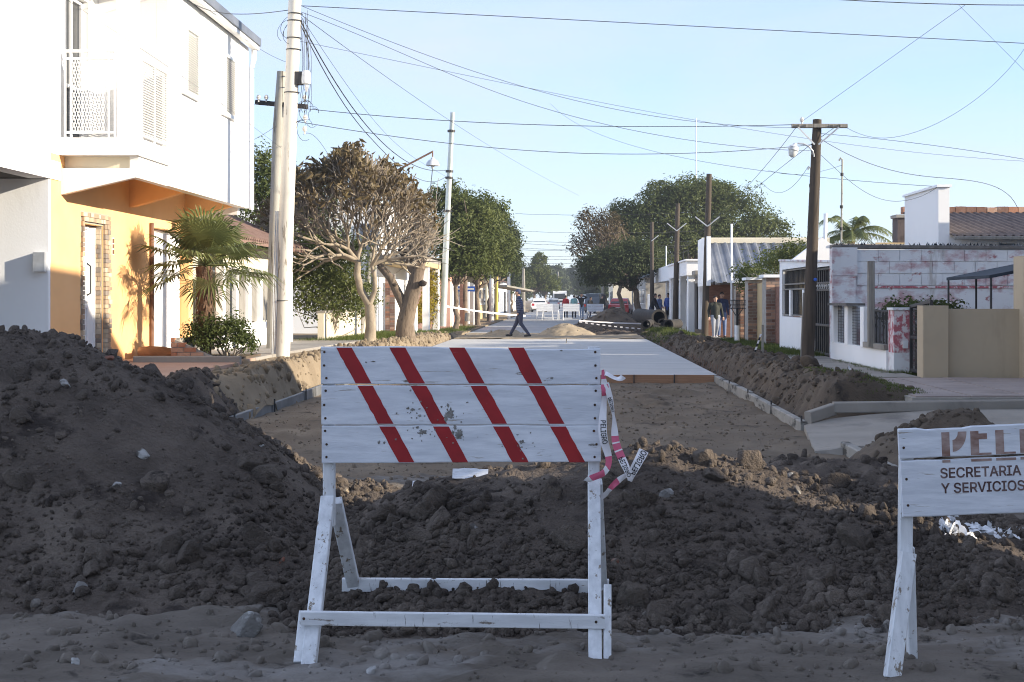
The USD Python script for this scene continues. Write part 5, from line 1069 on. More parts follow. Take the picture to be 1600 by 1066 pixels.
# feather palm behind the white gable
QP = thing('feather_palm', 'feathery palm crown showing above the white gable at right', 'palm tree', (11.8, 61, 0)); rq = np.random.default_rng(71)
MB().tube([(11.8, 61, 0), (11.75, 61, 2.2), (11.8, 61, 3.8)], [0.22, 0.18, 0.16], 10).build('trunk', 'palm_fibre', QP)
def feather(mb, o, az, el, L, rq, wid=0.4):
    d = np.array([np.cos(az), np.sin(az), 0]); t = np.linspace(0, 1, 12)
    c = o + np.outer(t * L * np.cos(el), d) + np.outer(L * (t * np.sin(el) - 0.62 * t ** 2.2), [0, 0, 1]); mb.tube(c, np.linspace(0.03, 0.006, 12), 4, cap=False)
    for i in range(1, 12):
        tg = unit(c[i] - c[i - 1]); sd = unit(np.cross(tg, [0, 0, 1]))
        for s in (-1, 1):
            for q in range(3):
                p = c[i - 1] + (c[i] - c[i - 1]) * q / 3; l = wid * (0.6 + 0.4 * np.sin(np.pi * t[i])) * rq.uniform(0.8, 1.2)
                e = p + sd * s * l * 0.75 + tg * l * 0.35 - np.array([0, 0, l * rq.uniform(0.3, 0.75)]); w = tg * 0.028
                mb.add([p - w, p + w, e], [[0, 1, 2]])
for k in range(26):
    m = MB(); feather(m, np.array([11.8, 61, 4.0]), k * 2.4 + rq.normal() * .1, rq.uniform(0.0, 1.3), rq.uniform(1.7, 2.5), rq, 0.5); m.build('frond', 'palm_frond', QP)
tree('yard_tree', 'small yellow-green tree right of the feather palm', (12.9, 58, 0), [(13.0, 58, 2.7, 0.9, 0.9, 0.6), (12.0, 59, 2.5, 0.8, 0.8, 0.5)], 2600, 0.13, 'leaf_green', 'bark_brown', 73, r=0.08)
tree('yard_tree', 'low pale palm-like tree between the broad tree and the utility pole', (9.6, 64, 0), [(9.7, 64, 3.0, 0.7, 0.8, 0.5), (9.2, 64, 2.5, 0.7, 0.8, 0.5)], 1800, 0.15, 'leaf_olive', 'bark_brown', 75, r=0.08)
# ------------------------------------------------------------------ poles and lamps
def pole(name, label, pts, radii, m, cat='pole', sides=12):
    T = thing(name, label, cat, pts[0]); MB().tube(pts, radii, sides).build('shaft', m, T, smooth=50); return T
def insul(p, T, s=1.0, up=1):
    MB().lathe([(0, -0.02), (0.014, -0.02), (0.014, 0.03), (0.04, 0.035), (0.032, 0.06), (0.045, 0.065), (0.025, 0.11), (0, 0.12)], p, 10).build('insulator', 'porcelain', T)

y0 = 24.6
BP = pole('concrete_utility_pole', 'thick pale concrete utility pole by the left pavement, with a strapped lamp housing', [W(440, 563, y0), W(447, 350, y0), W(455, 150, y0), W(463, -60, y0)], [0.137, 0.128, 0.115, 0.105], 'concrete_pole', sides=16)
for py in (22, 33, 60, 78, 145, 470):
    c = W(462 - py * 0.042, py, y0); r = 0.12 + py * 0.00003; a = np.linspace(0, 2 * np.pi, 17)
    MB().tube(np.stack([c[0] + r * np.cos(a), c[1] + r * np.sin(a), c[2] + 0 * a], 1), 0.008, 5).build('strap', 'black_cable', BP)
g = MB()
for o in (0.0, 0.03, 0.055): g.tube([W(425, 556, y0 - 0.1) + [o, 0, 0], W(427, 460, y0 - 0.1) + [o, 0, 0], W(431, 330, y0 - 0.05) + [o, 0, 0]], 0.014, 6)
g.build('conduit', 'galvanised', BP)
g = MB().box(*(W(462, 124, y0 - .05)[0] + np.array([0, 0.11])), y0 - 0.1, y0 + 0.05, W(0, 133, y0)[2], W(0, 113, y0)[2]); hb = g.build('lamp_bracket', 'dark_steel', BP)
c = W(478, 122, y0 - .05); MB().lathe([(0, 0.13), (0.04, 0.125), (0.075, 0.09), (0.085, -0.03), (0.08, -0.1), (0, -0.1)], c, 14).build('housing', 'lamp_white', hb, smooth=40); MB().lathe([(0, 0), (0.03, 0), (0.035, -0.05), (0.015, -0.13), (0, -0.14)], c - [-0.01, 0, 0.1], 8).build('socket', 'galvanised', hb)
g = MB(); rs = np.random.default_rng(15)
for k in range(9):
    a, b = W(rs.uniform(463, 482), rs.uniform(15, 30), y0), W(rs.uniform(468, 490), rs.uniform(140, 180), y0); m_ = (a + b) / 2 + [rs.uniform(0.0, 0.25), 0, rs.uniform(-0.3, 0.1)]
    g.tube(np.array([a * (1 - t) ** 2 + 2 * m_ * t * (1 - t) + b * t * t for t in np.linspace(0, 1, 10)]), 0.004, 4, cap=False)
for k in range(7):
    c = W(rs.uniform(468, 490), rs.uniform(150, 215), y0); a = np.linspace(0, rs.uniform(3, 6), 12); r = rs.uniform(0.05, 0.13)
    g.tube(np.stack([c[0] + r * np.cos(a), c[1] + 0.05 * np.sin(a * 2), c[2] + r * 1.2 * np.sin(a) - 0.02 * a], 1), 0.004, 4, cap=False)
for k in range(4):
    c = W(rs.uniform(440, 452), rs.uniform(20, 45), y0); a = np.linspace(0, rs.uniform(3, 6), 12); r = rs.uniform(0.05, 0.1); g.tube(np.stack([c[0] + r * np.cos(a), c[1] + 0.1 * np.sin(a), c[2] - 0.06 * a + r * np.sin(a)], 1), 0.004, 4, cap=False)
g.build('loose_wires', 'black_cable', BP, kind='stuff')
for i, (px, py) in enumerate(((477, 190), (476, 208))): insul(W(px, py, y0), BP)

y1 = 27.5
OP = pole('old_utility_pole', 'weathered grey pole with a dark crossarm just behind the thick concrete pole', [W(424, 560, y1), W(428, 380, y1), W(434, 200, y1), W(440, 112, y1)], [0.10, 0.10, 0.095, 0.085], 'pole_weathered')
ca = MB().beam(W(400, 160, y1 + .1), W(480, 167, y1 - .12), 0.09, 0.085).build('crossarm', 'dark_steel', OP)
for px in (404, 416, 476): insul(W(px, 158, y1), OP)

y2 = 57.0
LPz = pole('metal_lamp_pole', 'tall slim greenish metal pole on the left verge carrying the sagging cables', [W(692, 510, y2), W(698, 360, y2), W(707, 176, y2)], [0.13, 0.115, 0.085], 'metal_pole')
for py in (205, 268, 278, 330): MB().lathe([(0.0, -0.04), (0.15, -0.04), (0.15, 0.04), (0, 0.04)], W(706.5 - (py - 176) * 0.047, py, y2), 12).build('clamp', 'dark_steel', LPz)
y3 = 43.0
SL = thing('street_lamp', 'bell shaped street lamp on a rusty sloping arm above the brown-leaved tree', 'street lamp', W(582, 520, y3))
MB().tube([W(582, 522, y3), W(585, 400, y3), W(588, 276, y3)], [0.09, 0.08, 0.06], 9).build('post', 'timber_grey', SL, smooth=50)
MB().tube([W(588, 284, y3), W(640, 256, y3), W(676, 237, y3)], [0.035, 0.03, 0.028], 7).build('arm', 'lamp_rust', SL)
c = W(676, 258, y3); hd = MB().lathe([(0.015, 0.24), (0.05, 0.2), (0.06, 0.17), (0.12, 0.14), (0.18, 0.07), (0.2, -0.02), (0.185, -0.02), (0.16, 0.05), (0.1, 0.11), (0.0, 0.13)], c, 16).build('shade', 'lamp_white', SL, smooth=40); MB().tube([c + [0, 0, 0.22], c + [0, 0, 0.42]], 0.02, 6).build('hook', 'lamp_rust', hd); MB().lathe([(0, 0.1), (0.05, 0.08), (0.06, -0.03), (0.03, -0.1), (0, -0.11)], c, 10).build('bulb', 'lamp_glass', hd, smooth=True)
MB().tube([c - [0, 0, 0.1], W(672, 300, y3), W(668, 340, y3)], 0.012, 5).build('wire', 'black_cable', SL)

y4 = 28.2
WP = pole('wooden_utility_pole', 'dark wooden utility pole with crossarm and globe lamp on the right pavement', [W(1262, 568, y4), W(1267, 440, y4), W(1273, 290, y4), W(1277, 187, y4)], [0.125, 0.115, 0.10, 0.085], 'pole_wood')
MB().beam(W(1237, 197, y4 - .1), W(1324, 197, y4 - .1), 0.09, 0.075).build('crossarm', 'timber_grey', WP)
for px in (1247, 1258, 1300, 1312): MB().tube([W(px, 199, y4 - .16), W(px, 195, y4 - .16)], 0.01, 5).build('bolt', 'dark_steel', WP)
for a, b in ((1247, 1273), (1311, 1279)): MB().beam(W(a, 199, y4 - .155), W(b, 226, y4 - .12), 0.008, 0.03).build('brace', 'galvanised', WP)
insul(W(1253, 193, y4 - .1), WP)
g = MB().tube([W(1272, 245, y4 - .1), W(1270, 236, y4 - .15), W(1264, 229, y4 - .2), W(1256, 225, y4 - .2), W(1246, 224, y4 - .2)], 0.017, 8); la = g.build('lamp_arm', 'galvanised', WP)
c = W(1240, 233, y4 - .2); MB().lathe([(0, 0.11), (0.03, 0.11), (0.04, 0.08), (0.09, 0.05), (0.105, -0.02), (0.09, -0.03), (0, -0.03)], c, 16, (0.25, 0, 1)).build('lamp_hood', 'lamp_white', la, smooth=40); MB().lathe([(0.088, -0.02), (0.085, -0.08), (0.06, -0.14), (0, -0.17)], c, 16, (0.25, 0, 1)).build('lamp_globe', 'lamp_glass', la, smooth=True)
MB().lathe([(0, 0), (0.035, 0), (0.03, 0.02), (0, 0.03)], W(1274, 437, y4 - .13), 10, (0, -1, 0)).build('blue_cap', 'sign_blue', WP)
single('timber_prop', MB().beam(W(1256, 567, 28.4), W(1260, 458, 28.5), 0.14, 0.07, up=(0, 1, 0)).data(), 'timber_grey', 'short grey weathered timber standing against the wooden utility pole', 'post')
for (px, py, d, nm, lab, m) in ((1316, 248, 1, 'service_mast', 'thin rusty service mast with hooked top above the peeling wall', 'pole_weathered'), (1267, 262, -1, 'service_mast', 'thin grey conduit mast with hooked top against the wooden pole', 'galvanised')):
    y = 29.2 if d > 0 else 28.9; b = 385 if d > 0 else 420
    T = thing(nm, lab, 'mast', W(px, b, y)); MB().tube([W(px - 2, b + 20, y), W(px, py + 8, y), W(px, py + 2, y), W(px - 2.5, py - 1, y), W(px - 5, py + 3, y)], 0.019, 7).build('pipe', m, T)
    for q in (0.18, 0.55, 0.8): MB().lathe([(0, -0.03), (0.032, -0.03), (0.032, 0.03), (0, 0.03)], W(px - 2 * q, py + (b - py) * q, y), 8).build('coupling', 'dark_steel', T)
single('roof_pipe', MB().tube([W(1289, 384, 38), W(1290, 334, 38)], 0.05, 8).data(), 'white_metal', 'white vent pipe above the white gable', 'pipe')
for px0, px1, py0, py1, y, lab in ((1101, 1108, 533, 272, 51.0, 'dark wooden pole with V brackets beside the walking woman'), (1055, 1059, 505, 318, 64, 'wooden pole with V brackets before the long white house'), (1019, 1018.5, 495, 347, 83, 'reddish wooden pole by the white house, nearest the big tree')):
    T = pole('roadside_pole', lab, [W(px0, py0, y), W((px0 + px1) / 2, (py0 + py1) / 2, y), W(px1, py1, y)], [0.125, 0.11, 0.095], 'pole_wood')
    pb = {1101: 354, 1055: 361, 1019: 377}[px0]; zt = W(0, pb, y)[2]; xb = W(px1 - 1 - (pb - py1) * (px1 - px0) / (py0 - py1), 0, y)[0]
    for s in ((-1, 1) if px0 > 1020 else (1,)): MB().beam((xb, y - 0.12, zt), (xb + s * 0.42, y - 0.12, zt + 0.33), 0.025, 0.04).build('bracket', 'galvanised', T)
for px, y, top, lab in ((1143, 47, 350, 'thin white mast above the brick gateway'), (1088, 150, 185, 'very thin tall radio mast rising behind the broad tree'), (1041, 80, 385, 'white roof mast on the long white house')):
    single('thin_mast', MB().tube([W(px, 440, y) * [1, 1, 0], W(px, top, y)], 0.035 if y < 100 else 0.07, 6).data(), 'galvanised' if y > 100 else 'white_metal', lab, 'mast')
for k, (px, y, top, lab) in enumerate(((818, 125, 420, 'plain wooden pole on the left by the white car'), (942, 150, 430, 'pale pole near the far cream house'), (872, 230, 425, 'slim pole far along the left kerb'))):
    single('roadside_pole', MB().tube([W(px, 467, y) * [1, 1, 0], W(px, top, y)], [0.16, 0.12], 8).data(), 'timber_grey', lab, 'pole', smooth=50)

# ------------------------------------------------------------------ overhead cables
def cable(label, pts, r=0.008, drop=None, group=None):
    pts = [np.asarray(p, float) for p in pts]
    if len(pts) == 2: path = sag(pts[0], pts[1], drop if drop is not None else 0.02 * np.linalg.norm(pts[1] - pts[0]), 18)
    else:
        from scipy.interpolate import CubicSpline
        q = np.array(pts); s = np.concatenate([[0], np.cumsum(np.linalg.norm(np.diff(q, axis=0), axis=1))]); path = CubicSpline(s, q)(np.linspace(0, s[-1], 30))
    single('overhead_cable', MB().tube(path, r * 0.72, 5, cap=False).data(), 'black_cable', label, 'cable', group, smooth=True)
cable('cable from the concrete pole top straight across to the upper right corner', [W(466, 9, 24.6), W(1680, 72, 26)], 0.009, 0.0)
cable('thick sagging cable from the concrete pole to the metal lamp pole, upper of the bundle', [W(468, 30, 24.6), W(525, 130, 29), W(585, 210, 36), W(640, 255, 45), W(697, 266, 57)], 0.016)
cable('thick sagging cable from the concrete pole to the metal lamp pole, lower of the bundle', [W(468, 36, 24.6), W(528, 148, 29), W(585, 222, 36), W(640, 272, 45), W(697, 276, 57)], 0.013)
cable('thin cable just right of the thick sagging bundle', [W(470, 26, 24.6), W(540, 130, 30), W(600, 206, 38), W(697, 276, 57)], 0.006)
cable('cable running down from the concrete pole to the right crossarm, upper', [W(468, 8, 24.6), W(760, 118, 25.5), W(1000, 178, 27), W(1253, 200, 28.1)], 0.006)
cable('cable running down from the concrete pole to the right pole lamp', [W(468, 18, 24.6), W(620, 80, 25), W(780, 146, 26), W(1000, 206, 27), W(1272, 236, 28.2)], 0.006)
cable('thin cable low across the sky from the concrete pole, upper', [W(456, 62, 24.6), W(700, 112, 26), W(1000, 172, 28), W(1600, 252, 32)], 0.005)
cable('straight cable between the dark crossarm and the right crossarm', [W(478, 170, 27.4), W(760, 192, 27.6), W(1000, 198, 27.8), W(1240, 195, 28.1)], 0.009)
cable('second cable from the concrete pole to the right pole, below the crossarm', [W(464, 190, 24.6), W(700, 224, 25.5), W(920, 240, 26.5), W(1060, 240, 27), W(1270, 226, 28.2)], 0.008)
cable('thin cable from the concrete pole running far down the street', [W(466, 20, 24.6), W(705, 190, 50), W(905, 306, 110)], 0.008)
cable('thin cable from the concrete pole to the left eave', [W(455, 100, 24.6), W(396, 70, 26.3)], 0.005, 0.03)
cable('cable from the concrete pole to the left roof edge', [W(450, 16, 24.6), W(390, 22, 24), W(300, 5, 22), W(230, -40, 20)], 0.009)
cable('service wire drooping from the crossarm towards the left house', [W(404, 160, 27.6), W(388, 166, 26.5)], 0.005, 0.01)
cable('service wire from the old pole down to the left house corner', [W(434, 195, 27.5), W(389, 222, 26.4)], 0.005, 0.02)
cable('thin wire crossing in front of the white upper wall to the balcony', [W(440, 232, 24.6), W(300, 130, 21.5), W(120, 10, 18), W(60, -30, 17)], 0.003)
cable('wire looping from the crossarm to the tree beside the concrete pole', [W(474, 210, 24.6), W(487, 210, 27), W(515, 245, 33), W(525, 262, 36)], 0.006)
cable('loose curling wire from the right crossarm up to the right edge', [W(1320, 198, 28.1), W(1345, 210, 28), W(1365, 215, 28), W(1415, 211, 27.6), W(1470, 190, 27), W(1560, 125, 26), W(1620, 40, 25)], 0.005)
cable('cable from the right pole sloping down to the white parapet house', [W(1280, 216, 28.2), W(1340, 248, 28.5), W(1440, 275, 29), W(1555, 292, 29.5), W(1590, 325, 30)], 0.008)
cable('long cable from the right pole to the right edge', [W(1270, 208, 28.2), W(1340, 214, 28), W(1640, 256, 27)], 0.006)
cable('thick cable along the top right corner', [W(1200, -8, 22), W(1400, 4, 22.5), W(1640, 8, 23)], 0.010)
cable('diagonal wire from the right crossarm up to the top edge', [W(1253, 190, 28.1), W(1508, 8, 24)], 0.005, 0.0)
cable('diagonal wire at the upper right corner', [W(1498, 8, 24), W(1640, 150, 24)], 0.004, 0.0)
cable('drooping wire from the right pole to the white parapet', [W(1280, 240, 28.2), W(1330, 285, 28.6), W(1390, 314, 29), W(1430, 310, 29.2), W(1468, 290, 29.4)], 0.006)
cable('short looped service wire from conduit mast to the big tree side', [W(1263, 260, 28.9), W(1245, 285, 30), W(1220, 301, 32), W(1190, 302, 40)], 0.006)
cable('thin straight cable behind the right pole', [W(860, 162, 60), W(1200, 268, 36), W(1470, 292, 29.4)], 0.007, 0.1)
cable('thin cable from mast to mast above the white gable', [W(1200, 266, 40), W(1316, 258, 29.2)], 0.005, 0.15)
cable('cable along the right pole row, nearest the street', [W(1247, 195, 28), W(1107, 352, 51), W(1056, 392, 64), W(1018, 402, 83)], 0.008)
cable('cable along the right pole row, house side', [W(1310, 195, 28), W(1113, 352, 51), W(1062, 392, 64), W(1022, 402, 83)], 0.008)
for i, (pl, pr, yl, yr) in enumerate(((334, 331, 75, 75), (361, 361, 80, 84), (376, 377, 86, 88), (380, 383, 88, 92), (388, 386, 92, 97), (390, 389, 95, 98), (400, 396, 104, 110), (404, 403, 110, 110), (411, 408, 120, 122), (418, 416, 130, 134))):
    cable(['topmost', 'second', 'third', 'fourth', 'fifth', 'sixth', 'seventh', 'eighth', 'ninth', 'lowest'][i] + ' of the thin cables strung across the far street between the trees', [W(805 - i, pl, yl), W(1095 - 6 * i, pr, yr)], 0.012 + 0.0009 * i, 0.12, group='cables across the far street')

# ------------------------------------------------------------------ striped barrier
rs = np.random.default_rng(123)
def plank_mesh(x0, x1, zc, h, th, seed, notch=None):
    """A board with slightly uneven, rounded long edges."""
    r = np.random.default_rng(seed); k = 34; xs_ = np.linspace(x0, x1, k); top = zc + h / 2 + 0.0018 * np.cumsum(r.normal(size=k)) / 2; bot = zc - h / 2 + 0.0015 * np.cumsum(r.normal(size=k)) / 2
    if notch: top = np.where((xs_ > notch[0]) & (xs_ < notch[1]), top - notch[2] * (0.6 + 0.4 * r.random(k)), top)
    c = 0.004; prof = lambda t, b: [(-th / 2 + c, b), (th / 2 - c, b), (th / 2, b + c), (th / 2, t - c), (th / 2 - c, t), (-th / 2 + c, t), (-th / 2, t - c), (-th / 2, b + c)]
    v = np.array([[x, yy, zz] for x, t, b in zip(xs_, top, bot) for yy, zz in prof(t, b)]); f = []
    for i in range(k - 1):
        for j in range(8): f.append([i * 8 + j, i * 8 + (j + 1) % 8, (i + 1) * 8 + (j + 1) % 8, (i + 1) * 8 + j])
    f = [t for q in f for t in (q[:3], [q[0], q[2], q[3]])]
    for e in (0, (k - 1) * 8): f += [[e, e + i, e + i + 1] if e else [e, e + i + 1, e + i] for i in range(1, 7)]
    return v, np.array(f), (xs_, top, bot)
YB = 6.2
SB = thing('striped_barrier', 'white wooden barrier with four slanted red stripes, standing in front of the dirt', 'barrier', (-0.45, 6.2, 0))
xl, xr = (502 - VPX) * YB / FPX, (938 - VPX) * YB / FPX
zs = [CAM_H + (HOR - p) * YB / FPX for p in (541, 601, 664, 724)]
PL = []
for i in range(3):
    zt, zb = zs[i] - 0.0025, zs[i + 1] + 0.0025
    v, f, edge = plank_mesh(xl + 0.002 * i, xr + (0.0, 0.004, 0.002)[i], (zt + zb) / 2, zt - zb, 0.024, 50 + i); v[:, 1] += YB
    PL.append((obj('plank', (v, f), 'white_board', SB), zt, zb, edge))
for (a, b) in ((537, 637), (620, 721), (713, 815), (805, 903)):
    for i, (pk, zt, zb, edge) in enumerate(PL):
        X = lambda p: (p - VPX) * YB / FPX
        n = 9; t = np.linspace(0, 1, n); z = zt - 0.003 - (zt - zb - 0.006) * t; g = (zs[0] - z) / (zs[0] - zs[3])
        c = X(a) + (X(b) - X(a)) * g; w = 0.033 + rs.normal(size=n) * 0.0007
        l, r_ = c - w + rs.normal(size=n) * 0.0007 + (0.0015 if i == 1 else 0), c + w + rs.normal(size=n) * 0.0007
        yf = YB - 0.012; v = np.concatenate([np.stack([l, 0 * l + yf - 0.0012, z], 1), np.stack([r_, 0 * l + yf - 0.0012, z], 1), np.stack([l, 0 * l + yf + .001, z], 1), np.stack([r_, 0 * l + yf + .001, z], 1)]); f = []
        for q in range(n - 1): f += [[q, n + q, n + q + 1], [q, n + q + 1, q + 1], [q, q + 1, 2 * n + q + 1], [q, 2 * n + q + 1, 2 * n + q], [n + q, 3 * n + q, 3 * n + q + 1], [n + q, 3 * n + q + 1, n + q + 1]]
        obj('red_stripe', (v, np.array(f)), 'red_stripe_paint', pk)
for pk, zt, zb, _ in PL:
    for x in (xl + 0.02, xr - 0.022):
        for q in (0.14, 0.5, 0.84):
            c = np.array([x + rs.normal() * 0.003, YB - 0.0125, zt - (zt - zb) * q]); MB().lathe([(0, 0.003), (0.0048, 0.0022), (0.0056, 0), (0, 0)], c, 8, (0, -1, 0)).build('nail', 'nail_rust', pk)
pw = 0.048
xL, xR = xl + 0.028, xr - 0.027
for x in (xL, xR): MB().beam((x, YB + 0.035, 0.44 if x == xL else 0.30), (x, YB + 0.035, zs[0] - 0.004), pw, 0.044, up=(0, 1, 0), c=0.003).build('post', 'white_post', SB)
MB().beam((xL + 0.010, 5.68, -0.02), (xL + 0.002, YB - 0.012, 0.56), 0.056, 0.045, up=(0, 1, 0.4), c=0.003).build('front_leg', 'white_post', SB)
MB().beam((xL + 0.06, 6.72, -0.03), (xL + 0.02, YB + 0.07, 0.54), 0.056, 0.04, up=(0, 1, -0.4), c=0.003).build('rear_leg', 'white_post', SB)
MB().beam((xR - 0.005, 5.68, -0.02), (xR, YB - 0.012, 0.65), 0.052, 0.045, up=(0, 1, 0.4), c=0.003).build('front_leg', 'white_post', SB)
MB().beam((xR + 0.05, 6.70, -0.03), (xR + 0.012, YB + 0.07, 0.62), 0.05, 0.04, up=(0, 1, -0.4), c=0.003).build('rear_leg', 'white_post', SB)
MB().beam((xL - 0.032, 5.70, -0.015), (xL - 0.034, 5.83, 0.155), 0.034, 0.05, up=(0, 1, 0.4), c=0.003).build('leg_splint', 'white_post', SB)
MB().beam((xR + 0.042, 5.70, -0.015), (xR + 0.048, 5.88, 0.25), 0.03, 0.05, up=(0, 1, 0.4), c=0.003).build('leg_splint', 'white_post', SB)
MB().beam((xL - 0.033, 5.755, 0.152), (xR + 0.035, 5.755, 0.138), 0.026, 0.054, c=0.003).build('front_rail', 'white_rail', SB)
MB().beam((xL - 0.0, 6.60, 0.118), (xR + 0.075, 6.60, 0.112), 0.03, 0.06, c=0.003).build('rear_rail', 'white_rail', SB)
for x, z in ((xL - 0.02, 0.152), (xR - 0.0, 0.139)): MB().lathe([(0, 0.003), (0.005, 0.002), (0.006, 0), (0, 0)], (x, 5.742, z), 8, (0, -1, 0)).build('nail', 'nail_rust', SB)

def splat(px, py, w, h, seed):
    r = np.random.default_rng(seed); i = min(2, int(np.searchsorted([601, 664], py))); n = 40; a = np.linspace(0, 2 * np.pi, n, endpoint=False); q = 0.25 + 0.75 * r.random(n) ** 0.8; q = (2 * q + np.roll(q, 1)) / 3
    c = W(px, py, YB - 0.0145); s_ = YB / FPX; v = np.stack([c[0] + w * s_ * q * np.cos(a), 0 * a + YB - 0.0137, c[2] + h * s_ * q * np.sin(a)], 1)
    v = np.vstack([v, [[c[0], YB - 0.0148, c[2]]]]); obj('mud_splash', (v, np.array([[k, (k + 1) % n, n] for k in range(n)])), 'mud', PL[i][0])
for k_, (px, py, w, h) in enumerate(((703, 645, 9, 12), (697, 652, 5, 10), (711, 668, 4, 6), (717, 678, 9, 11), (708, 676, 4, 5), (660, 675, 10, 6), (652, 668, 4, 3), (645, 640, 6, 3), (656, 650, 4, 3), (638, 638, 3, 3), (592, 691, 3, 4), (600, 692, 3, 3), (583, 565, 6, 1.5), (572, 566, 3, 1.5), (815, 690, 6, 4), (730, 629, 3, 1.5), (862, 591, 4, 3), (700, 634, 3, 5), (690, 636, 2.5, 2.5), (925, 695, 8, 3), (877, 548, 3, 2))): splat(px, py, w * 0.9, h * 0.9, 400 + k_)
r9 = np.random.default_rng(99)
for k_ in range(70):
    c9 = ((703, 655), (655, 672), (645, 642), (712, 680), (820, 692))[r9.integers(5)]; px, py = c9[0] + r9.normal() * 13, c9[1] + r9.normal() * 10
    if 605 < py < 660 or 668 < py < 720: splat(px, py, r9.uniform(0.8, 2.4), r9.uniform(0.8, 2.2), 500 + k_)

# ------------------------------------------------------------------ lettered barrier
LB = thing('lettered_barrier', 'weathered white wooden barrier with stencilled red lettering at the right edge', 'barrier', (1.3, 5.62, 0))
Y2 = 5.62; roll = math.radians(2.3)
ox = (1405 - VPX) * Y2 / FPX; oz = CAM_H + (HOR - 718) * Y2 / FPX        # left end of the joint between the two boards
def L2(u, w, y=0.0): return np.array([ox + u * math.cos(roll) - w * math.sin(roll), Y2 + y, oz + u * math.sin(roll) + w * math.cos(roll)])
def tilt(v): return np.stack([ox + v[:, 0] * math.cos(roll) - v[:, 2] * math.sin(roll), Y2 + v[:, 1], oz + v[:, 0] * math.sin(roll) + v[:, 2] * math.cos(roll)], 1)
v, f, _ = plank_mesh(0.0, 1.15, 0.060, 0.114, 0.024, 71, notch=(0.10, 0.26, 0.010)); bt = obj('plank', (tilt(v), f), 'white_board', LB)
v, f, _ = plank_mesh(0.004, 1.15, -0.112, 0.216, 0.024, 72); bb = obj('plank', (tilt(v), f), 'white_board', LB)
def letters(rects, parent, m, y=-0.0132, th=0.0012):
    mb = MB()
    for r_ in rects:
        p = Polygon(r_); mm = trimesh.creation.extrude_polygon(p, th, engine='earcut'); vv = np.array(mm.vertices); mb.add(tilt(np.stack([vv[:, 0], y + vv[:, 2], vv[:, 1]], 1)), np.array(mm.faces)[:, ::-1])
    return mb
def seg(x0, x1, z0, z1): return [(x0, z0), (x1, z0), (x1, z1), (x0, z1)]
u = lambda px: (px - 1405) * Y2 / FPX
gp = [seg(u(1471), u(1483.5), -0.006, 0.098), seg(u(1516), u(1529), -0.006, 0.11), seg(u(1529), u(1542), 0.066, 0.088), seg(u(1529), u(1548), -0.006, 0.014), seg(u(1555), u(1568), -0.006, 0.112), seg(u(1568), u(1586), -0.006, 0.014), seg(u(1593), u(1606), -0.006, 0.112)]
a = np.linspace(-np.pi / 2, 0.75, 12); R0, R1 = 0.052, 0.022; cx, cz = u(1488), 0.100
gp.append([(cx + R0 * np.cos(t) * 1.05, cz + R0 * np.sin(t) * 1.5 * (1 if np.sin(t) < 0 else .2)) for t in a] + [(cx + R1 * np.cos(t), cz + R1 * np.sin(t) * 1.5 * (1 if np.sin(t) < 0 else .2)) for t in a[::-1]])
clip = sbox(0, 0.006, 1.15, 0.098); lowc = sbox(0, -0.02, 1.15, -0.008)
def cut(poly, c):
    q = Polygon(poly).buffer(0).intersection(c); return [g for g in getattr(q, 'geoms', [q]) if g.area > 1e-7]
top_l, low_l = [], []
for p in gp: top_l += cut(p, clip); low_l += cut([(x, z - 0.012 if z < 0.02 else z) for x, z in p], lowc)
letters([list(q.exterior.coords)[:-1] for q in top_l], bt, None).build('stencil_letter', 'stencil_faded', bt); letters([list(q.exterior.coords)[:-1] for q in low_l], bb, None).build('stencil_letter', 'stencil_faded', bb)
for txt, pz, wpx in (('SECRETARIA', -0.076, 1466), ('Y SERVICIOS', -0.134, 1467)):
    tm = meshkit.text_mesh(txt, 0.037, 0.0012, bold=True); vv = np.array(tm.vertices); vv[:, 0] *= 0.97
    ff = np.array(tm.faces)
    vs = np.stack([vv[:, 0] + u(wpx), -0.0132 + 0 * vv[:, 0] + (0.0012 - vv[:, 2]), vv[:, 1] + pz], 1); obj('stencil_text', (tilt(vs), ff[:, ::-1]), 'stencil_dark', bb)
for uu, ww in ((0.022, -0.075), (0.024, -0.175), (0.016, 0.045)): MB().lathe([(0, 0.003), (0.0045, 0.002), (0.0055, 0), (0, 0)], L2(uu, ww, -0.0125), 8, (0, -1, 0)).build('nail', 'nail_rust', bb)
xk = (1419 - VPX) * Y2 / FPX
MB().beam((xk - 0.004, Y2 + 0.035, 0.36), (xk, Y2 + 0.035, oz + 0.09), 0.05, 0.044, up=(0, 1, 0), c=0.003).build('post', 'white_post', LB)
MB().beam(((1391 - VPX) * 5.5 / FPX, 5.47, -0.01), ((1421 - VPX) * 5.58 / FPX, Y2 - 0.01, 0.43), 0.058, 0.044, up=(0, 1, 0.3), c=0.003).build('front_leg', 'white_post', LB)
MB().beam(((1427 - VPX) * 5.72 / FPX, 5.74, 0.0), ((1424 - VPX) * 5.66 / FPX, Y2 + 0.075, 0.44), 0.034, 0.05, up=(0, 1, 0.3), c=0.003).build('rear_leg', 'white_post', LB)
for x in (xk + 1.06,):
    MB().beam((x, Y2 + 0.035, 0.36), (x, Y2 + 0.035, oz + 0.13), 0.05, 0.044, up=(0, 1, 0), c=0.003).build('post', 'white_post', LB); MB().beam((x - 0.06, 5.45, -0.01), (x, Y2 - 0.01, 0.43), 0.058, 0.044, up=(0, 1, 0.3), c=0.003).build('front_leg', 'white_post', LB); MB().beam((x + 0.02, 5.8, -0.01), (x, Y2 + 0.075, 0.44), 0.034, 0.05, up=(0, 1, 0.3), c=0.003).build('rear_leg', 'white_post', LB)

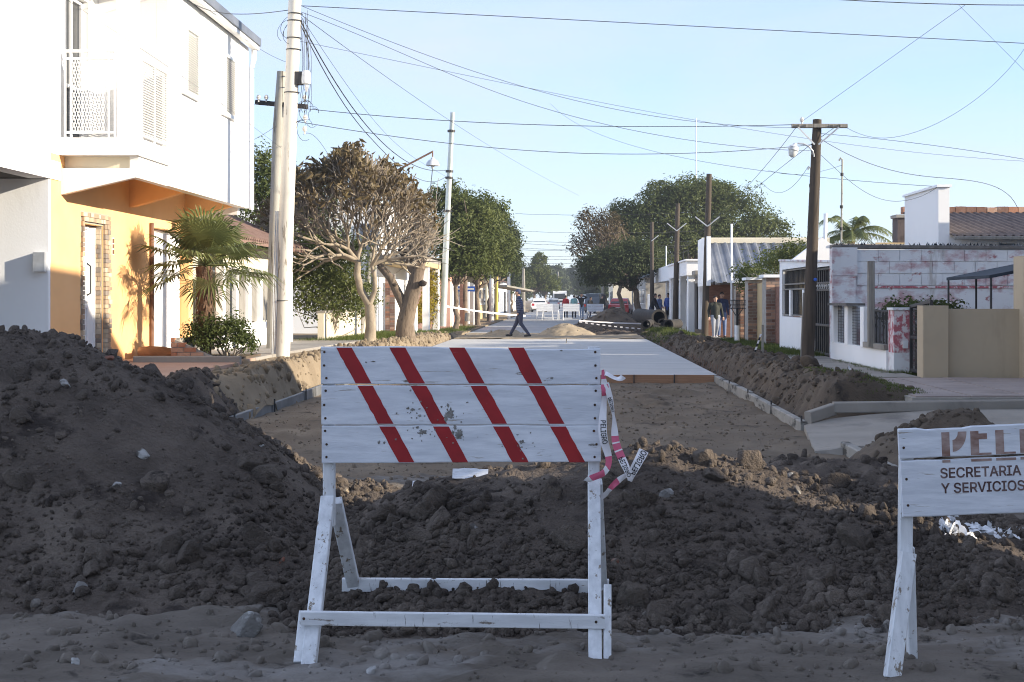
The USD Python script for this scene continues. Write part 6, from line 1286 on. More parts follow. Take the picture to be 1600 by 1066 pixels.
# ------------------------------------------------------------------ hanging warning tape
from scipy.interpolate import CubicSpline
TP = thing('warning_tape', 'torn white and pink warning tape tied to the right end of the striped barrier', 'tape', W(941, 600, 6.16))
def ribbon(pts, w, twist, parts, kk=60, text=None, parent=TP, flut=0.004, y0=None):
    """A strip along pts; parts: (t0, t1, material) pieces; text: (t centre, string, mirrored)."""
    q = np.array(pts, float); s = np.concatenate([[0], np.cumsum(np.linalg.norm(np.diff(q, axis=0), axis=1))]); s /= s[-1]
    cs = CubicSpline(s, q); tw = lambda t: np.interp(t, np.linspace(0, 1, len(twist)), twist)
    ww = lambda t: np.interp(t, np.linspace(0, 1, len(w)), w)
    def at(t, e, o=0.0):
        c = cs(t); tg = unit(cs(min(t + 1e-3, 1)) - cs(max(t - 1e-3, 0))); a = unit(np.cross(tg, [0, -1, 0])); n = np.cross(a, tg); an = tw(t)
        sd = a * math.cos(an) + n * math.sin(an); nm = -a * math.sin(an) + n * math.cos(an); nm = nm if nm[1] < 0 else -nm
        return c + sd * e * ww(t) + nm * (o + flut * math.sin(9 * t + 3 * e) * (1 - abs(e)))
    for (t0, t1, m) in parts:
        n = max(3, int(kk * (t1 - t0))); T = np.linspace(t0, t1, n); E = np.linspace(-0.5, 0.5, 5)
        v = np.array([at(t, e) for t in T for e in E]); f = [[i * 5 + j, i * 5 + j + 1, i * 5 + j + 6, i * 5 + j + 5] for i in range(n - 1) for j in range(4)]
        obj('strip', (v, np.array([x for q4 in f for x in (q4[:3], [q4[0], q4[2], q4[3]])])), m, parent, smooth=True)
    if text:
        L = np.sum(np.linalg.norm(np.diff(q, axis=0), axis=1))
        for (tc, string, mir) in text:
            tm = meshkit.text_mesh(string, 1.0, 0.01, bold=True); tm = trimesh.Trimesh(tm.vertices, tm.faces); v = np.array(tm.vertices); f = np.array(tm.faces)
            tri = v[f]; keep = tri[:, :, 2].max(1) < 0.001; f = f[keep]          # one flat face of the lettering
            h = 0.60; sc = h * ww(tc); wx = v[:, 0].max(); tt = tc + (v[:, 0] - wx / 2) * sc * 0.8 / L; ee = (v[:, 1] - 0.36) * h * (1 if not mir else -1)
            vv = np.array([at(min(max(t, 0), 1), e, 0.0016) for t, e in zip(tt, ee)]); obj('lettering', (vv, f), 'tape_ink', parent)
TY = 6.155
P_ = lambda px, py, d=0.0: W(px, py, TY + d)
ribbon([P_(942, 578), P_(943, 590), P_(945, 605, -.01), P_(946, 618, .0)], [0.012, 0.02, 0.035, 0.03], [0.2, 0.5, 0.2, 0.4], [(0, .35, 'tape_pink'), (.35, .55, 'tape_white'), (.55, 1, 'tape_pink')])
ribbon([P_(944, 612), P_(942, 650), P_(944, 690, -.02), P_(951, 715, -.01), P_(944, 738, -.06), P_(930, 745, -.09), P_(917, 752, -.06)], [0.02, 0.028, 0.036, 0.034, 0.03, 0.03, 0.028], [0.3, 0.1, 0.0, 0.3, 0.4, 0.3, 0.5], [(0, .60, 'tape_white'), (.60, .72, 'tape_pink'), (.72, .78, 'tape_white'), (.78, .94, 'tape_pink'), (.94, 1, 'tape_white')], text=[(0.37, 'PELIGRO', True)])
ribbon([P_(947, 598), P_(955, 630), P_(960, 665, .02), P_(962, 690, .01), P_(971, 715), P_(980, 735, -.02), P_(985, 750, -.02)], [0.024, 0.028, 0.012, 0.03, 0.034, 0.034, 0.02], [0.1, 0.5, 0.9, 0.3, 0.0, 0.2, 0.3], [(0, .54, 'tape_white'), (.54, .60, 'tape_pink'), (.60, .615, 'tape_white'), (.615, .68, 'tape_pink'), (.68, .695, 'tape_white'), (.695, .77, 'tape_pink'), (.77, 1, 'tape_white')], text=[(0.22, 'PELIGRO', False), (0.86, 'PELIGRO', False)])
ribbon([P_(984, 752), P_(990, 735, -.03), P_(999, 718, -.04), P_(1006, 704, -.03)], [0.02, 0.034, 0.04, 0.042], [0.2, 0.1, 0.3, 0.1], [(0, 1, 'tape_white')], text=[(0.62, 'PELIGRO', False)])
ribbon([P_(980, 742), P_(965, 752, -.02), P_(955, 762, -.03), P_(948, 770, -.02), P_(938, 776, 0)], [0.02, 0.028, 0.024, 0.026, 0.028], [0.1, 0.5, 0.2, 0.6, 0.2], [(0, .3, 'tape_white'), (.3, .62, 'tape_pink'), (.62, 1, 'tape_white')])
ribbon([P_(945, 584), P_(955, 588, -.03), P_(966, 592, -.04), P_(974, 588, -.05)], [0.02, 0.018, 0.018, 0.026], [0.3, 0.9, 0.5, 0.2], [(0, 1, 'tape_white')])

# far tapes
def far_tape(label, pts, w=0.05, m='tape_white'):
    q = np.array(pts); v = np.concatenate([q + [0, 0, w / 2], q - [0, 0, w / 2]]); n = len(q); f = [[i, i + 1, n + i + 1] for i in range(n - 1)] + [[i, n + i + 1, n + i] for i in range(n - 1)]
    single('barrier_tape', (v, np.array(f)), m, label, 'tape')
far_tape('white tape strung from the metal lamp pole down to the walking man', sag(W(694, 478, 57), W(830, 494, 62), 0.06), 0.07)
far_tape('long white tape in front of the far earth heap', sag(W(905, 501, 58), W(1020, 506, 59), 0.03), 0.05)
T = thing('barrier_tape', 'dashed white and dark tape sagging over the dug trench', 'tape', W(960, 510, 57)); q = sag(W(905, 503, 57), W(1005, 514, 57), 0.03, 23)
for i in range(0, 22, 2): v = np.array([q[i] + [0, 0, .022], q[i + 1] + [0, 0, .022], q[i + 1] - [0, 0, .022], q[i] - [0, 0, .022]]); obj('strip', (v, np.array([[0, 1, 2], [0, 2, 3]])), 'tape_white', T)
st = thing('tape_stake', 'thin wooden stake with striped tape tied to it on the brown mound', 'stake', W(1191, 556, 27.5)); MB().beam(W(1191, 560, 27.5), W(1192, 508, 27.5), 0.045, 0.03, up=(0, 1, 0)).build('stake', 'timber_grey', st)
for i in range(7): a_ = W(1189 - i * 1.7, 522 + i * 5, 27.45); b_ = W(1189 - (i + 1) * 1.7, 522 + (i + 1) * 5, 27.45); v = np.array([a_ - [.018, 0, 0], a_ + [.018, 0, 0], b_ + [.018, 0, 0], b_ - [.018, 0, 0]]); obj('strip', (v, np.array([[0, 1, 2], [0, 2, 3]])), 'tape_white' if i % 2 == 0 else 'tape_ink', st)
st = thing('flag_stake', 'thin leaning stake with a white rag on top beside the mound', 'stake', W(1310, 618, 19.3)); MB().tube([W(1309, 622, 19.3), W(1325, 573, 19.3)], 0.009, 6).build('stake', 'timber_grey', st); v, f = grid(0, 1, 0, 1, 0.2, lambda X, Y: X * 0); v = W(1325, 572, 19.28) + np.stack([v[:, 0] * 0.07, 0.02 * np.sin(v[:, 0] * 7), -v[:, 1] * 0.05 - v[:, 0] * 0.04 + 0.015 * np.sin(v[:, 0] * 9)], 1); obj('rag', (v, f), 'tape_white', st, smooth=True)

# ------------------------------------------------------------------ stones and scraps on the dirt
def on(fn, px, py, Y0=6.0, Y1=9.5):
    """The first point of a surface along a line of sight."""
    Y = np.arange(Y0, Y1, 0.01); X = (px - VPX) * Y / FPX; Z = CAM_H + (HOR - py) * Y / FPX
    hit = np.nonzero(Z <= fn(X, Y))[0]
    return W(px, py, Y[hit[0]] if len(hit) else Y1)
fall = lambda X, Y: np.maximum(np.maximum(f_pile_l(X, Y), f_pile_f(X, Y)), f_cross(X, Y))
for i, (px, py, r, m, lab) in enumerate(((385, 988, 0.11, 'rubble_dull', 'large pale broken concrete lump at the foot of the left pile'), (224, 713, 0.042, 'rubble_pale', 'pale round stone halfway down the left pile'), (102, 602, 0.034, 'rubble_pale', 'small pale stone high on the left pile beside its top'), (145, 576, 0.032, 'rubble_pale', 'pale stone near the crest of the left pile'), (182, 760, 0.03, 'rubble_pale', 'small grey-white stone low on the left pile'), (408, 697, 0.025, 'rubble_pale', 'pale chip near the right toe of the left pile'), (125, 925, 0.055, 'rubble_dull', 'whitish clod among the large clods of the left pile'),
        (541, 768, 0.035, 'sand', 'sunlit tan stone in the gap between left pile and barrier'), (1040, 776, 0.05, 'rubble_dull', 'grey stone right of the hanging tape'), (740, 827, 0.034, 'rubble_pale', 'pale stone in the middle of the dirt below the stripes'), (1247, 770, 0.045, 'rubble_pale', 'pale double stone on the right crest'), (1235, 655 + 90, 0.03, 'rubble_pale', 'pale stone near the sunlit crest'), (640, 842, 0.035, 'rubble_red', 'reddish brick bit behind the barrier'), (960, 880, 0.032, 'rubble_red', 'red brick scrap right of the barrier leg'), (440, 880, 0.03, 'rubble_red', 'red brick chip left of the barrier legs'), (170, 562, 0.04, 'rubble_red', 'reddish clod on the upper left pile'),
        (580, 1052, 0.028, 'rubble_pale', 'grey pebble in front of the striped barrier'), (118, 1037, 0.026, 'rubble_pale', 'pale pebble on the road at lower left'), (1548, 930, 0.028, 'rubble_pale', 'pale stone near the right edge low on the pile'), (572, 880, 0.02, 'rubble_pale', 'small pale chip left of the barrier middle'))):
    r *= 0.8; v, f = scatter([on(fall, px, py, 5.2) + [0, 0, r * 0.2]], [r], ROCKS3, np.random.default_rng(900 + i)); single('stone', (v, f), m, lab, 'stone', smooth=35)
def scrap(name, label, cat, px, py, w, h, m, seed, T=None, Y0=6.0):
    c = on(fall, px, py, Y0); rr = np.random.default_rng(seed); v, f = grid(-w, w, -h, h, min(w, h) / 4, lambda X, Y: 0.55 * h * np.abs(N2(X / w, Y / w, 1.6, 4, seed)) * 2)
    v = v @ np.array([[1, 0, 0], [0, 0.85, -0.5], [0, 0.5, 0.85]]).T * (1 + 0.2 * rr.normal(size=3)) + c + [0, -0.01, 0.012]
    return single(name, (v, f), m, label, cat) if T is None else obj(name, (v, f), m, T)
scrap('plastic_scrap', 'crumpled white plastic scrap on the dirt under the barrier board', 'scrap', 735, 744, 0.07, 0.045, 'plastic_white', 3)
scrap('plastic_scrap', 'small pale plastic scrap left of the white one under the board', 'scrap', 652, 760, 0.03, 0.025, 'plastic_white', 4)
T = thing('rubbish_patch', 'patch of crumpled white plastic rubbish below the lettered board', 'rubbish', on(fall, 1520, 825)); rr = np.random.default_rng(44)
for k in range(110):
    t = rr.random() ** 1.3; px, py = 1470 + t * 135, 824 + 9 * t + rr.normal() * (8 - 4 * t); c = on(fall, px, py, 6.2); q = rr.uniform(0.008, 0.03) * (1.3 - 0.7 * t)
    v, f = ROCKS1[k % 10]; v = v * [q * 1.4, q, q * 0.16] * (1 + 0.35 * rr.normal(size=(len(v), 1))); obj('scrap', (v @ rotm(rr).T + c + [0, -0.01, q * 0.3], f), 'plastic_white', T)

# ------------------------------------------------------------------ pipes on the far mound
def pipe(label, p, q, R, wall):
    T = thing('drain_pipe', label, 'pipe', p); p, q = np.asarray(p, float), np.asarray(q, float); L = np.linalg.norm(q - p)
    MB().lathe([(R - wall, 0), (R + 0.03, 0), (R + 0.03, 0.12), (R, 0.16), (R, L), (R - wall, L), (R - wall, 0)], p, 24, q - p).build('barrel', 'pipe_dark', T, smooth=40)
pipe('large dark concrete pipe lying on the far earth heap', W(1030, 496, 57.5), W(998, 493, 60.5), 0.28, 0.05)
pipe('short dark pipe piece on the ground right of the large pipe', W(1044, 508, 56.5), W(1060, 506, 57.3), 0.19, 0.035)
pipe('small dark pipe end below the large pipe', W(1009, 507, 56), W(1016, 505, 57.2), 0.15, 0.03)
pipe('small dark pipe half hidden between the other pipes', W(1034, 504, 57.5), W(1040, 503, 58.5), 0.13, 0.03)

# ------------------------------------------------------------------ far barriers
def far_barrier(label, px, y, tiltdeg=0, w=1.08):
    T = thing('far_barrier', label, 'barrier', ((px - VPX) * y / FPX, y, 0.0), math.radians(tiltdeg), group=None, in_world=False); rr = np.random.default_rng(int(px))
    for k in range(3): MB().beam((-w / 2, 0, 0.66 + k * 0.165), (w / 2, 0, 0.66 + k * 0.165), 0.025, 0.158).build('plank', 'white_board', T)
    for s in (-1, 1):
        MB().beam((s * (w / 2 - .03), 0.03, 0.5), (s * (w / 2 - .03), 0.03, 1.06), 0.05, 0.05, up=(0, 1, 0)).build('post', 'white_post', T)
        for d, nm in ((-1, 'front_leg'), (1, 'rear_leg')): MB().beam((s * (w / 2 - .01), d * 0.42, 0), (s * (w / 2 - .03), d * 0.04, 0.62), 0.055, 0.05, up=(0, 1, 0)).build(nm, 'white_post', T)
    for d in (-1, 1): MB().beam((-w / 2 - .05, d * 0.35, 0.13), (w / 2 + .05, d * 0.35, 0.13), 0.03, 0.05).build('rail', 'white_rail', T)
    return T
far_barrier('white board barrier nearest the white car in the far street', 851, 97, 4)
far_barrier('white board barrier overlapping the one nearest the white car', 860.5, 98.4, -8)
far_barrier('white board barrier in front of the man in jeans', 892.5, 96, 2)
far_barrier('tilted white board barrier beside the far earth heap', 930, 94, -14)

# ------------------------------------------------------------------ vehicles
def car(label, at, rotz, paint, kind='sedan'):
    """Local: length along y (tail at -y), width along x."""
    T = thing('parked_car', label, 'car', at, rotz, in_world=False)
    L, Wd = 4.3, 1.68
    low = [(-2.15, 0.35), (-2.18, 0.55), (-2.14, 0.92), (-2.0, 0.98), (-1.5, 1.0), (1.0, 0.96), (1.9, 0.82), (2.12, 0.65), (2.15, 0.35), (1.7, 0.24), (-1.7, 0.24)]
    ht = 1.46 if kind == 'sedan' else 1.9
    cab = [(-1.62 if kind == 'sedan' else -2.0, 0.97), (-1.05 if kind == 'sedan' else -1.85, ht - 0.04), (-0.6, ht), (0.3, ht - 0.02), (1.05, 0.955)]
    p = Polygon(low).buffer(-0.03).buffer(0.03); b = MB().ext(p, 'x', -Wd / 2, Wd / 2); v, f = b.data(); k = np.abs(v[:, 0]) > Wd / 2 - 1e-6
    v[:, 0] *= np.where(v[:, 2] > 0.85, 0.93, np.where(v[:, 2] < 0.4, 0.95, 1)); obj('body', (v, f), paint, T, smooth=30)
    c = MB().ext(Polygon(cab), 'x', -0.76, 0.76); v, f = c.data(); v[:, 0] *= np.interp(v[:, 2], [0.95, ht], [1, 0.8]); obj('cabin', (v, f), paint, T, smooth=30)
    def pane(name, a, b_, w0, w1, out):
        a, b_ = np.array(a), np.array(b_); v = np.array([[-w0, *a], [w0, *a], [w1, *b_], [-w1, *b_]]); v = v + out; obj(name, (np.vstack([v, v - np.array(out) * 1.5]), np.array([[0, 1, 2], [0, 2, 3], [4, 6, 5], [4, 7, 6], [0, 4, 1], [1, 4, 5]])), 'dark_glass', T)
    pane('rear_window', (cab[0][0] + 0.06, 1.02), (cab[1][0], ht - 0.1), 0.66, 0.56, [0, -0.02, 0.012]); pane('windscreen', (0.98, 1.0), (0.36, ht - 0.08), 0.68, 0.56, [0, 0.02, 0.012])
    for s in (-1, 1):
        poly = Polygon([(cab[0][0] + 0.25, 1.0), (cab[1][0] + 0.08, ht - 0.1), (0.22, ht - 0.1), (0.8, 1.0)]); w_ = MB().ext(poly, 'x', 0.755, 0.77); v, f = w_.data(); v[:, 0] *= np.interp(v[:, 2], [0.95, ht], [1, 0.81]) * s; obj('side_window', (v, f), 'dark_glass', T)
        MB().box(s * 0.55, s * 0.80, -2.19, -2.02, 0.66, 0.9).build('tail_light', 'tail_red', T); MB().box(s * 0.5, s * 0.78, 2.0, 2.14, 0.6, 0.74).build('headlight', 'lamp_glass', T)
        for y in (-1.32, 1.32):
            w_ = MB().lathe([(0, -0.09), (0.26, -0.09), (0.31, -0.05), (0.31, 0.07), (0.27, 0.1), (0, 0.1)], (s * 0.74, y, 0.31), 20, (1, 0, 0)).build('wheel', 'tyre', T); MB().lathe([(0, -0.02), (0.19, -0.02), (0.19, 0.03), (0.05, 0.045), (0, 0.045)], (s * 0.815, y, 0.31), 14, (s, 0, 0)).build('rim', 'galvanised', w_)
    MB().box(-0.26, 0.26, -2.2, -2.17, 0.62, 0.74).build('number_plate', 'sign_white', T); MB().box(-0.8, 0.8, -2.22, -2.1, 0.36, 0.5).build('bumper', paint, T)
    return T
car('white sedan parked by the left kerb far down the street, seen from behind', (-2.95, 158, 0), 0.05, 'car_white')
car('white van parked far off behind the group of people', (2.7, 175, 0), -0.3, 'car_white', 'van')
car('red car parked at the right kerb below the big tree', (4.35, 118, 0), -0.12, 'car_red')
car('dark car behind the group of people on the right', (3.0, 140, 0), -0.3, 'car_dark', 'van')
car('silver car far off beside the truck', (-1.75, 205, 0), 0.0, 'car_silver')
TR = thing('white_truck', 'white truck facing the camera far down the street', 'truck', (-1.0, 222, 0.0))
c0 = np.array([-1.0, 222, 0]); B = lambda a, b, c, d, e, f_: MB().box(c0[0] + a, c0[0] + b, c0[1] + c, c0[1] + d, e, f_)
B(-0.95, 0.95, 0, 1.8, 0.6, 2.35).build('cab', 'car_white', TR); B(-0.82, 0.82, -0.03, 0.0, 1.35, 2.15).build('windscreen', 'dark_glass', TR); B(-0.95, 0.95, -0.12, 0.0, 0.45, 0.75).build('bumper', 'car_white', TR); B(-0.6, 0.6, -0.04, 0.0, 0.85, 1.15).build('grille', 'dark_steel', TR); B(-1.05, 1.05, 1.9, 6.0, 0.9, 2.6).build('box_body', 'car_white', TR)
for s in (-1, 1):
    B(s * 0.85 - .12, s * 0.85 + .12, -0.05, 0.0, 0.85, 1.05).build('headlight', 'lamp_glass', TR); B(s * 1.1 - .06, s * 1.1 + .06, 0.1, 0.2, 1.5, 1.95).build('mirror', 'black_plastic', TR)
    for y in (0.7, 4.8): MB().lathe([(0, -0.12), (0.42, -0.12), (0.45, 0), (0.42, 0.12), (0, 0.12)], c0 + [s * 0.8, y, 0.45], 16, (1, 0, 0)).build('wheel', 'tyre', TR)

# ------------------------------------------------------------------ people
def chain(pts):
    """Hull bones through (x, y, z, r) joints."""
    sp = [m3.Manifold.sphere(float(r), 14).translate((float(x), float(y), float(z))) for x, y, z, r in pts]
    return [m3.Manifold.batch_hull([a, b]) for a, b in zip(sp[:-1], sp[1:])]
def skin_of(bones, edge, it=8):
    m = m3.Manifold.batch_boolean(bones, m3.OpType.Add).refine_to_length(edge); mm = m.to_mesh(); t = trimesh.Trimesh(mm.vert_properties[:, :3], mm.tri_verts, process=True)
    trimesh.smoothing.filter_taubin(t, 0.5, 0.53, it); return np.array(t.vertices), np.array(t.faces)
def person(label, at, rotz, h, hips, legs, arms, top, bottom, hair='hair_dark', hat=None, shoes='black_plastic', lean=0.0, turn=0.0, stripes=None, edge=0.035, lower=True, group=None, build=1.0, torso_len=1.0):
    """Local: facing -y, x to the person's left seen from the front. legs: (knee, ankle) pairs, arms: (elbow, hand) pairs, for 1.75 m."""
    T = thing('person', label, 'person', at, rotz, group, h / 1.75, in_world=False); b = build
    hz = hips; sh = hz + 0.50 * torso_len; ly = -lean
    HP = np.array([0, 0, hz]); SH = np.array([0, ly * 0.8, sh]); NK = np.array([0, ly * 0.95, sh + 0.075]); HD = np.array([0, ly - 0.02, sh + 0.205])
    def torso(g): return chain([(0, 0, hz - 0.02, 0.125 * b * g), (0, ly * 0.3, hz + 0.2, 0.118 * b * g), (0, ly * 0.65, hz + 0.36, 0.125 * b * g)]) + chain([(-0.07, 0, hz, 0.095 * b * g), (-0.06, ly * .35, hz + 0.22, 0.10 * b * g), (-0.155 * b, ly * 0.8, sh - 0.02, 0.062 * g)]) + chain([(0.07, 0, hz, 0.095 * b * g), (0.06, ly * .35, hz + 0.22, 0.10 * b * g), (0.155 * b, ly * 0.8, sh - 0.02, 0.062 * g)]) + chain([(-0.155 * b, ly * 0.8, sh - 0.02, 0.065 * g), (0.155 * b, ly * 0.8, sh - 0.02, 0.065 * g)]) + chain([(0, ly * .8, sh - 0.04, 0.085 * g), (0, ly * .9, sh + 0.05, 0.055 * g)])
    def arm(s, e, w, g): S = np.array([s * 0.175 * b, ly * 0.8, sh - 0.03]); return chain([(*S, 0.056 * g), (*e, 0.043 * g), (*w, 0.031 * g)])
    def leg(s, k, a, g): return chain([(s * 0.085, 0, hz - 0.02, 0.088 * b * g), (*k, 0.058 * g), (*a, 0.042 * g)])
    head = chain([(*NK, 0.052), (HD[0], HD[1] - 0.0, HD[2] - 0.03, 0.06)]) + [m3.Manifold.sphere(0.088, 18).scale((0.86, 1.02, 1.22)).translate(tuple(HD))] + chain([(HD[0], HD[1] - 0.04, HD[2] - 0.07, 0.05), (HD[0], HD[1] - 0.055, HD[2] - 0.085, 0.036)])
    ct, st_ = math.cos(turn), math.sin(turn); f_ = np.array([st_, -ct, 0]); sd = np.array([ct, st_, 0])
    head += chain([(*(HD + f_ * 0.08 + [0, 0, 0.01]), 0.012), (*(HD + f_ * 0.103 - [0, 0, 0.022]), 0.016)])
    for s in (-1, 1): head += chain([(*(HD + sd * s * 0.078 + [0, 0, 0.012]), 0.014), (*(HD + sd * s * 0.08 - [0, 0, 0.02]), 0.011)])
    bones = torso(0.85) + head
    for s, (e, w) in zip((-1, 1), arms):
        e, w = np.array(e, float), np.array(w, float); d = unit(w - e); bones += arm(s, e, w, 0.85); pa = w + d * 0.06; sdv = unit(np.cross(d, [0, 1, 0.2])); bones += chain([(*w, 0.027), (*pa, 0.036)])
        for q, (o, l) in enumerate(((-0.027, 0.065), (-0.009, 0.075), (0.009, 0.07), (0.027, 0.055))): r0 = pa + sdv * o + d * 0.02; bones += chain([(*r0, 0.011), (*(r0 + d * l * .6 - [0, 0.008, 0]), 0.0095), (*(r0 + d * l - [0, 0.02, 0]), 0.008)])
        bones += chain([(*(w + d * 0.03 + sdv * 0.03), 0.012), (*(w + d * 0.075 + sdv * 0.05), 0.0095)])
    for s, (k, a) in zip((-1, 1), legs): bones += leg(s, k, a, 0.85) + chain([(*a, 0.04), (a[0], a[1] - 0.10, max(a[2] - 0.045, 0.035), 0.03)])
    obj('body', skin_of(bones, edge * 0.8, 5), 'skin', T, smooth=True)
    tb = torso(1.08) + [x for s, (e, w) in zip((-1, 1), arms) for x in arm(s, e, w, 1.22)]
    obj('jacket', skin_of(tb, edge), top, T, smooth=True)
    if stripes:
        for k in range(7):
            z = hz + 0.08 + k * 0.06; a_ = np.linspace(0, 2 * np.pi, 25); yy = ly * (z - hz) / 0.6; rx = np.interp(z, [hz, sh - 0.1, sh], [0.168, 0.172, 0.20]) * b; ry = 0.134 * b
            MB().tube(np.stack([rx * np.cos(a_), yy + ry * np.sin(a_), z + 0 * a_], 1), 0.011, 6).build('stripe', stripes, T)
            for s, (e, w) in zip((-1, 1), arms):
                S = np.array([s * 0.175 * b, ly * .8, sh - .03]); e, w = np.array(e), np.array(w); t = (k + .5) / 7; c = S + (e - S) * t * 2 if t < .5 else e + (w - e) * (t - .5) * 2; r = np.interp(t, [0, .5, 1], [0.073, 0.056, 0.043]); MB().tube(np.stack([c[0] + r * np.cos(a_), c[1] + r * np.sin(a_), c[2] + 0 * a_], 1), 0.008, 5).build('stripe', stripes, T)
    lb = chain([(-0.07, 0, hz, 0.115 * b), (0.07, 0, hz, 0.115 * b)]) + [x for s, (k, a) in zip((-1, 1), legs) for x in leg(s, k, a, 1.22)]
    obj('trousers', skin_of(lb, edge), bottom, T, smooth=True)
    for s, (k, a) in zip((-1, 1), legs): obj('shoe', skin_of(chain([(a[0], a[1] + 0.035, max(a[2] - 0.035, 0.04), 0.044), (a[0], a[1] - 0.06, max(a[2] - 0.04, 0.038), 0.044), (a[0] * 1.05, a[1] - 0.15, max(a[2] - 0.05, 0.032), 0.034)]), 0.03, 4), shoes, T, smooth=True)
    m = m3.Manifold.sphere(0.096, 20).scale((0.9, 1.06, 1.2)).translate((HD[0] - f_[0] * 0.006, HD[1] - f_[1] * 0.012, HD[2] + 0.012)); n = np.array(f_) * 0.75 - np.array([0, 0, 0.9]); n = unit(n)
    m = m.trim_by_plane(tuple(-n), float(np.dot(-n, HD)) - 0.012); obj('hair', m, hair if not hat else hat, T, smooth=True)
    if hat: obj('cap_peak', skin_of(chain([(*(HD + f_ * 0.085 + [0, 0, 0.055]), 0.02), (*(HD + f_ * 0.15 + [0, 0, 0.045]), 0.014)]) + chain([(*(HD + f_ * 0.07 + sd * 0.05 + [0, 0, 0.055]), 0.02), (*(HD + f_ * 0.13 + sd * 0.03 + [0, 0, 0.045]), 0.014)]) + chain([(*(HD + f_ * 0.07 - sd * 0.05 + [0, 0, 0.055]), 0.02), (*(HD + f_ * 0.13 - sd * 0.03 + [0, 0, 0.045]), 0.014)]), 0.02, 3), hat, T, smooth=True)
    ey = MB()
    for s in (-1, 1): ey.lathe([(0, -0.008), (0.009, 0), (0, 0.008)], HD + f_ * 0.086 + sd * s * 0.032 + [0, 0, 0.012], 8, f_)
    ey.build('eyes', 'hair_dark', T)
    MB().tube([HD + f_ * 0.094 + sd * -0.024 - [0, 0, 0.058], HD + f_ * 0.098 - [0, 0, 0.06], HD + f_ * 0.094 + sd * 0.024 - [0, 0, 0.058]], 0.006, 5).build('mouth', 'petal_pink' if False else 'rubble_red', T)
    return T
stand_legs = (((-0.10, -0.01, 0.50), (-0.11, 0.02, 0.085)), ((0.10, -0.01, 0.50), (0.11, 0.02, 0.085)))
down_arms = (((-0.235, 0.02, 1.13), (-0.24, -0.05, 0.88)), ((0.235, 0.02, 1.13), (0.24, -0.05, 0.88)))
person('person in a navy striped jacket and cap walking left across the slab end', (-1.66, 53.0, 0.02), -math.pi / 2, 1.72, 0.93, (((-0.09, -0.15, 0.50), (-0.10, -0.36, 0.115)), ((0.09, 0.02, 0.50), (0.10, 0.32, 0.10))), (((-0.23, 0.06, 1.14), (-0.235, -0.02, 0.89)), ((0.22, 0.05, 1.14), (0.17, -0.06, 0.90))), 'cloth_navy', 'cloth_slate', hat='cloth_navy', lean=0.07, stripes='cloth_stripe')
person('person in a dark jacket and grey jeans walking this way on the right pavement', (5.12, 50.6, 0.03), 0.1, 1.50, 0.90, (((-0.10, -0.12, 0.50), (-0.09, -0.10, 0.085)), ((0.09, 0.02, 0.49), (0.07, 0.22, 0.12))), (((-0.27, 0.05, 1.12), (-0.27, -0.06, 0.88)), ((0.27, 0.04, 1.12), (0.30, -0.04, 0.88))), 'cloth_olive', 'cloth_grey', build=1.12, shoes='white_metal')
person('person in a dark blue jacket walking just behind the one in grey jeans', (5.44, 51.5, 0.03), 0.0, 1.62, 0.92, stand_legs, down_arms, 'cloth_navy', 'cloth_blue_pale')
person('person in a pale blue jacket standing by the white house beside the pipes', (5.05, 80, -0.02), 0.9, 1.66, 0.93, stand_legs, (((-0.235, 0.02, 1.13), (-0.1, -0.2, 1.02)), ((0.235, 0.02, 1.13), (0.1, -0.2, 1.02))), 'cloth_blue_pale', 'cloth_slate')
person('person in a bright blue jacket standing beside the one in pale blue', (5.5, 79.5, -0.02), -0.7, 1.72, 0.94, stand_legs, (((-0.25, 0.0, 1.13), (-0.08, -0.2, 1.0)), ((0.25, 0.0, 1.13), (0.26, -0.05, 0.9))), 'cloth_blue', 'cloth_black')
person('person in dark clothes bending forward behind the far earth heap', (4.5, 78, 0.05), 1.2, 1.66, 0.90, stand_legs, (((-0.2, -0.3, 1.05), (-0.15, -0.42, 0.80)), ((0.2, -0.3, 1.05), (0.15, -0.42, 0.80))), 'cloth_black', 'cloth_slate', lean=0.22)
yf = 108
person('person in red and black among the group behind the far barriers', ((884 - VPX) * yf / FPX, yf, 0), 2.8, 1.66, 0.93, stand_legs, down_arms, 'cloth_red', 'cloth_black')
person('person in an aqua top among the group behind the far barriers', ((897 - VPX) * (yf - 1) / FPX, yf - 1, 0), 3.0, 1.68, 0.93, stand_legs, down_arms, 'cloth_aqua', 'cloth_black')
person('person in black top and pale jeans holding hands to the head', ((908.5 - VPX) * (yf - 4) / FPX, yf - 4, 0), 0.2, 1.74, 0.94, stand_legs, (((-0.36, -0.08, 1.50), (-0.12, -0.1, 1.64)), ((0.36, -0.08, 1.50), (0.12, -0.1, 1.64))), 'cloth_black', 'cloth_jeans')
person('person in dark clothes bending beside the one with raised hands', ((920 - VPX) * (yf - 3) / FPX, yf - 3, 0), 0.7, 1.6, 0.86, (((-0.1, -0.14, 0.48), (-0.11, 0.02, 0.085)), ((0.1, -0.14, 0.48), (0.11, 0.02, 0.085))), (((-0.2, -0.25, 1.02), (-0.1, -0.36, 0.85)), ((0.2, -0.25, 1.02), (0.1, -0.36, 0.85))), 'cloth_black', 'cloth_slate', lean=0.2)
person('person in grey standing near the dark far car', ((941 - VPX) * 125 / FPX, 125, 0), 0.4, 1.66, 0.93, stand_legs, down_arms, 'cloth_olive', 'cloth_slate')

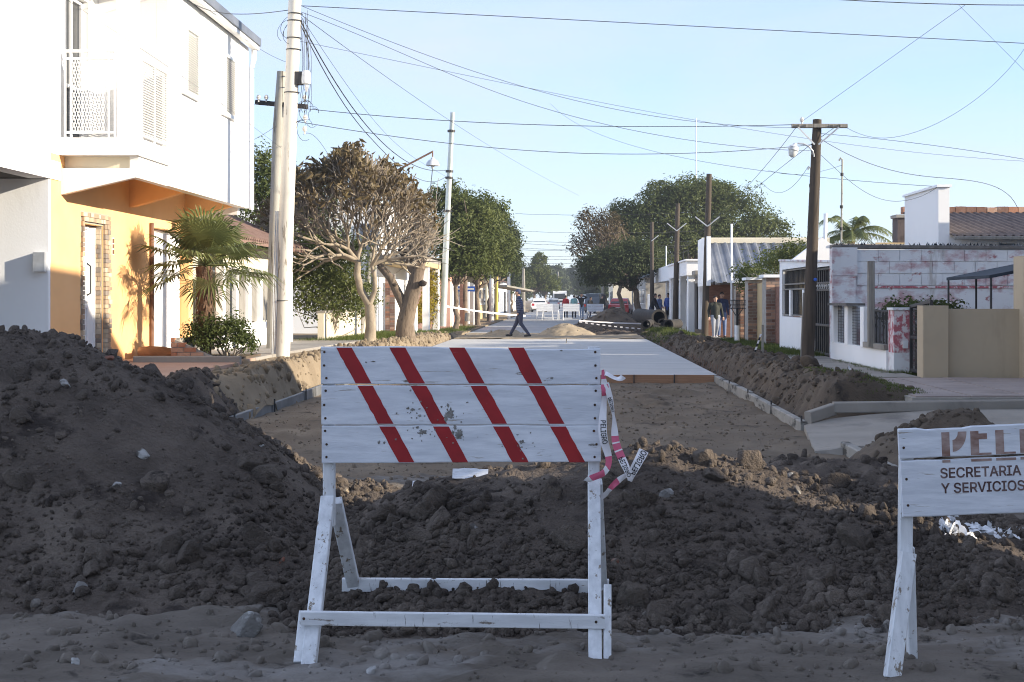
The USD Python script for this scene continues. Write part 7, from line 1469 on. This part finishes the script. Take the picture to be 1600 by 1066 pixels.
# ------------------------------------------------------------------ grass
def tufts(label, pts, h, n, seed, spread=0.1):
    rng = np.random.default_rng(seed); P = np.repeat(np.asarray(pts, float), n, 0); P[:, :2] += rng.normal(size=(len(P), 2)) * spread
    d = rng.normal(size=(len(P), 3)) * [0.45, 0.45, 0]; L = h * rng.uniform(0.4, 1.2, len(P)); w = unit(np.array([1.0, 0.2, 0])) * 0.006
    a = rng.uniform(0, np.pi, len(P)); w = np.stack([np.cos(a), np.sin(a), 0 * a], 1) * (0.004 + 0.05 * h)[..., None] if np.ndim(h) else np.stack([np.cos(a), np.sin(a), 0 * a], 1) * (0.004 + 0.035 * h)
    v = np.stack([P - w, P + w, P + d * L[:, None] * 0.8 + np.array([0, 0, 1]) * L[:, None]], 1).reshape(-1, 3); f = np.arange(len(P) * 3).reshape(-1, 3)
    single('grass', (v, f), 'grass_blade', label, 'grass', kind='stuff')
rg = np.random.default_rng(8)
q = np.stack([5.08 + rg.normal(0, 0.05, 60), rg.uniform(22.6, 27.5, 60), np.full(60, 0.19)], 1); q = np.vstack([q, np.stack([rg.uniform(5.1, 5.6, 20), 23.05 + rg.normal(0, .04, 20), np.full(20, 0.2)], 1)]); tufts('grass tufts growing along the foot of the front yard wall', q, 0.09, 26, 1, 0.05)
q = np.stack([rg.uniform(4.35, 5.15, 1100), rg.uniform(29.5, 47, 1100), np.zeros(1100)], 1); q[:, 2] = f_vr(q[:, 0], q[:, 1]) + 0.0; q[:, 0] = np.where(rg.random(1100) < .6, rg.uniform(4.95, 5.6, 1100), q[:, 0]); tufts('green grass strip below the brick gateway and barred window', q, 0.13, 16, 2, 0.12)
q = np.stack([rg.uniform(3.5, 4.5, 700), rg.uniform(17.6, 22, 700), np.zeros(700)], 1); q[:, 2] = f_vr(q[:, 0], q[:, 1]); tufts('short dry grass by the tiled pavement', q, 0.03, 16, 3, 0.06)
q = np.stack([rg.uniform(-6.2, -4.9, 800), rg.uniform(33, 50, 800), np.zeros(800)], 1); q[:, 2] = f_vl(q[:, 0], q[:, 1]); q = q[(q[:, 1] > 34.5)]; tufts('grass and weeds under the hedge and pale branched tree', q, 0.12, 15, 4, 0.12)
q = np.stack([rg.uniform(-5.4, -4.3, 500), rg.uniform(50, 70, 500), np.full(500, 0.14)], 1); q[:, 2] = np.where(q[:, 1] < 56, f_vl(q[:, 0], q[:, 1]), 0.06); tufts('thin grass around the foot of the metal lamp pole', q, 0.10, 12, 5, 0.15)
q = np.stack([rg.uniform(3.0, 4.4, 260), rg.uniform(46, 58, 260), np.zeros(260)], 1); q[:, 2] = f_vr(q[:, 0], q[:, 1]) + 0.03; tufts('weeds on the far end of the excavated mound', q, 0.14, 16, 6, 0.12)

# ------------------------------------------------------------------ the morning haze far down the street
HZ = usdkit.material(stage, '/World/Looks/haze_air', {'v': ('principled_volume', {'color': (0.86, 0.91, 1.0), 'density': HAZE, 'anisotropy': 0.2})}, [], volume='v.volume')
single('haze', MB().box(-1400, 1400, -500, 2500, -1.9, 40).data(), HZ, 'thin pale air haze over the whole street', 'haze', kind='stuff')
